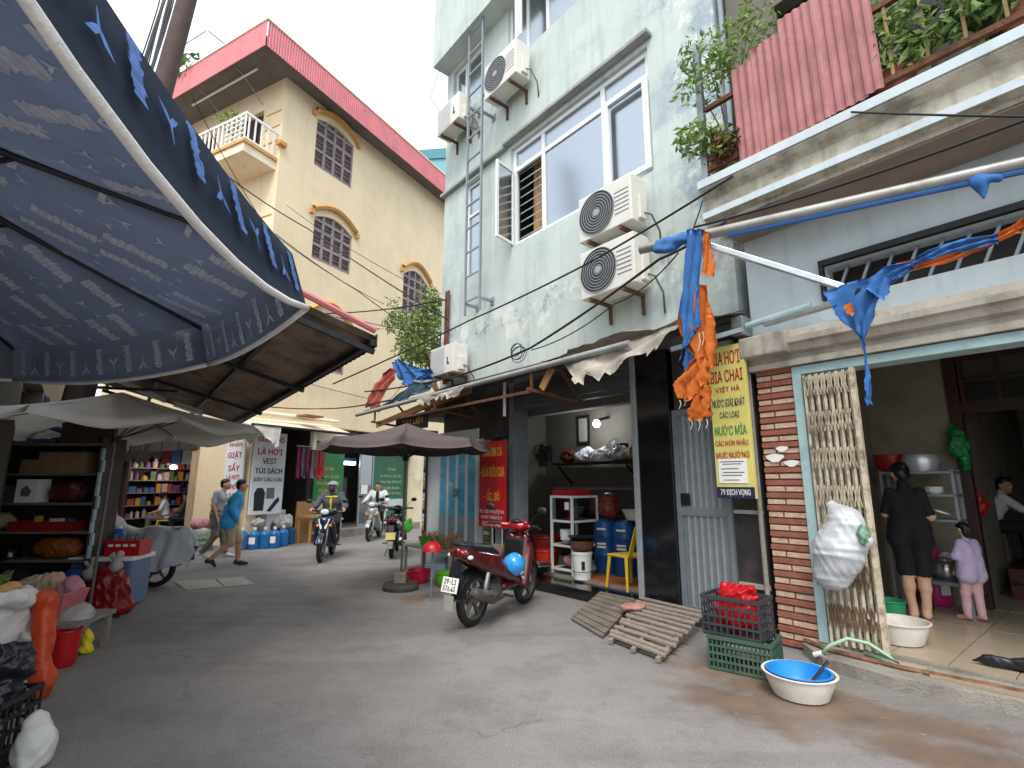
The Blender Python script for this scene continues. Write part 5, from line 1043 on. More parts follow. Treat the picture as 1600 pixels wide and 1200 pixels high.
# man in the blue jacket, striding to the right and away, one hand at his side
m1 = gz(352, 886); 
person('man in a bright blue jacket and khaki shorts striding past the laundry sign', m1, R(-62), stand(pelvis=(0, 0, .93), chest=(0, .07, 1.24), neck=(0, .12, 1.42), head=(0, .16, 1.55), shL=(-.18, .1, 1.36), shR=(.18, .1, 1.36), elL=(-.25, -.06, 1.12), elR=(.25, .02, 1.1), wrL=(-.2, -.1, .9), wrR=(.24, .12, .9), hipL=(-.085, 0, .88), hipR=(.085, 0, .88), knL=(-.09, .2, .5), knR=(.09, .05, .47), anL=(-.09, .2, .09), anR=(.09, -.28, .16), toeL=(-.09, .37, .035), toeR=(.09, -.18, .05)), 'jacket_blue', 'shorts_khaki', 'shoe_dark', 1.0, .5, bulky=.022, skirt=.08, h=.012)
m2 = gz(332, 872)
person('man in a grey shirt and grey trousers walking behind the blue jacket man', m2, R(-75), stand(chest=(0, .04, 1.26), neck=(0, .08, 1.44), head=(0, .12, 1.57), knL=(-.09, .12, .5), anL=(-.09, .22, .09), toeL=(-.09, .39, .035), knR=(.09, .02, .48), anR=(.09, -.2, .12), toeR=(.09, -.05, .035)), 'shirt_grey', 'trousers_grey', 'shoe_white', .4, 1.0, h=.013)
# seated men in the eatery
def seated(**kw):
    J = dict(pelvis=(0, 0, .52), chest=(0, .06, .84), neck=(0, .08, 1.02), head=(0, .12, 1.15), shL=(-.17, .06, .96), shR=(.17, .06, .96), elL=(-.24, .14, .72), elR=(.24, .14, .72), wrL=(-.15, .34, .66), wrR=(.15, .34, .66), hipL=(-.09, .02, .5), hipR=(.09, .02, .5), knL=(-.11, .42, .5), knR=(.11, .42, .5), anL=(-.11, .42, .1), anR=(.11, .42, .1), toeL=(-.12, .58, .04), toeR=(.12, .58, .04)); J.update(kw); return J
def chair(label, loc, rotz, m, s=1.0, grp=None):      # moulded plastic chair: four splayed legs, seat, curved back with a slot
    t = thing('plastic_chair', label, 'chair', loc, rotz); t.scale = (s,)*3
    MB().prism([(-.2, -.2), (.2, -.2), (.22, .2), (-.22, .2)], .42, .45, Matrix(((1, 0, 0, 0), (0, 0, 1, 0), (0, 1, 0, 0), (0, 0, 0, 1)))).build('seat', m, t, bevel=.012)
    for sx in (-1, 1):
        for sy in (-1, 1): MB().tube([(sx*.19, sy*.17, .43), (sx*.23, sy*.215, 0)], [.026, .018], 6).build('leg', m, t)
    MB().grid([[(x*.2, -.19-.04*j-.03*(1-x*x)*0-.02*abs(x), .45+.1*j) for j in range(5)] for x in (-1, -.8, -.6)], .015).build('back_side', m, t)
    MB().grid([[(x*.2, -.19-.04*j-.02*abs(x), .45+.1*j) for j in range(5)] for x in (.6, .8, 1)], .015).build('back_side', m, t)
    MB().grid([[(x*.2, -.19-.04*j-.02*abs(x), .45+.1*j) for j in (2.6, 3, 3.5, 4, 4.3)] for x in (-.6, -.3, 0, .3, .6)], .015).build('back_rest', m, t)
    return t
mat('chair_yellow', '#d9b51f', .4, var=.06, scale=4, bump=.01, dirt='#b08d1a', damt=.2)
pA = Yl.w(Yl.on(256, 830, .7)[0], .7, .06); person('seated man in a white shirt looking back from the eatery', pA, R(115), seated(look=(.5, -.5, 0)), 'tee_white', 'trousers_grey', 'shoe_dark', .4, 1.0, h=.014); chair('yellow plastic chair under the seated man in white', pA+Vector((0, 0, 0)), R(115), 'chair_yellow', .98)
pB = Yl.w(Yl.on(292, 830, .9)[0], .9, .06); person('seated man in a dark brown jacket and black cap in the eatery', pB, R(100), seated(), 'jacket_brown', 'trousers_black', 'shoe_dark', 1.0, 1.0, hat=('cap', 'hat_black', [((0, -.01, .07), (.093, .1, .065)), ((0, .09, .055), (.06, .05, .012))]), bulky=.02, h=.014)
# woman, child and man in the front room
x, y = G.onz(1440, 968, .15); wp = G.w(x, y, .15)
person('woman in a black dress seen from behind, standing in the open front room', wp, G.r+R(12), stand(chest=(0, .03, 1.25), shL=(-.135, 0, 1.35), shR=(.135, 0, 1.35), head=(-.02, .08, 1.56), look=(-.35, .9, -.25), elL=(-.2, .02, 1.1), wrL=(-.14, .24, 1.08), elR=(.21, -.01, 1.09), wrR=(.17, .22, 1.06), knL=(-.075, .0, .47), knR=(.075, .0, .47), anL=(-.06, .0, .07), anR=(.06, .0, .07), toeL=(-.07, .15, .03), toeR=(.07, .15, .03), hipL=(-.085, 0, .86), hipR=(.085, 0, .86)), 'dress_black', 'dress_black', 'skin_pale', .45, .46, skin='skin_pale', hair='bun', bulky=-.014, skirt=.12, h=.010)
x, y = G.onz(1530, 972, .15); cp_ = G.w(x, y, .15)
person('little girl in a shiny lilac jacket and pink leggings standing on the tiles', cp_, G.r+R(62), stand(pelvis=(0, 0, .9), chest=(0, 0, 1.2), neck=(0, .02, 1.36), head=(0, .04, 1.53), shL=(-.13, 0, 1.3), shR=(.13, 0, 1.3), elL=(-.23, .05, 1.08), elR=(.22, .03, 1.08), wrL=(-.17, .27, 1.08), wrR=(.16, .25, 1.05), knL=(-.09, .08, .47), anL=(-.09, .1, .09), toeL=(-.1, .26, .04)), 'coat_lilac', 'leggings_pink', 'shoe_pink', 1.0, 1.0, skin='skin_pale', hair='long', bulky=.02, skirt=.14, h=.013, scale=.62)
px_, pz_ = G.on(1562, 745, 4.7); mp_ = G.w(px_-.26, 4.9, FL+.34)
person('man in a white tee shirt sitting and leaning forward in the back room', mp_, G.r+R(-75), seated(chest=(0, .16, .82), neck=(0, .22, .98), head=(0, .28, 1.1), shL=(-.18, .2, .93), shR=(.18, .2, .93), elL=(-.2, .42, .74), elR=(.2, .44, .72), wrL=(-.08, .66, .62), wrR=(.1, .66, .62), look=(.75, .6, -.05)), 'tee_white', 'trousers_black', 'shoe_dark', .4, 1.0, h=.011, scale=.98)
st_ = thing('low_stool', 'dark low stool under the man in the white tee shirt', 'stool', mp_, G.r+R(-75)); MB().bx(-.18, .18, -.18, .18, .32, .4).build('seat', 'wood_dark', st_, bevel=.01)
for sx in (-1, 1):
    for sy in (-1, 1): MB().bx(sx*.15-.02, sx*.15+.02, sy*.15-.02, sy*.15+.02, 0, .32).build('leg', 'wood_dark', st_)

# ------------------------------------------------------------ motorbikes (x forward)
def moto(label, rear, heading, paint, panel, stand_=True, sc=1.0, seatm='black_plastic', plate=None, plate_m='paper', cover=False, mirror=True, lean=0, front_m=None, lamp=True, dirtyw=True, basket=False, accent=None):
    t = thing('motorbike', label, 'motorbike', rear, heading); t.scale = (sc,)*3; front_m = front_m or paint
    Rw, WB = .285, 1.24; X0, X1 = 0.0, WB
    if lean: t.rotation_euler[0] = lean
    wheels = []
    for x, nm in ((X0, 'rear_wheel'), (X1, 'front_wheel')):
        M = Matrix.Translation((x, 0, Rw)) @ Matrix.Rotation(R(90), 4, 'X'); w_ = .05 if x == X0 else .042
        ty = MB().lathe([(Rw-.075, -w_*.6), (Rw-.05, -w_), (Rw-.02, -w_*.9), (Rw-.004, -w_*.45), (Rw, 0), (Rw-.004, w_*.45), (Rw-.02, w_*.9), (Rw-.05, w_), (Rw-.075, w_*.6)], 36, M)
        o = ty.build(nm, 'rubber', t, smooth=True)
        rm = MB().lathe([(Rw-.08, -.03), (Rw-.068, -.035), (Rw-.06, 0), (Rw-.068, .035), (Rw-.08, .03), (Rw-.08, -.03)], 30, M); rm.lathe([(1e-3, -.05), (.055, -.05), (.06, 0), (.055, .05), (1e-3, .05)], 14, M)
        for s in range(5):
            a = s*2*math.pi/5; p0 = M @ Vector((.04*math.cos(a), .04*math.sin(a), 0)); p1 = M @ Vector(((Rw-.07)*math.cos(a+.25), (Rw-.07)*math.sin(a+.25), 0)); rm.bar(p0, p1, .04, .03)
        rm.build('rim', mat('rim_grey', '#77756f', .45, metal=.6, var=.15, scale=9, bump=.04, dirt='#4a443d', damt=.35), o, smooth='auto')
        M2 = Matrix.Translation((x, .045, Rw)) @ Matrix.Rotation(R(90), 4, 'X'); MB().lathe([(.04, 0), (.1, 0), (.1, .006), (.04, .006)], 20, M2).build('brake_disc', 'chrome', o)
    # body shells as smooth solids
    c = lambda a, b, ra, rb, m=0, k=.03: ('c', a, b, ra, rb, m, k); e = lambda p, r, m=0, k=.04: ('e', p, r, None, m, k)
    tail = [c((-.34, 0, .82), (.0, 0, .74), .055, .1)]
    for s in (-1, 1): tail += [c((-.3, s*.07, .8), (.25, s*.11, .66), .06, .09), c((-.2, s*.08, .72), (.3, s*.13, .58), .05, .09), c((.1, s*.11, .66), (.52, s*.13, .5), .09, .085), c((.3, s*.13, .6), (.72, s*.14, .42), .08, .07)]
    sdf('tail_body', tail, [panel], t, h=.014, k=.03)
    shield = [c((1.04, .0, .8), (.95, 0, .5), .12, .1, 0, .05), c((1.02, .14, .74), (.82, .2, .34), .07, .055), c((1.02, -.14, .74), (.82, -.2, .34), .07, .055), c((1.0, .1, .86), (.86, .1, .4), .06, .06), c((1.0, -.1, .86), (.86, -.1, .4), .06, .06), c((.8, .15, .38), (.45, .12, .36), .045, .05), c((.8, -.15, .38), (.45, -.12, .36), .045, .05), c((1.06, .06, .85), (1.14, .0, .62), .06, .04), c((1.06, -.06, .85), (1.14, 0, .62), .06, .04)]
    sh = sdf('leg_shield', shield, [front_m], t, h=.014, k=.04)
    sdf('front_cowl', [e((1.0, 0, 1.0), (.12, .13, .085)), c((.98, .08, 1.0), (.9, .2, 1.01), .045, .03), c((.98, -.08, 1.0), (.9, -.2, 1.01), .045, .03)], [paint], t, h=.013); MB().tube([(1.0, 0, .96), (1.04, 0, .78)], [.06, .07], 10).build('steering_neck', 'black_plastic', t); MB().bx(.86, .9, -.13, .13, .42, .86).build('inner_shield', 'black_plastic', t, bevel=.02); MB().ell((.93, 0, 1.06), (.06, .08, .03)).build('gauge', 'black_plastic', t, smooth=True)
    MB().ell((1.1, 0, 1.0), (.03, .09, .06), 14, 8).build('headlight', mat('lens', '#d8dde2', .08, var=.05, bump=0, spec=.8), t, smooth=True)
    for s in (-1, 1): MB().ell((1.08, s*.12, .72), (.045, .05, .035), 10, 6).build('indicator', mat('lens_amber', '#d98b2a', .15, var=.05, bump=0), t, smooth=True)
    if accent: MB().add([(1.12, -.12, .86), (1.12, .12, .86), (1.17, .06, .66), (1.17, -.06, .66)], [(0, 1, 2, 3)]).build('chest_plate', accent, t)
    se = [c((.42, 0, .7), (.2, 0, .76), .06, .1), c((.2, .04, .77), (-.2, .05, .84), .075, .07), c((.2, -.04, .77), (-.2, -.05, .84), .075, .07)]
    sdf('seat', se, [seatm], t, h=.014, k=.04)
    sdf('engine', [e((.38, 0, .33), (.18, .13, .12)), c((.5, 0, .36), (.72, 0, .42), .08, .07), c((.3, -.1, .3), (.1, -.08, .3), .06, .05)], ['rim_grey'], t, h=.016, k=.03)
    MB().tube([(.0, .09, Rw), (.32, .1, .33)], .028, 8).tube([(0, -.09, Rw), (.32, -.1, .33)], .028, 8).build('swing_arm', 'dark_iron', t)
    ex = MB().tube([(.5, -.13, .26), (.2, -.17, .25), (.12, -.18, .28), (-.28, -.2, .42), (-.3, -.2, .427)], [.02, .022, .05, .062, .05], 14).build('exhaust', mat('exhaust_grey', '#5f5c58', .5, metal=.5, var=.2, scale=9, bump=.05, dirt='#3b3733', damt=.4), t, smooth='auto')
    MB().tube([(-.295, -.2, .424), (-.33, -.2, .437)], .03, 12).build('exhaust_tip', 'chrome', ex, smooth='auto'); MB().bx(-.2, .02, -.245, -.235, .37, .42).build('heat_shield', 'chrome', ex)
    # front fork and fender
    MB().tube([(1.24, .075, Rw), (1.06, .075, .75)], .02, 8).build('fork_leg', 'chrome', t); MB().tube([(1.24, -.075, Rw), (1.06, -.075, .75)], .02, 8).build('fork_leg', 'chrome', t)
    Pp = []
    for i in range(13):
        a = R(20+i*11); Pp.append([(WB+(Rw+.03-.02*abs(q))*math.cos(a), q*.062, Rw+(Rw+.03-.035*q*q)*math.sin(a)) for q in (-1, -.6, 0, .6, 1)])
    MB().grid(Pp, .005).build('front_fender', front_m, t, smooth=True)
    Pp = []
    for i in range(9):
        a = R(95+i*10); Pp.append([((Rw+.05)*math.cos(a), q*.07, Rw+(Rw+.05-.02*q*q)*math.sin(a)) for q in (-1, -.6, 0, .6, 1)])
    MB().grid(Pp, .005).build('rear_fender', 'black_plastic', t, smooth=True)
    ph = MB().add([(-.34, -.06, .72), (-.34, .06, .72), (-.44, .06, .42), (-.44, -.06, .42), (-.36, -.06, .72), (-.36, .06, .72), (-.46, .06, .42), (-.46, -.06, .42)], [(0, 1, 2, 3), (7, 6, 5, 4), (0, 4, 5, 1), (2, 6, 7, 3), (0, 3, 7, 4), (1, 5, 6, 2)]).build('plate_holder', 'black_plastic', t)
    MB().prism([(-.05, .25), (.05, .25), (.06, .4), (-.06, .4)], 0, .008, Matrix.Translation((-.47, 0, 0)) @ Matrix.Rotation(R(-90), 4, 'Z')).build('mud_flap', mat('flap_grey', '#a09d97', .6, var=.1, bump=.03), ph)
    pl = bpy.data.objects.new('number_plate', None); bpy.data.objects.remove(pl)
    M = Matrix.Translation((-.46, 0, .5)) @ Matrix.Rotation(R(-90), 4, 'Z') @ Matrix.Rotation(R(-14), 4, 'X')
    po = MB().bx(-.1, .1, -.004, .004, -.075, .075).build('number_plate', plate_m, t, bevel=.003); po.matrix_local = M
    if plate:
        for i, s in enumerate(plate): text(s, .15, .05, 'ink_black', po, 0, .034-.068*i, -.0055, bold=.02)
    MB().ell((-.35, 0, .81), (.04, .11, .045), 12, 8).build('tail_light', mat('lens_red', '#7d1414', .15, var=.1, bump=0), t, smooth=True)
    for s in (-1, 1): MB().ell((-.3, s*.13, .77), (.035, .035, .025), 10, 6).build('indicator', 'lens', t, smooth=True)
    MB().tube([(-.1, .12, .83), (-.3, .1, .89), (-.36, 0, .9), (-.3, -.1, .89), (-.1, -.12, .83)], .013, 8).build('grab_rail', 'dark_iron', t, smooth=True)
    for s in (-1, 1):
        hb = MB().tube([(.95, s*.05, 1.02), (.9, s*.2, 1.03), (.82, s*.36, 1.02)], .012, 8).build('handlebar', 'dark_iron', t); MB().tube([(.86, s*.27, 1.025), (.815, s*.37, 1.02)], .018, 8).build('grip', 'rubber', hb); MB().bar((.9, s*.22, 1.01), (.88, s*.37, 1.0), .01).build('brake_lever', 'chrome', hb)
        if mirror:
            mi = MB().tube([(.9, s*.2, 1.04), (.9, s*.28, 1.15), (.88, s*.36, 1.2)], .006, 6).build('mirror_stem', 'dark_iron', t); MB().ell((.88, s*.38, 1.22), (.018, .07, .045), 14, 8).build('mirror', 'black_plastic', mi, smooth=True)
        MB().tube([(.45, s*.12, .27), (.45, s*.26, .27)], .014, 8).build('foot_peg', 'rubber', t)
    if stand_: MB().bar((.42, .1, .26), (.38, .2, .008), .016).build('kick_stand', 'dark_iron', t)
    MB().tube([(.05, .11, .34), (.1, .13, .62)], .03, 8).build('shock_absorber', 'chrome', t); MB().tube([(.05, -.11, .34), (.1, -.13, .62)], .03, 8).build('shock_absorber', 'chrome', t)
    return t
mat('paint_maroon', '#4d1219', .3, var=.1, scale=4, bump=.01, coat=.5); mat('paint_red', '#961820', .25, var=.08, bump=.005, coat=.5); mat('paint_black', '#17181c', .25, var=.1, bump=.005, coat=.5, dirt='#33302d', damt=.2); mat('paint_navy', '#1c2036', .25, var=.1, bump=.005, coat=.5); mat('paint_silver', '#9aa09f', .3, metal=.3, var=.08, bump=.005, coat=.4); mat('paint_white', '#d8dce4', .25, var=.05, bump=.005, coat=.4); mat('plate_yellow', '#cdbb7a', .5, var=.05, bump=.01)
def head_to(p, q): return math.atan2(q[1]-p[1], q[0]-p[0])
rw = gz(737, 978); fw_ = gz(817, 944); red = moto('maroon and red motorbike with a grey exhaust parked beside the brown parasol', rw, head_to(rw, fw_), 'paint_red', 'paint_maroon', plate=('29-L1', '576.43'), front_m='paint_maroon', lean=R(3), sc=1.04)
def helmet(label, loc, m, rotz=0, tilt=(0, 0, 0)):
    t = thing('helmet', label, 'helmet', loc, rotz); t.rotation_euler = (tilt[0], tilt[1], rotz)
    MB().lathe([(.135, 0), (.138, .03), (.13, .08), (.11, .125), (.07, .155), (.001, .168)], 20).build('shell', m, t, smooth=True); MB().lathe([(.128, 0), (.12, .05), (.09, .1), (.001, .13)], 16).build('lining', 'black_plastic', t, smooth=True)
    MB().grid([[(r_*math.cos(a), r_*math.sin(a), .012-.02*(r_-.13)/.06) for r_ in (.13, .16, .19)] for a in [R(-50+i*10) for i in range(11)]], .005).build('peak', m, t, smooth=True)
    MB().prism([(.03*math.cos(a), .03*math.sin(a)) for a in [i*.63 for i in range(10)]], -.142, -.138).build('badge', 'ink_white', t).location = (0, 0, .06)
    return t
hd_ = head_to(rw, fw_); Mw = Matrix.Translation(rw) @ Matrix.Rotation(hd_, 4, 'Z')
helmet('bright blue helmet hung on the maroon motorbike', Mw @ Vector((.52, -.24, .6)), mat('helmet_blue', '#2f8fd6', .25, var=.05, bump=.005, coat=.4), hd_, (R(50), 0, 0))
# rider coming towards the camera
fr_ = gz(500, 879); rr2 = gz(532, 857); hdg = head_to(rr2, fr_); rear = fr_-Vector((math.cos(hdg), math.sin(hdg), 0))*1.24
moto('dark navy motorbike with a white chest plate ridden towards the road', rear, hdg, 'paint_navy', 'paint_navy', front_m='paint_navy', accent='paint_white', stand_=False)
def ridej(**kw): 
    J = dict(pelvis=(0, 0, .9), chest=(0, .1, 1.2), neck=(0, .14, 1.37), head=(0, .18, 1.5), shL=(-.19, .12, 1.32), shR=(.19, .12, 1.32), elL=(-.32, .3, 1.1), elR=(.32, .3, 1.1), wrL=(-.33, .52, 1.06), wrR=(.33, .52, 1.06), haL=(-.34, .61, 1.05), haR=(.34, .61, 1.05), hipL=(-.1, .03, .88), hipR=(.1, .03, .88), knL=(-.18, .42, .74), knR=(.18, .42, .74), anL=(-.17, .3, .36), anR=(.17, .3, .36), toeL=(-.18, .46, .3), toeR=(.18, .46, .3)); J.update(kw); return J
mat('helmet_grey', '#7f8a8f', .3, var=.06, bump=.01, coat=.3)
def ride(label, rear, hdg, off, **kw): return person(label, rear+Vector((math.cos(hdg), math.sin(hdg), 0))*off, hdg-math.pi/2, ridej(), **kw)
ride('masked rider in a slate and yellow jacket and grey helmet on the navy motorbike', rear, hdg, .22, shirt='jacket_slate', pants='trousers_black', shoes='shoe_dark', hair=None, hat=('helmet', 'helmet_grey', [((0, -.01, .06), (.115, .13, .095)), ((0, .11, .075), (.08, .06, .018))]), bulky=.03, maskm=6, extra_mats=('mask_maroon', 'trim_yellow'), h=.012,
     extra=(('c', (0, .255, 1.02), (0, .255, 1.3), .02, .02, 7, .01), ('c', (-.12, .23, 1.3), (.12, .23, 1.3), .018, .018, 7, .01), ('c', (-.1, .19, .98), (.1, .19, .98), .03, .03, 7, .01), ('c', (-.29, .17, 1.2), (-.2, .2, 1.25), .035, .03, 7, .01), ('c', (.29, .17, 1.2), (.2, .2, 1.25), .035, .03, 7, .01)))
# silver scooter and rider by the green shop
f3 = gz(576, 846); r3 = gz(618, 828); h3 = head_to(r3, f3); rear3 = f3-Vector((math.cos(h3), math.sin(h3), 0))*1.24
moto('silver motorbike with an orange lit lamp by the green shop', rear3, h3, 'paint_silver', 'paint_silver', front_m='paint_silver', stand_=False)
ride('bareheaded rider in a black and white jacket on the silver motorbike', rear3, h3, .22, shirt='tee_white', pants='trousers_black', shoes='shoe_dark', hair='short', bulky=.025, h=.014, extra_mats=('hat_black',), extra=(('c', (0, .24, 1.0), (0, .25, 1.32), .05, .045, 6, .01),))
# parked black motorbike
r4 = gz(612, 872); f4 = gz(642, 852); h4 = head_to(r4, f4); moto('black motorbike with a yellow plate parked beside the cream pillar', r4, h4+R(6), 'paint_black', 'paint_black', plate_m='plate_yellow', front_m='paint_black')
Mw4 = Matrix.Translation(r4) @ Matrix.Rotation(h4, 4, 'Z'); mat('rag_green', '#5bbf3f', .8, var=.1, bump=.03)
tag(sdf('green_bag', [('e', (0, 0, 0), (.12, .06, .14), None, 0), ('e', (.06, 0, .12), (.06, .04, .06), None, 0)], ['rag_green'], h=.014, noise=wrinkle(.012, 14, 2), loc=Mw4 @ Vector((.62, -.2, .62))), 'small bright green bag hanging on the black motorbike', 'bag')
# covered motorbike: a real bike under a draped grey sheet
r5 = gz(241, 917); h5 = R(187); cb = moto('motorbike hidden under a sheet, only its tyre showing', r5, h5, 'paint_black', 'paint_black', mirror=False)
mat('sheet_grey', '#a7abb0', .6, var=.08, scale=3, bump=.06, bscale=20)
CV = [(-.55, .62, .05, .5), (-.5, .8, .13, .38), (-.36, .9, .23, .3), (0, .93, .31, .3), (.35, .9, .33, .27), (.6, .95, .36, .25), (.75, 1.1, .43, .24), (.88, 1.2, .46, .22), (1.02, 1.16, .4, .2), (1.2, .98, .3, .2), (1.42, .72, .22, .22), (1.58, .5, .12, .28), (1.62, .36, .05, .3)]
def cvat(x):
    for a, b in zip(CV[:-1], CV[1:]):
        if a[0] <= x <= b[0]: u = (x-a[0])/(b[0]-a[0]); u = u*u*(3-2*u); return [a[q]+(b[q]-a[q])*u for q in (1, 2, 3)]
Pp = []
for i in range(73):
    x = CV[0][0]+(CV[-1][0]-CV[0][0])*i/72; zt, w_, zh = cvat(x); row = []
    for j in range(41):
        s = (j-20)/20; a = abs(s); sg = 1 if s > 0 else -1
        if a < .45: q = a/.45; y = w_*.62*math.sin(q*1.45); z = zt-(zt-zh)*.16*(q**2.4)
        else: q = (a-.45)/.55; y = w_*(.62+.38*q**.7); z = zt-(zt-zh)*(.16+.84*q)
        fold = (a**1.5)*(.035*math.sin(x*17+s*2+2.2*math.sin(x*3))+.02*math.sin(x*31-s*5))+.012*math.sin(x*9+s*11)
        hem = zh*0+.03*math.sin(x*13)*a**6
        row.append((x+.02*math.sin(s*9+x*4), sg*(y+fold), z+hem+.012*math.sin(x*14+s*6)))
    Pp.append(row)
tag(MB().grid(Pp, .004).build('bike_cover', 'sheet_grey', loc=r5, rotz=h5, smooth=True), 'silver grey dust sheet draped over a motorbike by the stall', 'cover')
# ------------------------------------------------------------ small things
pl_n = [0]
def pmat(c, rough=.35, **k):
    n = 'plastic_'+c; return mat(n, c, rough, var=.06, scale=5, bump=.01, **k) if n not in MATS else MATS[n]
def basin(name, label, loc, r, h, c, m=None, cat='basin', n=28, s=.72):
    return tag(MB().lathe([(1e-3, 0), (r*s*.9, 0), (r*s*1.04, h*.07), (r*(s*.5+.5)*.98, h*.38), (r*.95, h*.75), (r*.97, h*.93), (r*1.04, h*.95), (r*1.045, h*.985), (r*1.03, h), (r*.96, h*.985), (r*.93, h*.75), (r*(s*.5+.5)*.93, h*.38), (r*s, h*.1+.01), (r*s*.85, .012), (1e-3, .012)], n).build(name, m or pmat(c), loc=loc, smooth='auto'), label, cat)
def bag(name, label, prims, m, loc, rotz=0, amp=.012, f=12, seed=1, h=.014, cat='bag', k=.03, fb=None):
    return tag(sdf(name, prims, [m], h=h, k=k, noise=crumple(amp*1.5, f*1.1, seed), loc=loc, rotz=rotz, flat_bottom=fb), label, cat)
def box(name, label, loc, w, d, h, m, rotz=0, cat='box', bev=.006): return tag(MB().bx(-w/2, w/2, -d/2, d/2, 0, h).build(name, m, loc=loc, rotz=rotz, bevel=bev), label, cat)
e_ = lambda c, r, m=0, k=.04: ('e', c, r, None, m, k)
mat('bag_red', '#c41e22', .3, var=.15, scale=5, bump=.03, trans=.3); mat('bag_clear', '#c9c6c2', .3, var=.1, scale=6, bump=.05, trans=.4); mat('bag_black', '#232329', .28, var=.2, scale=6, bump=.05); mat('sack_white', '#cfccc6', .7, var=.06, scale=5, bump=.06, dirt='#a49d92', damt=.2); mat('sack_beige', '#a0907a', .85, var=.12, scale=6, bump=.08); mat('bag_orange', '#d8522a', .35, var=.12, scale=6, bump=.03, trans=.25); mat('bag_silver', '#c3c6ca', .3, metal=.1, var=.08, scale=5, bump=.05); mat('bag_green', '#1f8a4a', .35, var=.15, scale=5, bump=.03, trans=.3); mat('bag_pink', '#b07a86', .5, var=.12, scale=5, bump=.04); mat('carton', '#8d7355', .85, var=.1, scale=5, bump=.04); mat('jug_blue', '#2f7fc4', .12, var=.1, scale=4, bump=.005, trans=.35, spec=.6); mat('barrel_blue', '#1f4d86', .4, var=.1, scale=3, bump=.02)
# ---- stall shelf on the left
SY = 6.9; sx0, sx1 = -7.35, -5.42
sh_ = thing('stall_shelf', 'dark shop shelf of five boards packed with goods beside the pale parasol pole', 'shelf', (sx0, SY, 0))
mat('shelf_dark', '#4a4038', .8, var=.15, scale=5, bump=.05)
SZ = [.64, .99, 1.35, 1.73, 2.12]; Wd = sx1-sx0
for z in SZ: MB().bx(.03, Wd-.03, 0, .42, z-.03, z).build('shelf_board', mat('board_grey', '#6f655c', .8, var=.15, scale=5, bump=.05), sh_)
for x in (0, Wd-.03): MB().bx(x, x+.03, 0, .42, 0, 2.2).build('shelf_side', 'shelf_dark', sh_)
MB().bx(.03, Wd-.03, .40, .42, 0, 2.2).build('shelf_back', 'room_dark', sh_)
for k in range(9): MB().bx(Wd+.002, Wd+.03, -.01+.02*math.sin(k*2), .03+.02*math.sin(k*2), .66+k*.155, .66+k*.155+.15).build('torn_edge', 'teal_paint', sh_)
box('carton', 'long brown cardboard box on the upper stall shelf', (-5.98, 7.1, 1.73), .62, .3, .28, 'carton'); box('carton', 'small brown cardboard box beside the long one on the stall shelf', (-6.42, 7.1, 1.73), .22, .28, .18, 'carton')
pb = thing('printed_box', 'white box printed with a grey appliance on the stall shelf', 'box', (-6.38, 7.05, 1.35)); MB().bx(-.14, .14, -.1, .1, 0, .3).build('carton', 'paper', pb); MB().prism([(-.06, .08), (.05, .08), (.07, .15), (.0, .22), (-.07, .17)], -.104, -.101).build('picture', 'ink_grey', pb)
bag('goods_bag', 'dark sack with red packets on the middle stall shelf', [e_((0, 0, .13), (.26, .14, .14)), e_((.1, -.05, .2), (.12, .1, .08))], mat('bag_maroon', '#5a2a20', .45, var=.3, scale=6, bump=.05), (-5.95, 7.1, 1.35), cat='bag')
tag(MB().lathe([(1e-3, 0), (.05, 0), (.06, .16), (.052, .16), (1e-3, .02)], 12).build('cup', 'paper', loc=(-6.95, 7.05, 1.35)), 'white paper cup on the middle stall shelf', 'cup'); box('tin', 'grey tin box behind the white cup on the stall shelf', (-6.72, 7.15, 1.35), .25, .2, .22, pmat('#4f565c'))
bag('goods_bag', 'beige bundle on the stall shelf above the helmets', [e_((0, 0, .12), (.26, .14, .12)), e_((-.1, 0, .16), (.14, .12, .1))], 'sack_beige', (-6.85, 7.08, .99), seed=3)
rt_ = thing('red_tray', 'red plastic tray of packets on the stall shelf', 'tray', (-6.1, 7.08, .99)); MB().bx(-.42, .42, -.16, .16, 0, .02).bx(-.42, .42, -.16, -.145, .02, .12).bx(-.42, .42, .145, .16, .02, .12).bx(-.42, -.405, -.145, .145, .02, .12).bx(.405, .42, -.145, .145, .02, .12).build('tray', pmat('#8e1d1f'), rt_)
for k, (x, c) in enumerate(((-.15, '#c9a13a'), (.05, '#d8d2c0'), (.14, '#d8d2c0'), (.28, '#3a5f8a'))): box('packet', ('yellow', 'first white', 'second white', 'blue')[k]+' packet standing in the red tray', (-6.1+x, 7.06, 1.015), .07, .06, .13+.03*(k == 0), pmat(c), cat='packet')
for k, x in enumerate((-7.05, -6.55)): helmet(('black helmet with a white badge at the shelf end' if k == 0 else 'black helmet beside the orange bag on the low shelf'), (x, 7.05, .64), 'paint_black', R(-90))
bag('goods_bag', 'orange brown bag on the lowest stall shelf', [e_((0, 0, .13), (.34, .15, .14)), e_((.12, 0, .2), (.15, .1, .08))], mat('bag_ochre', '#8a4d1c', .5, var=.2, scale=5, bump=.04), (-5.95, 7.08, .64), seed=5)
sd_ = thing('blue_fan_stand', 'dull blue three armed plastic stand on top of the stall shelf', 'stand', (-6.35, 7.05, 2.14)); 
for a in (90, 215, 335): MB().tube([(0, 0, .25), (.3*math.cos(R(a)), 0, .25+.27*math.sin(R(a)))] if a != 90 else [(0, 0, .25), (-.06, 0, .62)], [.05, .03], 8).build('arm', pmat('#2f4f8c'), sd_)
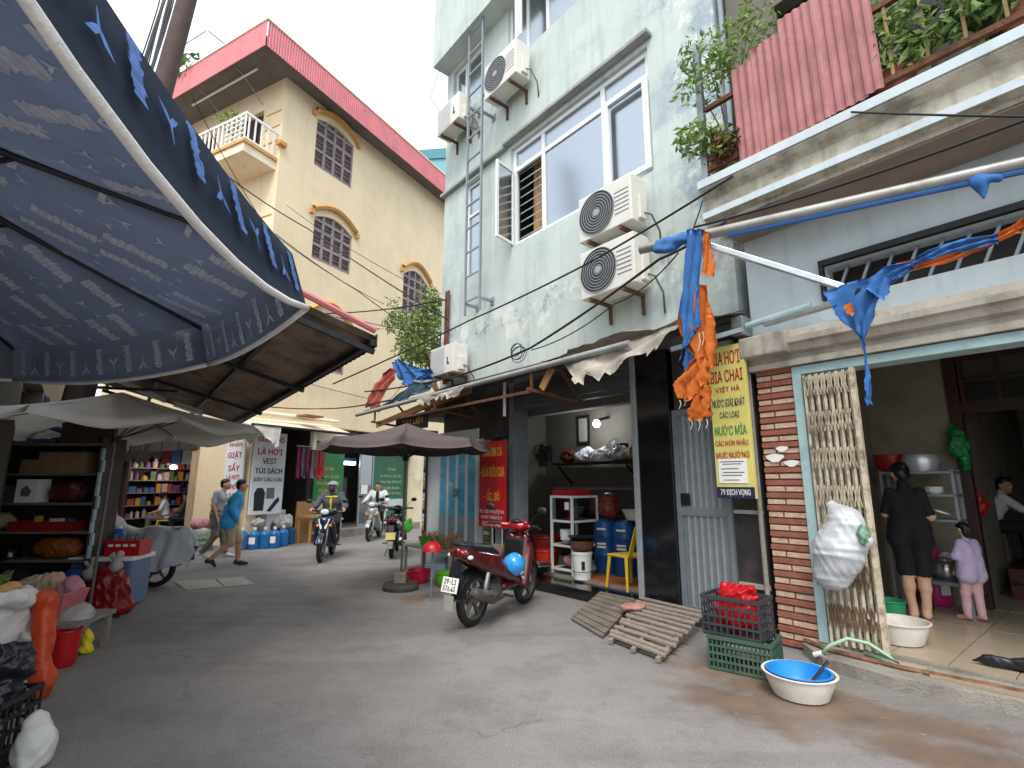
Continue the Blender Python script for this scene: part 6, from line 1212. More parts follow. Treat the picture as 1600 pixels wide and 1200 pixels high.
MB().ell((0, 0, .25), (.08, .05, .08)).build('hub', pmat('#2f4f8c'), sd_, smooth=True); MB().bx(-.2, .2, -.05, .05, 0, .05).build('foot', pmat('#2f4f8c'), sd_)
box('carton', 'flat dark carton stacked on top of the stall shelf', (-5.8, 7.1, 2.121), .5, .3, .42, mat('carton_dark', '#4a382a', .85, var=.12, bump=.04))
box('carton', 'tall dark carton at the shelf end above the stall', (-6.95, 7.15, 2.121), .55, .3, .5, 'carton_dark')
# ---- cooler table with drinks
ct = gz(168, 952); co_ = thing('cooler_box', 'blue and white cooler box standing beside the pale parasol pole', 'cooler', (ct.x-.12, ct.y+.1, 0), R(8))
MB().bx(-.36, .36, -.2, .3, .03, .6).build('body', mat('cooler_blue', '#5f6f93', .4, var=.1, scale=3, bump=.02), co_, bevel=.02); MB().bx(-.39, .39, -.23, .33, .6, .66).build('lid', 'white_paint', co_, bevel=.015); MB().bx(-.28, -.02, -.215, -.202, .05, .5).build('front_label', 'barrel_blue', co_, bevel=.01)
dc = thing('drink_crate', 'red drink crate of bottles on the cooler box', 'crate', (ct.x+.08, ct.y+.12, .66), R(8)); MB().bx(-.21, .21, -.15, .15, 0, .02).bx(-.21, .21, -.15, -.135, .02, .2).bx(-.21, .21, .135, .15, .02, .2).bx(-.21, -.195, -.135, .135, .02, .2).bx(.195, .21, -.135, .135, .02, .2).build('crate', pmat('#b3181e'), dc)
for k in range(4): MB().bx(-.17+k*.09, -.11+k*.09, -.154, -.151, .12, .15).build('crate_mark', 'ink_white', dc)
for k in range(8): tag(MB().lathe([(1e-3, 0), (.032, 0), (.032, .15), (.014, .2), (.014, .25), (1e-3, .25)], 10).build('bottle', ('glass_bottle' if 0 else pmat('#5d5a52', .15)), loc=Matrix.Translation(dc.location) @ Matrix.Rotation(R(8), 4, 'Z') @ Vector((-.15+.1*(k % 4), -.06+.12*(k//4), .02)), smooth='auto'), 'pale capped bottle standing in the red drink crate', 'bottle', 'bottles in the red drink crate')
bt = thing('water_bottle', 'tall blue water bottle standing behind the red drink crate', 'bottle', (ct.x-.17, ct.y+.25, .66)); MB().lathe([(1e-3, 0), (.09, 0), (.09, .2), (.085, .22), (.09, .24), (.07, .3), (.03, .33)], 16).build('body', 'jug_blue', bt, smooth=True); MB().lathe([(.032, .33), (.034, .33), (.034, .37), (1e-3, .37)], 12).build('cap', 'white_paint', bt)
box('carton', 'brown carton leaning behind the pale pole on the cooler box', (ct.x-.33, ct.y+.28, .66), .22, .14, .3, 'carton')
bag('red_bag', 'large shiny red plastic sack leaning on the cooler box', [e_((0, 0, .27), (.27, .2, .3)), e_((.05, 0, .1), (.3, .22, .14)), e_((0, 0, .52), (.16, .12, .1))], mat('bag_darkred', '#8e1a20', .3, var=.2, scale=5, bump=.04, trans=.2), (ct.x+.14, ct.y-.26, 0), amp=.02, f=9, seed=8, fb=0.005)
for k, (dx, dz) in enumerate(((-.12, .5), (.2, .58))): bag('tied_bag', ('small white tied bag on the red sack' if k == 0 else 'white knotted bag handles above the red sack'), [e_((0, 0, 0), (.08, .06, .08)), ('c', (0, 0, .05), (.03, 0, .15), .025, .035, 0, .03), ('c', (0, 0, .05), (-.06, 0, .13), .025, .03, 0, .03)], 'bag_clear', (ct.x+.1+dx, ct.y-.36, dz), seed=k+20)
bag('blue_jug_bag', 'dark blue plastic drum in front of the cooler box', [('c', (0, 0, .12), (0, 0, .4), .15, .15, 0, .03)], 'barrel_blue', (ct.x-.3, ct.y-.22, 0), amp=.003, cat='drum', fb=.004)
# ---- foreground produce
bench = thing('low_bench', 'low dark bench carrying the produce tubs at the stall', 'bench', (-4.75, 5.25, 0), R(8)); MB().bx(-.85, .75, -.3, .3, .3, .34).build('top', 'wood_old', bench)
for x in (-.8, .68):
    for y in (-.26, .22): MB().bx(x, x+.05, y, y+.05, 0, .3).build('leg', 'wood_old', bench)
def tub(name, label, loc, w, d, h, c, rotz=0, cat='tub'):
    mb = MB(); a, b = w/2, d/2; i, j = a*.78, b*.78
    V0 = [(-i, -j, 0), (i, -j, 0), (i, j, 0), (-i, j, 0)]; V1 = [(-a, -b, h), (a, -b, h), (a, b, h), (-a, b, h)]; V2 = [(-a+.02, -b+.02, h), (a-.02, -b+.02, h), (a-.02, b-.02, h), (-a+.02, b-.02, h)]; V3 = [(-i+.01, -j+.01, .02), (i-.01, -j+.01, .02), (i-.01, j-.01, .02), (-i+.01, j-.01, .02)]
    mb.add(V0+V1+V2+V3, [(3, 2, 1, 0), (12, 13, 14, 15)]+[(q, (q+1) % 4, (q+1) % 4+4, q+4) for q in range(4)]+[(q+4, (q+1) % 4+4, (q+1) % 4+8, q+8) for q in range(4)]+[(q+8, (q+1) % 4+8, (q+1) % 4+12, q+12) for q in range(4)])
    return tag(mb.build(name, pmat(c), loc=loc, rotz=rotz, bevel=.012), label, cat)
tub('pink_tub', 'translucent pink rectangular tub at the stall front', (-4.42, 5.28, .341), .46, .34, .24, '#c06a6e', R(5)); basin('green_bowl', 'dull green bowl under the lettuce at the stall', (-4.98, 5.22, .341), .2, .16, '#5f7a5c')
lt_ = thing('lettuce', 'bunch of green lettuce in the dull green bowl', 'lettuce', (-4.98, 5.22, .36)); leaves('leaves', [((0, 0, .14), (.17, .17, .14)), ((.03, .02, .26), (.1, .1, .1))], 160, .1, ['leaf_b', 'leaf_a'], lt_, 9, droop=-.4, long=1.2)
bag('herb_bag', 'pale paper wrap of herbs behind the lettuce', [e_((0, 0, .2), (.22, .14, .16)), e_((.12, 0, .3), (.14, .1, .1))], mat('wrap_tan', '#b49a80', .8, var=.15, scale=6, bump=.06), (-4.72, 5.46, .341), seed=11, amp=.02); bag('herb_bag', 'dusky pink bag behind the pink tub', [e_((0, 0, .16), (.15, .12, .18))], 'bag_pink', (-4.42, 5.48, .341), seed=12)
bk_ = gz(96, 1041); basin('red_bucket', 'plain red plastic bucket on the road by the stall', bk_, .115, .31, '#b3181e', cat='bucket', s=.8); yb = gz(122, 1027); bag('yellow_bag', 'small bright yellow plastic bag behind the red bucket', [e_((0, 0, .12), (.06, .05, .13)), e_((.02, 0, .04), (.07, .06, .05))], pmat('#d9c324'), yb+Vector((-.03, .1, 0)), seed=13, fb=.004)
bag('clear_bag', 'crumpled clear white bag above the red bucket', [e_((0, 0, .32), (.17, .13, .13)), e_((-.05, 0, .15), (.15, .13, .16)), e_((.08, 0, .4), (.1, .07, .05))], 'bag_clear', (bk_.x-.16, bk_.y+.26, 0), seed=14, amp=.015, f=9, fb=.004)
bag('beige_sack', 'beige cloth sack standing beside the orange bag', [e_((0, 0, .25), (.15, .13, .27)), e_((-.02, 0, .5), (.1, .08, .08))], 'sack_beige', (bk_.x-.3, bk_.y-.05, 0), seed=15, amp=.02, fb=.004)
og = gz(55, 1092); bag('orange_bag', 'long shiny orange plastic bag hanging beside the white sack', [e_((.02, 0, .12), (.1, .09, .14)), ('c', (.0, 0, .15), (-.12, .1, .62), .07, .08, 0, .05), e_((-.14, .1, .68), (.1, .08, .08))], 'bag_orange', og, seed=16, amp=.008, f=14, fb=.004)
wsx = gz(10, 1110)-Vector((.3, -.05, 0)); bag('white_sack', 'big open white sack of produce at the front of the stall', [('c', (0, 0, .3), (.0, 0, .55), .3, .26, 0, .06), e_((0, 0, .18), (.32, .28, .2))]+[('c', (.24*math.cos(a), .22*math.sin(a), .72), (.24*math.cos(a+.5), .22*math.sin(a+.5), .72), .06, .06, 0, .03) for a in [i*.5 for i in range(13)]], 'sack_white', (wsx.x-.12, wsx.y+.12, 0), seed=17, amp=.014, fb=.004)
for k in range(6): tag(MB().ell((0, 0, 0), (.07, .06, .05), 10, 8).build('potato', mat('potato', '#b58d5a', .8, var=.15, scale=12, bump=.05), loc=(wsx.x-.12+.12*math.cos(k*1.2), wsx.y+.12+.12*math.sin(k*1.2), .76+.02*(k % 2)), rotz=k, smooth=True), 'tan potato showing in the mouth of the white sack', 'potato', 'potatoes in the white sack')
bag('clear_bag', 'narrow white bag between the white sack and the orange bag', [e_((0, 0, .25), (.09, .08, .26)), e_((0, 0, .1), (.12, .1, .1))], 'bag_clear', (wsx.x+.27, wsx.y+.02, 0), seed=18, amp=.02, fb=.004); bag('dark_bag', 'slim dark bag below the orange bag', [e_((0, 0, .2), (.07, .07, .22))], 'bag_black', (wsx.x+.3, wsx.y-.16, 0), seed=19, fb=.004)
def crate(label, loc, w, d, h, c, rotz=0, rows=4, cols=9, m=None):
    t = thing('plastic_crate', label, 'crate', loc, rotz); m = m or pmat(c, .45)
    MB().bx(-w/2, w/2, -d/2, d/2, 0, .015).build('bottom', m, t)
    for (ax, ay, L_, nm) in ((0, -d/2, w, 0), (0, d/2, w, 0), (-w/2, 0, d, 1), (w/2, 0, d, 1)):
        s = MB(); B = (lambda a0, a1, z0, z1, t0=.006: s.bx(a0, a1, ay-t0, ay+t0, z0, z1)) if nm == 0 else (lambda a0, a1, z0, z1, t0=.006: s.bx(ax-t0, ax+t0, a0, a1, z0, z1))
        q = L_/2-(.0065 if nm else 0); n_ = int(cols*L_/max(w, d))
        for r_ in range(rows+1): z = .015+(h-.03)*r_/rows; B(-q, q, z, z+(.018 if r_ < rows else .03), .011 if r_ == rows else .006)
        for k in range(n_+1): a = -q+(2*q-.012)*k/n_; B(a, a+.012, .016, h-.016, .0045)
        s.build('side', m, t)
    return t
cr = gz(25, 1235)-Vector((.42, -.02, 0)); crate('black crate full of dark bags at the front of the stall', (cr.x-.1, cr.y+.2, 0), .5, .36, .36, '#26262a', R(10)); 
bag('black_bag', 'glossy black plastic bag heaped on the black crate', [e_((0, 0, .2), (.24, .17, .18)), e_((.06, .05, .36), (.2, .15, .13)), e_((-.1, .02, .4), (.12, .12, .12))], 'bag_black', (cr.x-.1, cr.y+.2, .17), seed=21, amp=.022, f=11); wb_ = gz(66, 1200); bag('white_bag', 'crumpled white plastic bag on the road by the black crate', [e_((0, 0, .1), (.1, .1, .12)), e_((-.05, .05, .2), (.07, .07, .08))], 'sack_white', wb_-Vector((.06, 0, 0)), seed=22, amp=.01, fb=.004)
# ---- in front of the laundry: basket, snack packets, water jugs
ba = gz(311, 861); bs = thing('laundry_basket', 'pale mint plastic laundry basket by the eatery post', 'basket', ba)
mn = pmat('#a9c6b4'); MB().lathe([(1e-3, 0), (.17, 0), (.175, .05)], 20).build('bottom', mn, bs)
for k in range(30): a = k*2*math.pi/30; MB().tube([(.175*math.cos(a), .175*math.sin(a), .03), (.24*math.cos(a), .24*math.sin(a), .46)], .011, 5).build('slat', mn, bs)
for z, r_ in ((.05, .178), (.18, .199), (.31, .219), (.45, .24)): MB().lathe([(r_-.012, z), (r_+.012, z), (r_+.014, z+.035), (r_-.012, z+.035), (r_-.012, z)], 24).build('hoop', mn, bs)
bag('rose_bag', 'dusty rose plastic bag resting beside the mint basket', [e_((0, 0, .3), (.25, .18, .16)), e_((0, 0, .1), (.2, .15, .15))], 'bag_pink', (ba.x-.28, ba.y+.4, .3), seed=23); box('crate_stand', 'low wooden box under the dusty rose bag', (ba.x-.28, ba.y+.4, 0), .5, .36, .3, 'wood_old')
bag('clear_bag', 'white cloth heaped in the mint basket', [e_((0, 0, 0), (.18, .18, .1)), e_((.05, 0, .08), (.1, .1, .06))], 'bag_clear', (ba.x, ba.y, .4), seed=24)
sr = thing('snack_rack', 'wire rack hung with green and gold snack packets', 'rack', (ba.x+.2, ba.y+.55, 0)); 
for x in (-.2, .2): MB().tube([(x, 0, 0), (x, 0, 1.35)], .012, 6).build('upright', 'steel_grey', sr)
for z in (.5, .75, 1.0, 1.3): MB().tube([(-.2, 0, z), (.2, 0, z)], .008, 6).build('bar', 'steel_grey', sr)
q_ = random.Random(3)
for k in range(20): z = .55+.16*(k//4); o = sdf('snack_packet', [e_((0, 0, 0), (.09, .05, .075)), ('b', (0, 0, 0), (.1, .015, .09), None, 0, .02)], [mat(('snack_gold', 'snack_green', 'snack_tan')[k % 3], ('#c9a24a', '#4f8f3a', '#b98a5a')[k % 3], .25, var=.2, scale=10, bump=.02)], h=.018, loc=(sr.location.x-.2+.13*(k % 4)+q_.uniform(-.02, .02), sr.location.y-.07, z)); o.rotation_euler[1] = q_.uniform(-.4, .4); tag(o, ('gold', 'green', 'tan')[k % 3]+' snack packet hanging on the wire rack', 'packet', 'snack packets on the wire rack')
for k, (u, v) in enumerate(((373, 860), (392, 859), (409, 858), (424, 857), (438, 854), (449, 850))):
    p = gz(u, v); j = thing('water_jug', ('blue water jug with a white paper label below the laundry sign' if k in (1, 3) else 'unlabelled blue water jug below the laundry sign'), 'water jug', p+Vector((0, .12, 0)), k*.9, 'blue water jugs below the laundry sign')
    MB().lathe([(1e-3, 0), (.13, 0), (.138, .03), (.13, .08), (.138, .12), (.13, .18), (.138, .22), (.132, .3), (.138, .34), (.1, .4), (.035, .44), (.035, .48)], 20).build('body', 'jug_blue', j, smooth=True); MB().lathe([(.04, .46), (.04, .52), (1e-3, .52)], 12).build('cap', 'white_paint', j)
    if k in (1, 3): MB().lathe([(.141, .13), (.141, .29)], 10, Matrix.Rotation(R(-125), 4, 'Z') @ Matrix.Rotation(-k*.9, 4, 'Z'), 1.2).build('paper_label', 'paper', j)
for k, (u, v, r_) in enumerate(((400, 826, .16), (432, 822, .24))): p = gz(u, v, .62); bag('clear_bag', ('small' if k == 0 else 'large')+' crumpled clear bag lying on the blue water jugs', [e_((0, 0, 0), (r_, .13, r_*.7)), e_((r_*.5, 0, .05), (r_*.6, .12, r_*.6))], 'bag_clear', gz((395, 436)[k], (857, 853)[k])+Vector((0, .12, .6)), seed=25+k, amp=.02)
# washing machine, table, hanging trousers
wm = thing('washing_machine', 'white washing machine in the laundry front', 'washing machine', Yf.w(.95, .35, 0), Yf.r); MB().bx(-.3, .3, -.3, .3, .02, .88).build('cabinet', 'white_pvc', wm, bevel=.02); MB().bx(-.29, .29, .1, .3, .882, .98).build('control_panel', 'white_pvc', wm, bevel=.01); MB().lathe([(.13, .0), (.16, .0), (.16, .03), (.12, .04), (1e-3, .03)], 18, Matrix.Translation((0, -.302, .45)) @ Matrix.Rotation(R(90), 4, 'X')).build('door', 'ac_grille', wm)
tb_ = gz(482, 850); wt = thing('wooden_table', 'rough wooden work table beside the green panel', 'table', (tb_.x, tb_.y+.35, 0), Yf.r); MB().bx(-.4, .5, -.28, .28, .68, .73).build('top', 'wood_light', wt)
for x in (-.36, .42):
    for y in (-.24, .2): MB().bx(x, x+.05, y, y+.05, 0, .68).build('leg', 'wood_light', wt)
MB().bx(-.31, .42, -.22, -.2, .25, .3).build('stretcher', 'wood_light', wt)
pn_ = tag(MB().bx(-.3, .3, -.02, .02, 0, 1.1).build('plywood_board', 'wood_light', loc=Yf.w(1.6, -.3, .0), rotz=Yf.r), 'plywood board standing between the washing machine and the green panel', 'board')
tag(MB().tube([(-.5, 0, 0), (.8, 0, 0)], .012, 6).build('clothes_rail', 'alu', loc=Yf.w(1.15, -.9, 2.58), rotz=Yf.r), 'thin metal rail holding the hanging red trousers', 'rail')
cloth('trouser_maroon', '#6d2238'); cloth('trouser_red', '#a31d30'); cloth('trouser_violet', '#5a3f5c'); cloth('trouser_grey2', '#6f6670')
for k, (c, n) in enumerate((('trouser_maroon', 'maroon'), ('trouser_violet', 'violet'), ('trouser_maroon', 'second maroon'), ('trouser_grey2', 'grey'), ('trouser_red', 'crimson'), ('trouser_red', 'outer crimson'))):
    x = .78+k*.16; t = rag('hanging_trousers', ((-.1, -.04, 0), (.1, .05, 0), (-.11, -.04, -.82+.05*(k % 3)), (.11, .05, -.85)), 10, 8, .02, 30+k, c, None, th=.02, ragged=.02); t.location = Yf.w(x, -.9, 2.56); t.rotation_euler[2] = Yf.r; tag(t, n+' pair of trousers hanging from the laundry rail', 'trousers')
for k, (x, c, n) in enumerate(((3.1, 'shirt_grey', 'grey'), (3.35, 'plaster_cream', 'cream'), (3.6, 'jacket_slate', 'slate'))): t = rag('hanging_shirt', ((-.16, 0, 0), (.16, .05, 0), (-.2, 0, -.8), (.2, .05, -.78)), 10, 8, .02, 40+k, c, None, th=.015, ragged=.03); t.location = Yf.w(x, .3, 1.95-.08*k); t.rotation_euler[2] = Yf.r; tag(t, n+' shirt hanging in the green shop doorway', 'shirt')
# ---- round the brown parasol foot
basin('red_basin', 'pink red plastic basin beside the brown parasol base', gz(647, 912)+Vector((.05, .12, 0)), .2, .2, '#c9203c'); box('foam_box', 'pale blue foam box on the wet road near the brown parasol', gz(680, 905)+Vector((0, .1, 0)), .36, .2, .24, pmat('#a9c6d6'), R(-10)); basin('green_basin', 'lime green basin behind the motorbike number plate', gz(692, 918)+Vector((.05, .1, 0)), .2, .22, '#5cae2e')
basin('blue_basin', 'small sky blue basin beside the motorbike tail', gz(706, 905)+Vector((0, .3, 0)), .17, .3, '#3f97c9')
stk = gz(673, 938); rdb = thing('bowl_stake', 'red bowl on a thin grey stake standing by the brown parasol', 'stake', stk); MB().tube([(0, 0, 0), (.01, 0, .66)], .014, 8).build('stake', 'steel_grey', rdb); MB().lathe([(.14, .66), (.13, .72), (.07, .78), (1e-3, .79)], 18).build('bowl', pmat('#b01c2a'), rdb, smooth=True); MB().bx(-.08, .08, -.08, .08, 0, .01).build('foot', 'steel_grey', rdb)
tc_ = thing('goods_table', 'white low counter of dried goods along the blue printed doors', 'table', G.w(-5.85, -.42, 0), G.r); MB().bx(-.85, .85, -.25, .25, .42, .46).build('top', 'concrete_pale', tc_)
for x in (-.8, .74):
    for y in (-.22, .17): MB().bx(x, x+.05, y, y+.05, 0, .42).build('leg', 'concrete_pale', tc_)
basin('green_bowl', 'lime green bowl of dried goods on the white counter', G.w(-6.05, -.45, .46), .2, .16, '#4fae2f')
ns = thing('dried_noodles', 'sheaf of tan dried noodles heaped on the white counter', 'noodles', G.w(-5.7, -.42, .462), G.r); mb = MB(); q_ = random.Random(8)
for k in range(140): x, y = q_.uniform(-.45, .5), q_.uniform(-.15, .15); mb.bar((x, y, .02), (x+q_.uniform(-.2, .2), y+q_.uniform(-.1, .1), q_.uniform(.1, .28)), .012)
o = mb.build('noodle_sticks', mat('noodle_tan', '#b7986a', .8, var=.2, scale=10, bump=.03), ns); o['kind'] = 'stuff'
st2 = thing('wooden_stool', 'grey wooden stool with a small drawing beside the motorbike handlebar', 'stool', G.w(-3.95, -.45, 0), G.r); MB().bx(-.18, .18, -.02, .02, .42, .66).build('back', 'wood_old', st2); MB().bx(-.18, .18, -.02, .28, .38, .42).build('seat', 'wood_old', st2)
for x in (-.16, .12):
    for y in (0, .22): MB().bx(x, x+.04, y, y+.04, 0, .38).build('leg', 'wood_old', st2)
basin('green_basin', 'lime green basin on the step behind the blue helmet', G.w(-3.75, -.3, .0)+Vector((0, 0, .155)), .2, .16, '#4fae2f'); basin('red_bucket', 'red bucket standing beside the white framed cabinet', G.w(-3.95, .55, .18), .17, .32, '#c1301f', cat='bucket', s=.8); basin('red_tub', 'dull red tub behind the red bucket in the shop', G.w(-4.3, .9, .18), .25, .5, '#8e2420', cat='tub', s=.8)
# ---- in the shop
cx, cy = -3.72, .45; cbn = thing('display_cabinet', 'white framed glass display cabinet in the open shop', 'cabinet', G.w(cx, cy, .18), G.r)
cw, cd, ch_ = .5, .62, 1.22
for x in (0, cw-.035):
    for y in (0, cd-.035): MB().bx(x, x+.035, y, y+.035, 0, ch_).build('post', 'white_paint', cbn)
for z in (.06, .42, .8, ch_-.035): MB().bx(.036, cw-.036, 0.002, .03, z, z+.035).bx(.036, cw-.036, cd-.03, cd-.002, z, z+.035).bx(.002, .03, .036, cd-.036, z, z+.035).bx(cw-.03, cw-.002, .036, cd-.036, z, z+.035).build('rail', 'white_paint', cbn); MB().bx(.031, cw-.031, .031, cd-.031, z+.012, z+.018).build('glass_shelf', 'glass_clear', cbn)
for x0, x1, y0, y1 in ((.036, cw-.036, .012, .016), (cw-.016, cw-.012, .036, cd-.036)): MB().bx(x0, x1, y0, y1, .836, ch_-.04).build('pane', 'glass_clear', cbn)
MB().bx(.33, .42, .006, .011, 1.0, 1.12).build('sticker', 'paper', cbn)
for k in range(3): MB().lathe([(1e-3, .44), (.05, .44), (.09, .5), (.1, .6+.03*k), (.095, .6+.03*k), (1e-3, .46)], 16, Matrix.Translation((.16, .2, .015))).build('bowl_stack', 'white_paint', cbn)
tag(MB().lathe([(1e-3, 0), (.06, 0), (.1, .1), (.1, .12), (1e-3, .03)], 16).build('bowl', 'white_paint', loc=G.w(cx+.3, cy+.3, .18+.445)), 'white bowl on the middle cabinet shelf', 'bowl')
bag('goods_bag', 'red and white goods bag in the bottom of the cabinet', [e_((0, 0, .1), (.16, .12, .1)), e_((.08, 0, .16), (.1, .1, .08))], mat('bag_rosewhite', '#b98a86', .5, var=.4, scale=7, bump=.04), G.w(cx+.25, cy+.25, .18+.1), seed=31)
tb = MB().bx(-.26, .26, -.18, .18, 0, .02)
for x0, x1, y0, y1 in ((-.26, .26, -.18, -.165), (-.26, .26, .165, .18), (-.26, -.245, -.165, .165), (.245, .26, -.165, .165)): tb.bx(x0, x1, y0, y1, .02, .09)
tag(tb.build('red_tray', pmat('#b01c22'), loc=G.w(cx+.2, cy+.3, .18+ch_+.002), rotz=G.r), 'red plastic tray on top of the white framed cabinet', 'tray')
bkp = G.w(-3.0, .42, .18); bw = thing('white_bucket', 'tall white paint bucket with a wire handle in the shop', 'bucket', bkp); MB().lathe([(1e-3, 0), (.13, 0), (.15, .36), (.16, .36), (.16, .4), (.15, .4), (1e-3, .39)], 22).build('body', 'white_paint', bw, smooth='auto'); MB().tube([(.16*math.cos(a), .17*math.sin(a)-.0, .12+.0*a) for a in [R(180+i*15) for i in range(13)]], .005, 5).build('handle', 'dark_iron', bw); MB().bx(-.03, .02, -.149, -.146, .15, .27).build('scribble', 'ink_black', bw)
tag(MB().lathe([(1e-3, 0), (.1, 0), (.17, .05), (.19, .16), (.18, .16), (.16, .06), (1e-3, .02)], 20).build('dark_pot', 'rust', loc=bkp+Vector((0, 0, .402)), smooth='auto'), 'dark brown cooking pot standing on the white bucket', 'pot')
pnn = thing('frying_pan', 'blackened frying pan on top of the dark brown pot', 'pan', bkp+Vector((0, 0, .565)), G.r); MB().lathe([(1e-3, 0), (.15, 0), (.22, .06), (.215, .06), (.15, .012), (1e-3, .012)], 22).build('dish', 'black_plastic', pnn, smooth='auto'); MB().bar((.2, 0, .05), (.42, .02, .09), .025, .015).build('handle', 'dark_iron', pnn)
wk = thing('steel_wok', 'wide steel wok resting on the black shop step', 'wok', G.w(-3.75, .12, .18)); MB().lathe([(1e-3, 0), (.12, .01), (.24, .09), (.27, .16), (.26, .16), (.22, .09), (1e-3, .02)], 24).build('bowl', 'black_plastic', wk, smooth='auto'); MB().lathe([(.255, .15), (.275, .15), (.275, .165), (.255, .165), (.255, .15)], 24).build('rim', 'chrome', wk)
for k, (x, y) in enumerate(((-3.15, 1.15), (-2.75, 1.15), (-2.35, 1.2))):
    b_ = thing('blue_barrel', ('tall blue barrel topped by the stuffed red bag', 'tall blue barrel standing between two topped barrels', 'tall blue barrel carrying the white basin')[k], 'barrel', G.w(x, y, .18), 0, 'blue barrels in the shop'); MB().lathe([(1e-3, 0), (.18, 0), (.19, .05), (.19, .26), (.2, .28), (.19, .3), (.19, .55), (.2, .57), (.19, .6), (.19, .74), (.15, .82), (.1, .84), (1e-3, .84)], 22).build('drum', 'barrel_blue', b_, smooth='auto')
    for z in (.45, .4, .68): MB().lathe([(.194, z), (.194, z+.03)], 8, Matrix.Rotation(R(-145), 4, 'Z'), .8).build('print', 'ink_white', b_)
basin('white_basin', 'white basin on top of the blue barrels', G.w(-2.5, 1.18, 1.03), .24, .16, '#c9c7c2'); bag('red_bag', 'red bag stuffed on top of a blue barrel', [e_((0, 0, .15), (.18, .15, .16)), e_((0, 0, .3), (.14, .12, .12))], mat('bag_brick', '#7a2a22', .4, var=.25, scale=5, bump=.04), G.w(-3.1, 1.2, 1.02), seed=33)
ws = thing('wall_shelf', 'dark wall shelf at the back of the shop', 'shelf', G.w(-4.5, 2.15, 1.98), G.r); MB().bx(-.95, 1.2, 0, .5, 0, .04).build('board', 'wood_dark', ws); MB().bx(-.95, 1.2, .05, .08, -.5, -.46).build('lower_rail', 'steel_grey', ws)
for x in (-.8, 1.0): MB().bar((x, .48, -.4), (x, .05, -.02), .03).build('bracket', 'dark_iron', ws)
for k, (x, m, s) in enumerate(((-.7, 'bag_maroon', .2), (-.25, 'bag_silver', .26), (.2, 'bag_clear', .28), (.65, 'bag_silver', .22), (1.0, 'sack_beige', .18))): bag('shelf_bag', ('dark red', 'flat silver', 'crumpled clear', 'shiny grey', 'small beige')[k]+' bag on the dark wall shelf', [e_((0, 0, .12), (s, .16, .13)), e_((.1, 0, .2), (s*.6, .13, .1))], m, G.w(-4.5+x, 2.4, 2.02), G.r, seed=34+k, amp=.02)
box('stove_counter', 'black cooking counter under the wall shelf', G.w(-3.9, 2.35, .18), 2.4, .6, .85, 'room_dark', G.r, 'counter')
bfr = thing('framed_picture', 'small dark framed picture on the shop back wall', 'picture', G.w(-4.98, 2.66, 2.42), G.r); MB().bx(-.17, .17, 0, .03, 0, .62).build('frame', 'dark_iron', bfr); MB().bx(-.12, .12, -.004, -.001, .06, .56).build('print', 'concrete_pale', bfr)
bx_, bz_ = G.on(932, 662, 2.3); lb_ = thing('bulb_lamp', 'bright white bulb lamp on the shop back wall', 'lamp', G.w(bx_, 2.3, bz_), G.r); mat('bulb_white', '#eef6ff', .4, var=0, bump=0, emit=25); MB().ell((0, 0, 0), (.07, .07, .08), 12, 8).build('bulb', 'bulb_white', lb_, smooth=True); MB().tube([(0, .02, .07), (0, .38, .16)], .03, 8).build('socket', 'black_plastic', lb_)
ld = bpy.data.lights.new('bulb_light', 'POINT'); ld.energy = 7; ld.color = (.92, .96, 1); ld.shadow_soft_size = .08; lo_ = bpy.data.objects.new('bulb_light', ld); COL.objects.link(lo_); lo_.location = (0, -.12, 0); lo_.parent = lb_
def fan(label, x, y, z, rz):
    t = thing('wall_fan', label, 'fan', G.w(x, y, z), G.r+rz); MB().bx(-.06, .06, .1, .3, -.18, .16).build('mount', 'black_plastic', t, bevel=.01); MB().tube([(0, .2, 0), (0, .0, .05)], .05, 10).build('motor', 'black_plastic', t)
    M = Matrix.Translation((0, -.06, .05)) @ Matrix.Rotation(R(65), 4, 'X'); g = MB()
    for r_ in (.05, .1, .15, .2, .23): g.lathe([(r_-.003, 0), (r_+.003, .003), (r_-.003, .006), (r_-.003, 0)], 24, M)
    for k in range(16): a = k*math.pi/8; g.bar(M @ Vector((.04*math.cos(a), .04*math.sin(a), .004)), M @ Vector((.23*math.cos(a), .23*math.sin(a), .004)), .004)
    g.build('guard', 'dark_iron', t)
    for k in range(3): a = k*2.094; MB().add([M @ Vector(p) for p in ((.03*math.cos(a), .03*math.sin(a), -.02), (.2*math.cos(a-.35), .2*math.sin(a-.35), -.03), (.21*math.cos(a+.3), .21*math.sin(a+.3), -.012))], [(0, 1, 2)]).build('blade', 'black_plastic', t)
fan('black wall fan on the shop wall beside the framed picture', *[(lambda p: (p[0], 2.35, p[1]))(G.on(850, 708, 2.35))][0], R(20)); fan('dark wall fan between the bulb lamp and the door post', *[(lambda p: (p[0], 2.35, p[1]))(G.on(960, 705, 2.35))][0], R(-15))
chair('yellow plastic chair standing in the shop doorway by the black pillar', G.w(-2.12, .42, .18), G.r+R(80), 'chair_yellow', 1.0)
tag(MB().bx(-.75, .6, -.3, .32, 0, .008).build('floor_mat', mat('mat_orange', '#b56a3c', .85, var=.2, scale=4, bump=.05, dirt='#7a5a44', damt=.4), loc=G.w(-2.4, .75, .18), rotz=G.r+R(4)), 'worn orange sheet on the shop floor under the yellow chair', 'mat'); bag('floor_cloth', 'crumpled white cloth on the orange floor sheet', [e_((0, 0, .03), (.18, .12, .04)), e_((.1, .05, .04), (.1, .08, .04))], 'sack_white', G.w(-2.15, .95, .188), seed=41, amp=.012, f=20)
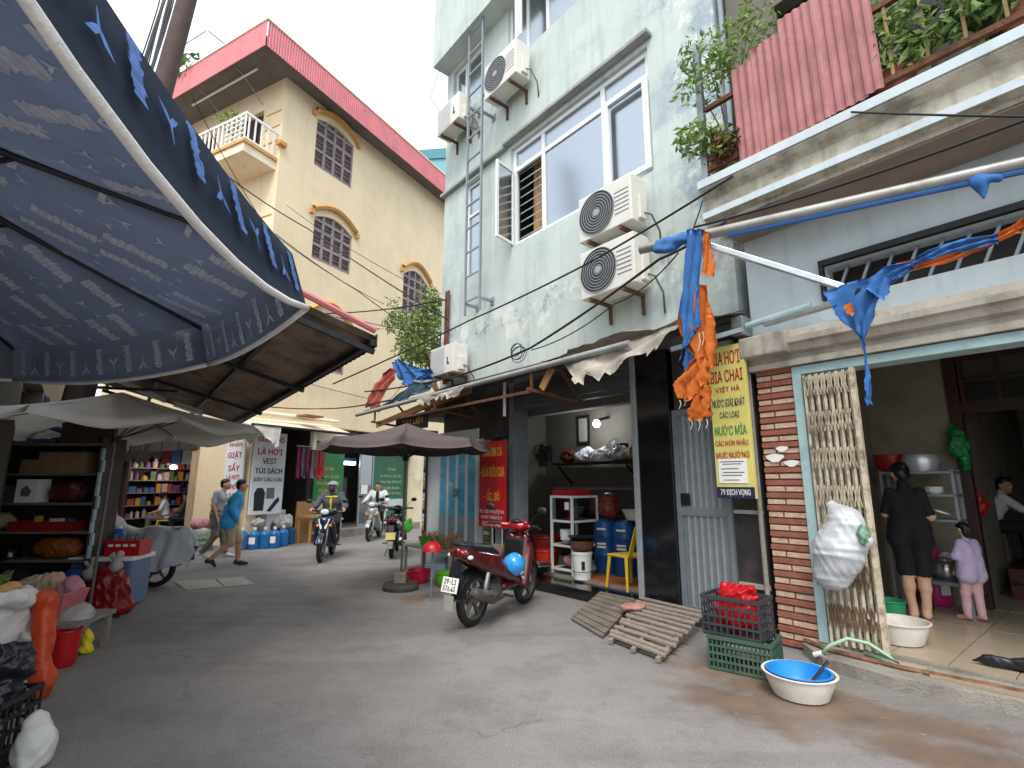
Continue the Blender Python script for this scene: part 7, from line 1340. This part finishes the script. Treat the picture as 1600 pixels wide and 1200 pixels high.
for (x, z, w_, h_) in ((-1.28, 2.7, .2, .2),): tag(MB().bx(0, w_, -.06, 0, 0, h_).build('junction_box', 'concrete_pale', loc=G.w(-.35, .0, 3.02), rotz=G.r, bevel=.01), 'small grey junction box above the drinks sign', 'box')
# ---- ramps
rm1 = thing('slat_ramp', 'weathered wooden slat ramp leaning on the shop step', 'ramp', (0, 0, 0)); c0, c1 = G.w(-1.08, -1.3, .0), G.w(-.33, -1.42, .0); d0, d1 = G.w(-1.55, -.1, .16), G.w(-.66, -.1, .15); NS = 11
for k in range(NS):
    t_ = (k+.5)/NS; a, b = c0.lerp(d0, t_), c1.lerp(d1, t_); a.z += .05; b.z += .05; M_ = (d0-c0).normalized(); w_ = .062+.01*math.sin(k*3)
    a2, b2 = a+Vector((rnd.uniform(-.02, .02), rnd.uniform(-.02, .02), rnd.uniform(-.004, .006))), b+Vector((rnd.uniform(-.02, .02), rnd.uniform(-.02, .02), 0)); up_ = Vector((0, 0, .022)); hw = M_*w_/2
    MB().add([a2-hw, b2-hw, b2+hw, a2+hw, a2-hw+up_, b2-hw+up_, b2+hw+up_, a2+hw+up_], [(3, 2, 1, 0), (4, 5, 6, 7), (0, 1, 5, 4), (1, 2, 6, 5), (2, 3, 7, 6), (3, 0, 4, 7)]).build('slat', 'wood_old', rm1, bevel=.003)
for t_ in (.08, .5, .92): MB().bar(c0.lerp(c1, t_)+Vector((0, 0, .03)), d0.lerp(d1, t_)+Vector((0, 0, .02)), .04, .04).build('runner', 'wood_old', rm1)
rm2 = thing('plank_ramp', 'grey ribbed plank ramp lying beside the slat ramp', 'ramp', (0, 0, 0)); c0, c1 = G.w(-1.95, -.92, .0), G.w(-1.2, -1.22, .0); d0, d1 = G.w(-2.2, -.1, .155), G.w(-1.62, -.1, .155)
for k in range(16):
    t_, t2 = k/16, (k+.8)/16; q4 = [c0.lerp(d0, t_), c1.lerp(d1, t_), c1.lerp(d1, t2), c0.lerp(d0, t2)]; z_ = Vector((0, 0, .03+.006*(k % 2))); MB().add([p+Vector((0, 0, .008)) for p in q4]+[p+z_ for p in q4], [(3, 2, 1, 0), (4, 5, 6, 7), (0, 1, 5, 4), (1, 2, 6, 5), (2, 3, 7, 6), (3, 0, 4, 7)]).build('plank', mat('plank_grey', '#6d645b', .85, var=.2, scale=5, bump=.1), rm2)
bag('pink_rag', 'faded pink rag on the upper end of the slat ramp', [e_((0, 0, .03), (.13, .1, .035)), e_((.08, .04, .04), (.08, .06, .03))], mat('rag_pink', '#a9756c', .9, var=.15, scale=6, bump=.06), G.w(-1.33, -.55, .17), seed=43, amp=.012, f=20)
# ---- crates, basins by the pier
cg = G.w(.19, -.93, 0); mgn = mat('crate_green', '#3f5a4c', .5, var=.12, scale=5, bump=.02, dirt='#6f6656', damt=.25); crate('faded green plastic crate under the black crate by the brick pier', cg, .52, .38, .27, '', G.r+R(12), 4, 14, mgn); crate('black plastic crate with a red bag stacked on the green crate', cg+Vector((-.03, .04, .275)), .5, .36, .32, '#3a3a3f', G.r+R(8), 4, 9)
bag('red_bag', 'bright red plastic bag stuffed in the black crate by the pier', [e_((0, 0, .14), (.19, .13, .15)), e_((.02, 0, .3), (.17, .11, .08)), e_((-.08, .02, .35), (.09, .06, .05)), e_((.1, 0, .36), (.08, .05, .04))], 'bag_red', cg+Vector((-.03, .04, .3)), G.r, seed=44, amp=.02, f=14, h=.011)
bp0 = gz(1252, 1088); basin('white_basin', 'large dirty white basin on the wet road holding a blue basin', bp0, .255, .18, '', mat('basin_white', '#d6d1c8', .4, var=.06, scale=5, bump=.02, dirt='#a89c8a', damt=.35, dscale=4), n=40); basin('blue_basin', 'bright blue basin set inside the large white basin', bp0+Vector((0, 0, .022)), .224, .166, '#2484cf', n=40)
bag('wash_cloth', 'striped cloth lying in the blue basin', [e_((0, 0, .02), (.11, .08, .025)), e_((.05, .02, .03), (.07, .06, .025))], mat('cloth_stripe', '#8d8790', .85, var=.5, scale=18, bump=.05), bp0+Vector((.02, -.02, .05)), seed=45, h=.01, k=.02)
ladle = tag(MB().tube([(0, 0, 0), (.16, .04, .13), (.2, .05, .16)], [.012, .01, .014], 6).build('ladle', 'black_plastic', loc=bp0+Vector((.06, 0, .07))), 'black handled ladle leaning in the blue basin', 'ladle')
bi = G.w(.98, .42, FL); basin('white_basin', 'white plastic basin on the tiled floor by the folding gate', bi, .25, .2, '', 'basin_white', n=36); basin('green_bucket', 'green enamel bucket behind the folding gate', G.w(.72, 1.15, FL), .15, .24, '#2f8a5c', cat='bucket', s=.85)
hz_ = [G.w(x, y, z) for x, y, z in ((.6, -.36, .12), (.66, -.34, .19), (.78, -.26, .26), (.92, -.2, .24), (1.06, -.18, .16), (1.12, -.2, .13), (1.0, -.16, .128), (.86, -.12, .13))]; o = hz_[0]
hs = thing('garden_hose', 'pale green garden hose curled over the threshold', 'hose', o); MB().tube([p-o for p in hz_], .016, 8).build('tube', pmat('#8fb39a'), hs, smooth=True); MB().tube([(-.07*G.c, -.07*G.s, -.03), (0, 0, 0)], [.022, .02], 8).build('nozzle', 'white_paint', hs)
lg = [G.w(1.62, .2, FL+.05), G.w(1.9, .22, FL+.06), G.w(2.3, .2, FL+.06)]; tag(sdf('dark_bundle', [('c', tuple(lg[0]-lg[0]), tuple(lg[1]-lg[0]), .035, .055, 0), ('c', tuple(lg[1]-lg[0]), tuple(lg[2]-lg[0]), .055, .06, 0), ('c', (0, 0, 0), (-.06, .05, -.02), .02, .012, 0)], ['bag_black'], h=.012, noise=wrinkle(.01, 25, 46), loc=lg[0]), 'long dark rolled cloth lying on the threshold tiles', 'cloth')
q_ = random.Random(12); lv = MB()
for k in range(34): p = gz(q_.uniform(1280, 1480), q_.uniform(1070, 1095), .006); a = q_.uniform(0, 6.3); l_ = q_.uniform(.02, .08); lv.add([p, p+Vector((math.cos(a)*l_, math.sin(a)*l_, .003)), p+Vector((math.cos(a)*l_+.006, math.sin(a)*l_+.008, .003))], [(0, 1, 2)])
for k in range(50): p = gz(q_.uniform(300, 1560), q_.uniform(960, 1195), .005); a = q_.uniform(0, 6.3); l_ = q_.uniform(.01, .03); lv.add([p, p+Vector((math.cos(a)*l_, math.sin(a)*l_, .002)), p+Vector((math.cos(a+1)*l_*.5, math.sin(a+1)*l_*.5, .002))], [(0, 1, 2)])
o = lv.build('litter_scraps', mat('scrap', '#a9a36a', .8, var=.3, scale=20, bump=.01)); o['kind'] = 'stuff'; tag(o, 'scattered bits of leaf and straw on the road', 'litter')
# silver sack hung on the gate
gx, gz_ = G.on(1312, 925, -.25)
sk = [('c', (.1, 0, .6), (.02, 0, .36), .15, .19, 0, .1), ('c', (.02, 0, .36), (-.06, 0, .15), .19, .16, 0, .1), ('c', (.06, .02, .66), (-.01, .04, .76), .1, .04, 0, .06), ('c', (.18, -.02, .6), (.24, -.04, .46), .06, .07, 0, .05)]
bag('silver_sack', 'silver white rubbish sack tied to the folding gate', sk, 'bag_silver', G.w(gx, -.22, gz_), G.r, amp=.007, f=17, seed=47, h=.011); bag('rubbish', 'green and clear rubbish showing in the mouth of the silver sack', [e_((0, 0, 0), (.05, .07, .09)), e_((.02, 0, .06), (.04, .05, .05))], mat('rubbish_mix', '#7fa08a', .4, var=.5, scale=20, bump=.05), G.w(gx+.25, -.3, gz_+.5), G.r, seed=48, h=.01)
text('ON', .08, .05, 'ink_grey', bpy.data.objects['silver_sack'], .03, .38, -.19)
# ---- front room things
us = thing('utensil_shelf', 'grey metal kitchen shelf beside the woman in black', 'shelf', G.w(.55, 1.98, FL), G.r)
for z in (1.02, 1.3, 1.56): MB().bx(0, .72, 0, .32, z, z+.025).build('shelf_board', 'steel_grey', us)
for x in (0, .69):
    for y in (0, .29): MB().bx(x, x+.03, y, y+.03, 0, 1.6).build('post', 'steel_grey', us)
for k in range(5): tag(MB().lathe([(1e-3, 0), (.06, 0), (.09, .03), (.09, .035), (1e-3, .01)], 14).build('plate', 'white_paint', loc=G.w(1.05, 2.1, FL+1.326+.012*k)), 'white plate stacked on the metal kitchen shelf', 'plate', 'plates on the kitchen shelf')
tag(MB().tube([(0, 0, 0), (.14, 0, .07), (.28, 0, .02)], .018, 8).build('steel_tongs', 'alu', loc=G.w(.9, 2.0, FL+1.08), rotz=G.r, smooth=True), 'long steel tongs on the kitchen shelf', 'tongs'); tag(MB().lathe([(1e-3, 0), (.16, 0), (.2, .12), (.17, .2), (1e-3, .24)], 18).build('pot_lid', 'alu', loc=G.w(.95, 2.14, FL+1.586), smooth='auto'), 'domed steel pot on top of the kitchen shelf', 'pot'); basin('red_tub', 'red tub on the top kitchen shelf behind the gate', G.w(.62, 2.2, FL+1.6), .17, .2, '#8e1d1f', cat='tub')
gcx, gcy = G.onz(1470, 935, FL); gcy = 1.9; gc = thing('gas_cylinder', 'bright pink gas cylinder behind the woman in black', 'gas cylinder', G.w(G.onz(1466, 945, FL)[0]+.0, G.onz(1466, 945, FL)[1], FL), 0); MB().lathe([(.13, 0), (.15, .02), (.155, .08), (.155, .3), (.12, .38), (.06, .42), (.06, .5)], 20).build('tank', pmat('#c2267a'), gc, smooth=True); MB().lathe([(.07, .48), (.085, .5), (.085, .66), (.07, .68)], 16).build('collar', pmat('#c2267a'), gc); MB().bx(-.06, .05, -.157, -.154, .14, .26).build('label', 'paper', gc)
stp = G.w(1.0, 2.35, FL); stb = thing('metal_stand', 'low metal stand holding a steel pot beside the girl', 'stand', stp, G.r); MB().bx(-.2, .2, -.18, .18, .3, .34).build('top', 'steel_grey', stb)
for x in (-.18, .14):
    for y in (-.16, .12): MB().bx(x, x+.04, y, y+.04, 0, .3).build('leg', 'dark_iron', stb)
tag(MB().lathe([(1e-3, 0), (.1, 0), (.15, .08), (.14, .18), (.1, .22), (.105, .24), (.09, .22), (1e-3, .02)], 20).build('steel_pot', 'chrome', loc=stp+Vector((0, 0, .341)), smooth='auto'), 'round steel pot on the low metal stand', 'pot')
bag('green_bag', 'green plastic bag hanging from the dark door frame', [e_((0, 0, .2), (.12, .09, .2)), e_((.04, 0, -.02), (.07, .06, .1)), ('c', (-.03, 0, .35), (-.05, .02, .5), .05, .015, 0, .04)], 'bag_green', G.w(*[(lambda p: (p[0], 2.6, p[1]))(G.on(1500, 720, 2.6))][0]), G.r, seed=50, amp=.02); bag('red_bag', 'dark red plastic bag hanging beside the man in the white tee shirt', [e_((0, 0, .0), (.15, .1, .16)), e_((0, 0, .15), (.08, .06, .1))], 'bag_red', G.w(*[(lambda p: (p[0], 3.2, p[1]))(G.on(1520, 790, 3.2))][0]), G.r, seed=51, amp=.02)
# ---- broken retractable awning with tarp rags
aw2 = thing('awning_frame', 'broken folding awning frame with a long metal tube above the front room', 'awning', G.w(0, 0, 0), G.r)
tL, tR = Vector((G.on(1000, 390, -1.45)[0], -1.45, G.on(1000, 390, -1.45)[1])), Vector((3.6, -.35, 4.0)); rr = G.on(1600, 255, -.72); tm = Vector((rr[0], -.72, rr[1])); tR = tm+(tm-tL)*.5
MB().tube([tL, tm, tR], .05, 14).build('front_tube', mat('tube_metal', '#94948f', .45, metal=.4, var=.15, scale=5, bump=.04, dirt='#7d6a58', damt=.35, dscale=3), aw2, smooth='auto'); MB().tube([tL.lerp(tm, .3)-Vector((0, 0, .055)), tm-Vector((0, 0, .06)), tR-Vector((0, 0, .06))], .025, 8).build('blue_hem', pmat('#2f5f9c'), aw2)
ex_ = G.on(1345, 458, -1.05); E1 = Vector((ex_[0], -1.05, ex_[1])); s1 = tL.lerp(tm, .17); b1 = Vector((.28, -.12, 3.28))
MB().bar(s1, E1, .07, .05).build('upper_arm', 'alu', aw2, bevel=.006); MB().bar(s1+Vector((0, -.027, .02)), E1+Vector((0, -.027, .02)), .01, .006).build('arm_groove', 'dark_iron', aw2); MB().bar(b1, E1+Vector((0, 0, -.02)), .06, .05).build('lower_arm', 'alu', aw2, bevel=.006); MB().bx(E1.x-.05, E1.x+.05, E1.y-.05, E1.y+.05, E1.z-.06, E1.z+.03).build('elbow', 'dark_iron', aw2, bevel=.01)
MB().tube([(.0, -.14, 3.3), (.75, -.14, 3.36)], .035, 10).build('wall_roller', 'teal_paint', aw2); MB().bx(-.06, .08, -.22, -.001, 3.2, 3.42).build('wall_mount', 'steel_grey', aw2, bevel=.01); MB().bar((.05, -.2, 3.26), (-.5, -.75, 3.05), .05).build('mount_arm', 'steel_grey', aw2)
mat('tarp_blue', '#3d74b5', .75, var=.14, scale=7, bump=.08, bscale=40, trans=.2); mat('tarp_orange', '#d9752e', .75, var=.14, scale=7, bump=.08, bscale=40, trans=.25)
def pt(u, v, d): x, z = G.on(u, v, d); return Vector((x, d, z))
tr_ = thing('torn_tarp', 'ragged blue and orange tarp strips hanging from the awning tube', 'tarp', G.w(0, 0, 0), G.r)
def strip(L_, Rr_, m, seed, d, amp=.025, nx=8): # outline given by left and right pixel lists
    n = 16; q = random.Random(seed); f = lambda A, t: (lambda i, u: (A[i][0]+(A[i+1][0]-A[i][0])*u, A[i][1]+(A[i+1][1]-A[i][1])*u))(min(int(t*(len(A)-1)), len(A)-2), t*(len(A)-1)-min(int(t*(len(A)-1)), len(A)-2)); Pp = []
    for i in range(nx+1):
        row = []
        for j in range(n+1):
            a, b = f(L_, j/n), f(Rr_, j/n); u = a[0]+(b[0]-a[0])*i/nx; v = a[1]+(b[1]-a[1])*i/nx
            if i in (0, nx): u += q.uniform(-2, 2)
            if j == n: v += q.uniform(-5, 5)
            p = pt(u, v, d); p.y += amp*(math.sin(i*1.7+j*.5+seed)+.5*math.sin(i*3.1-j*.9)); row.append(p)
        Pp.append(row)
    return MB().grid(Pp, .004).build('tarp_strip', m, tr_, smooth=True)
strip([(1072, 358), (1068, 430), (1066, 520), (1062, 560)], [(1100, 358), (1096, 420), (1093, 500), (1085, 520)], 'tarp_blue', 1, -1.42); strip([(1100, 362), (1097, 430)], [(1108, 362), (1116, 434)], 'tarp_orange', 2, -1.4); strip([(1074, 445), (1060, 500), (1068, 540), (1090, 570), (1098, 602)], [(1106, 445), (1112, 490), (1116, 520), (1118, 545), (1120, 556)], 'tarp_orange', 3, -1.38, .03); strip([(1072, 520), (1070, 548), (1070, 576)], [(1090, 520), (1088, 548), (1086, 576)], 'tarp_blue', 4, -1.36)
strip([(1088, 560), (1058, 588), (1054, 600), (1060, 625)], [(1106, 555), (1108, 590), (1110, 600), (1109, 620)], 'tarp_orange', 5, -1.4, .03); strip([(1085, 615), (1076, 640), (1074, 655)], [(1110, 610), (1112, 635), (1110, 655)], 'tarp_orange', 6, -1.4)
for u0, v0, l_ in ((1062, 625, 14), (1070, 622, 12), (1080, 655, 16), (1092, 655, 18), (1104, 655, 14), (1098, 518, 22), (1092, 520, 28)): MB().tube([pt(u0, v0, -1.41), pt(u0+2, v0+l_*.5, -1.41), pt(u0-1, v0+l_, -1.41)], .004, 4).build('loose_thread', 'cloth_white', tr_)
wr = MB(); bb_ = tL.lerp(tm, .06); cc_ = tL.lerp(tm, .14)
tag(sdf('tarp_wrap', [('c', tuple(tL.lerp(tm, .075)), tuple(tL.lerp(tm, .17)), .075, .07, 0), ('c', tuple(tL.lerp(tm, .08)+Vector((0, -.02, -.05))), tuple(tL.lerp(tm, .12)+Vector((0, -.02, -.06))), .05, .05, 0)], ['tarp_blue'], h=.012, noise=wrinkle(.018, 16, 60), loc=G.w(0, 0, 0), rotz=G.r), 'crumpled blue tarp wrapped round the awning tube end', 'tarp')
tr_ = thing('torn_tarp', 'blue tarp sheet with an orange edge sagging over the awning elbow', 'tarp', G.w(0, 0, 0), G.r)
strip([(1285, 455), (1300, 480), (1320, 505), (1345, 528)], [(1440, 408), (1385, 450), (1365, 490), (1349, 528)], 'tarp_blue', 7, -1.12, .03); strip([(1345, 445), (1380, 418), (1440, 405)], [(1380, 470), (1395, 440), (1420, 425)], 'tarp_blue', 12, -1.18, .02); strip([(1318, 478), (1326, 494)], [(1330, 472), (1334, 488)], 'tarp_orange', 8, -1.19, .005, 3); strip([(1400, 412), (1480, 395), (1540, 372), (1600, 346)], [(1400, 432), (1480, 410), (1540, 388), (1600, 362)], 'tarp_orange', 9, -1.0, .02); strip([(1430, 405), (1470, 382), (1510, 372), (1560, 368)], [(1432, 414), (1480, 398), (1518, 392), (1560, 380)], 'tarp_blue', 10, -1.02, .02); strip([(1345, 525), (1350, 560), (1352, 600), (1354, 630)], [(1351, 525), (1356, 560), (1360, 600), (1362, 628)], 'tarp_blue', 11, -1.12, .012, 3)
tag(sdf('tarp_rag', [('c', tuple(pt(1530, 285, -.8)), tuple(pt(1538, 310, -.8)), .05, .012, 0), ('c', tuple(pt(1515, 280, -.8)), tuple(pt(1560, 278, -.8)), .03, .025, 0)], ['tarp_blue'], h=.01, noise=wrinkle(.008, 22, 61), loc=G.w(0, 0, 0), rotz=G.r), 'small dark blue tarp rag hanging below the awning tube', 'tarp')
# ---- tarp bundle and vine on the far awning end
tr_ = thing('torn_tarp', 'blue and pink tarp bundle lying on the awning below the vine', 'tarp', G.w(0, 0, 0), G.r)
strip([(612, 568), (622, 590), (632, 602)], [(622, 560), (650, 578), (676, 582)], 'tarp_blue', 21, -.75, .04); strip([(622, 560), (650, 574), (676, 578)], [(640, 600), (660, 600), (676, 596)], 'tarp_blue', 22, -.7, .05); strip([(610, 575), (585, 600), (572, 636)], [(622, 580), (606, 605), (592, 640)], mat('tarp_pink', '#c96a5e', .75, var=.14, scale=7, bump=.08, trans=.25), 23, -.85, .03); strip([(600, 632), (590, 640)], [(650, 596), (672, 606)], mat('tarp_slate', '#3c5566', .75, var=.14, scale=6, bump=.06), 24, -.9, .02); strip([(645, 594), (650, 612)], [(684, 592), (672, 608)], mat('tarp_pale', '#93a9b3', .6, var=.14, scale=6, bump=.05), 25, -.8, .02)
vn = thing('vine', 'bushy pale green vine climbing the corner between the yellow and grey houses', 'plant', G.w(-7.4, .1, 0), G.r)
vx, vz = G.on(655, 520, .1); cs_ = [((G.on(u, v, .1)[0]+7.4, dy, G.on(u, v, .1)[1]), r_) for u, v, dy, r_ in ((660, 545, 0, (.5, .4, .45)), (668, 490, .1, (.4, .35, .5)), (640, 540, 0, (.45, .35, .4)), (672, 465, 0, (.25, .25, .3)), (650, 510, 0, (.5, .4, .4)), (620, 500, 0, (.35, .25, .35)), (685, 520, 0, (.25, .25, .5)))]
leaves('foliage', cs_, 3600, .08, ['leaf_b', 'leaf_a'], vn, 71, long=1.3)
for k, (u, v) in enumerate(((655, 470), (640, 500), (612, 480), (605, 520), (670, 455), (690, 480), (625, 470))): x, z = G.on(u, v, .1); MB().tube([(.6, 0, 3.0), (.5+.1*math.sin(k), .05, 3.5), ((x+7.4)*.6+.2, .05, z-.5), (x+7.4, .05, z+.15)], [.03, .025, .015, .005], 6).build('stem', 'twig', vn)
leaves('foliage', [((G.on(u, v, .1)[0]+7.4, 0, G.on(u, v, .1)[1]), (.25, .2, .3)) for u, v in ((605, 505), (615, 475), (660, 455))], 170, .07, ['leaf_b', 'twig'], vn, 72)
MB().lathe([(.25, 3.0), (.3, 3.3), (.27, 3.3), (.2, 3.05)], 14, Matrix.Translation((.6, 0, -.0))).build('pot', 'concrete', vn); MB().bx(.2, 1.1, -.3, .5, 2.92, 3.0).build('ledge', 'concrete', vn)
# ---- balcony plants
ry_ = -.45
def bplant(label, x, clumps, n, size, ms, seed, y=ry_, h=.3):
    t = thing('potted_plant', label, 'plant', G.w(x, y, 4.865), G.r); MB().lathe([(.12, 0), (.16, h), (.145, h), (.12, .03)], 14).build('pot', 'concrete' if seed % 2 else 'brick_red', t, smooth='auto')
    for k, (c, r_) in enumerate(clumps): MB().tube([(0, 0, .2), (c[0]*.4, c[1]*.4, c[2]*.6), c], [.012, .009, .005], 5).build('stem', 'twig', t)
    leaves('foliage', clumps, n, size, ms, t, seed); return t
bplant('feathery bright green shrub leaning out at the balcony corner', .25, [((-.1, -.25, 1.5), (.35, .3, .3)), ((.2, -.2, 1.35), (.3, .3, .25)), ((-.2, -.3, 1.15), (.25, .25, .2)), ((.3, 0, 1.8), (.3, .3, .2))], 800, .055, ['leaf_b', 'leaf_a'], 81)
bplant('low green plant drooping over the balcony corner post', .15, [((-.15, -.3, .55), (.25, .2, .2)), ((.05, -.2, .4), (.2, .2, .2))], 420, .06, ['leaf_b', 'leaf_a'], 82)
bplant('dry brown leaved plant behind the red metal sheets', .32, [((0, -.1, .3), (.18, .15, .25))], 160, .1, [mat('leaf_dry', '#8a6238', .8, var=.25, scale=6, bump=.03), 'twig'], 83, y=-.5, h=.15)
for k, (x, lb) in enumerate(((1.75, 'broad leaved plant beside the red metal sheets on the balcony'), (2.15, 'round leaved plant behind the iron diamond on the balcony'), (2.6, 'tall grey green plant at the ochre railing bars'), (3.05, 'leafy plant at the far balcony railing'))): bplant(lb, x, [((0, 0, .6), (.28, .25, .35)), ((.15, -.15, .4), (.25, .2, .25)), ((-.1, 0, .95), (.25, .2, .25))], 480, .075, ['leaf_c', 'leaf_b'] if k % 2 else ['leaf_a', 'leaf_b'], 84+k)
bag('hanging_bag', 'white plastic bag hanging above the balcony plants', [e_((0, 0, 0), (.12, .08, .13)), e_((.05, 0, .1), (.06, .05, .07))], 'sack_white', G.w(.75, .0, 6.45), G.r, seed=90, amp=.02)
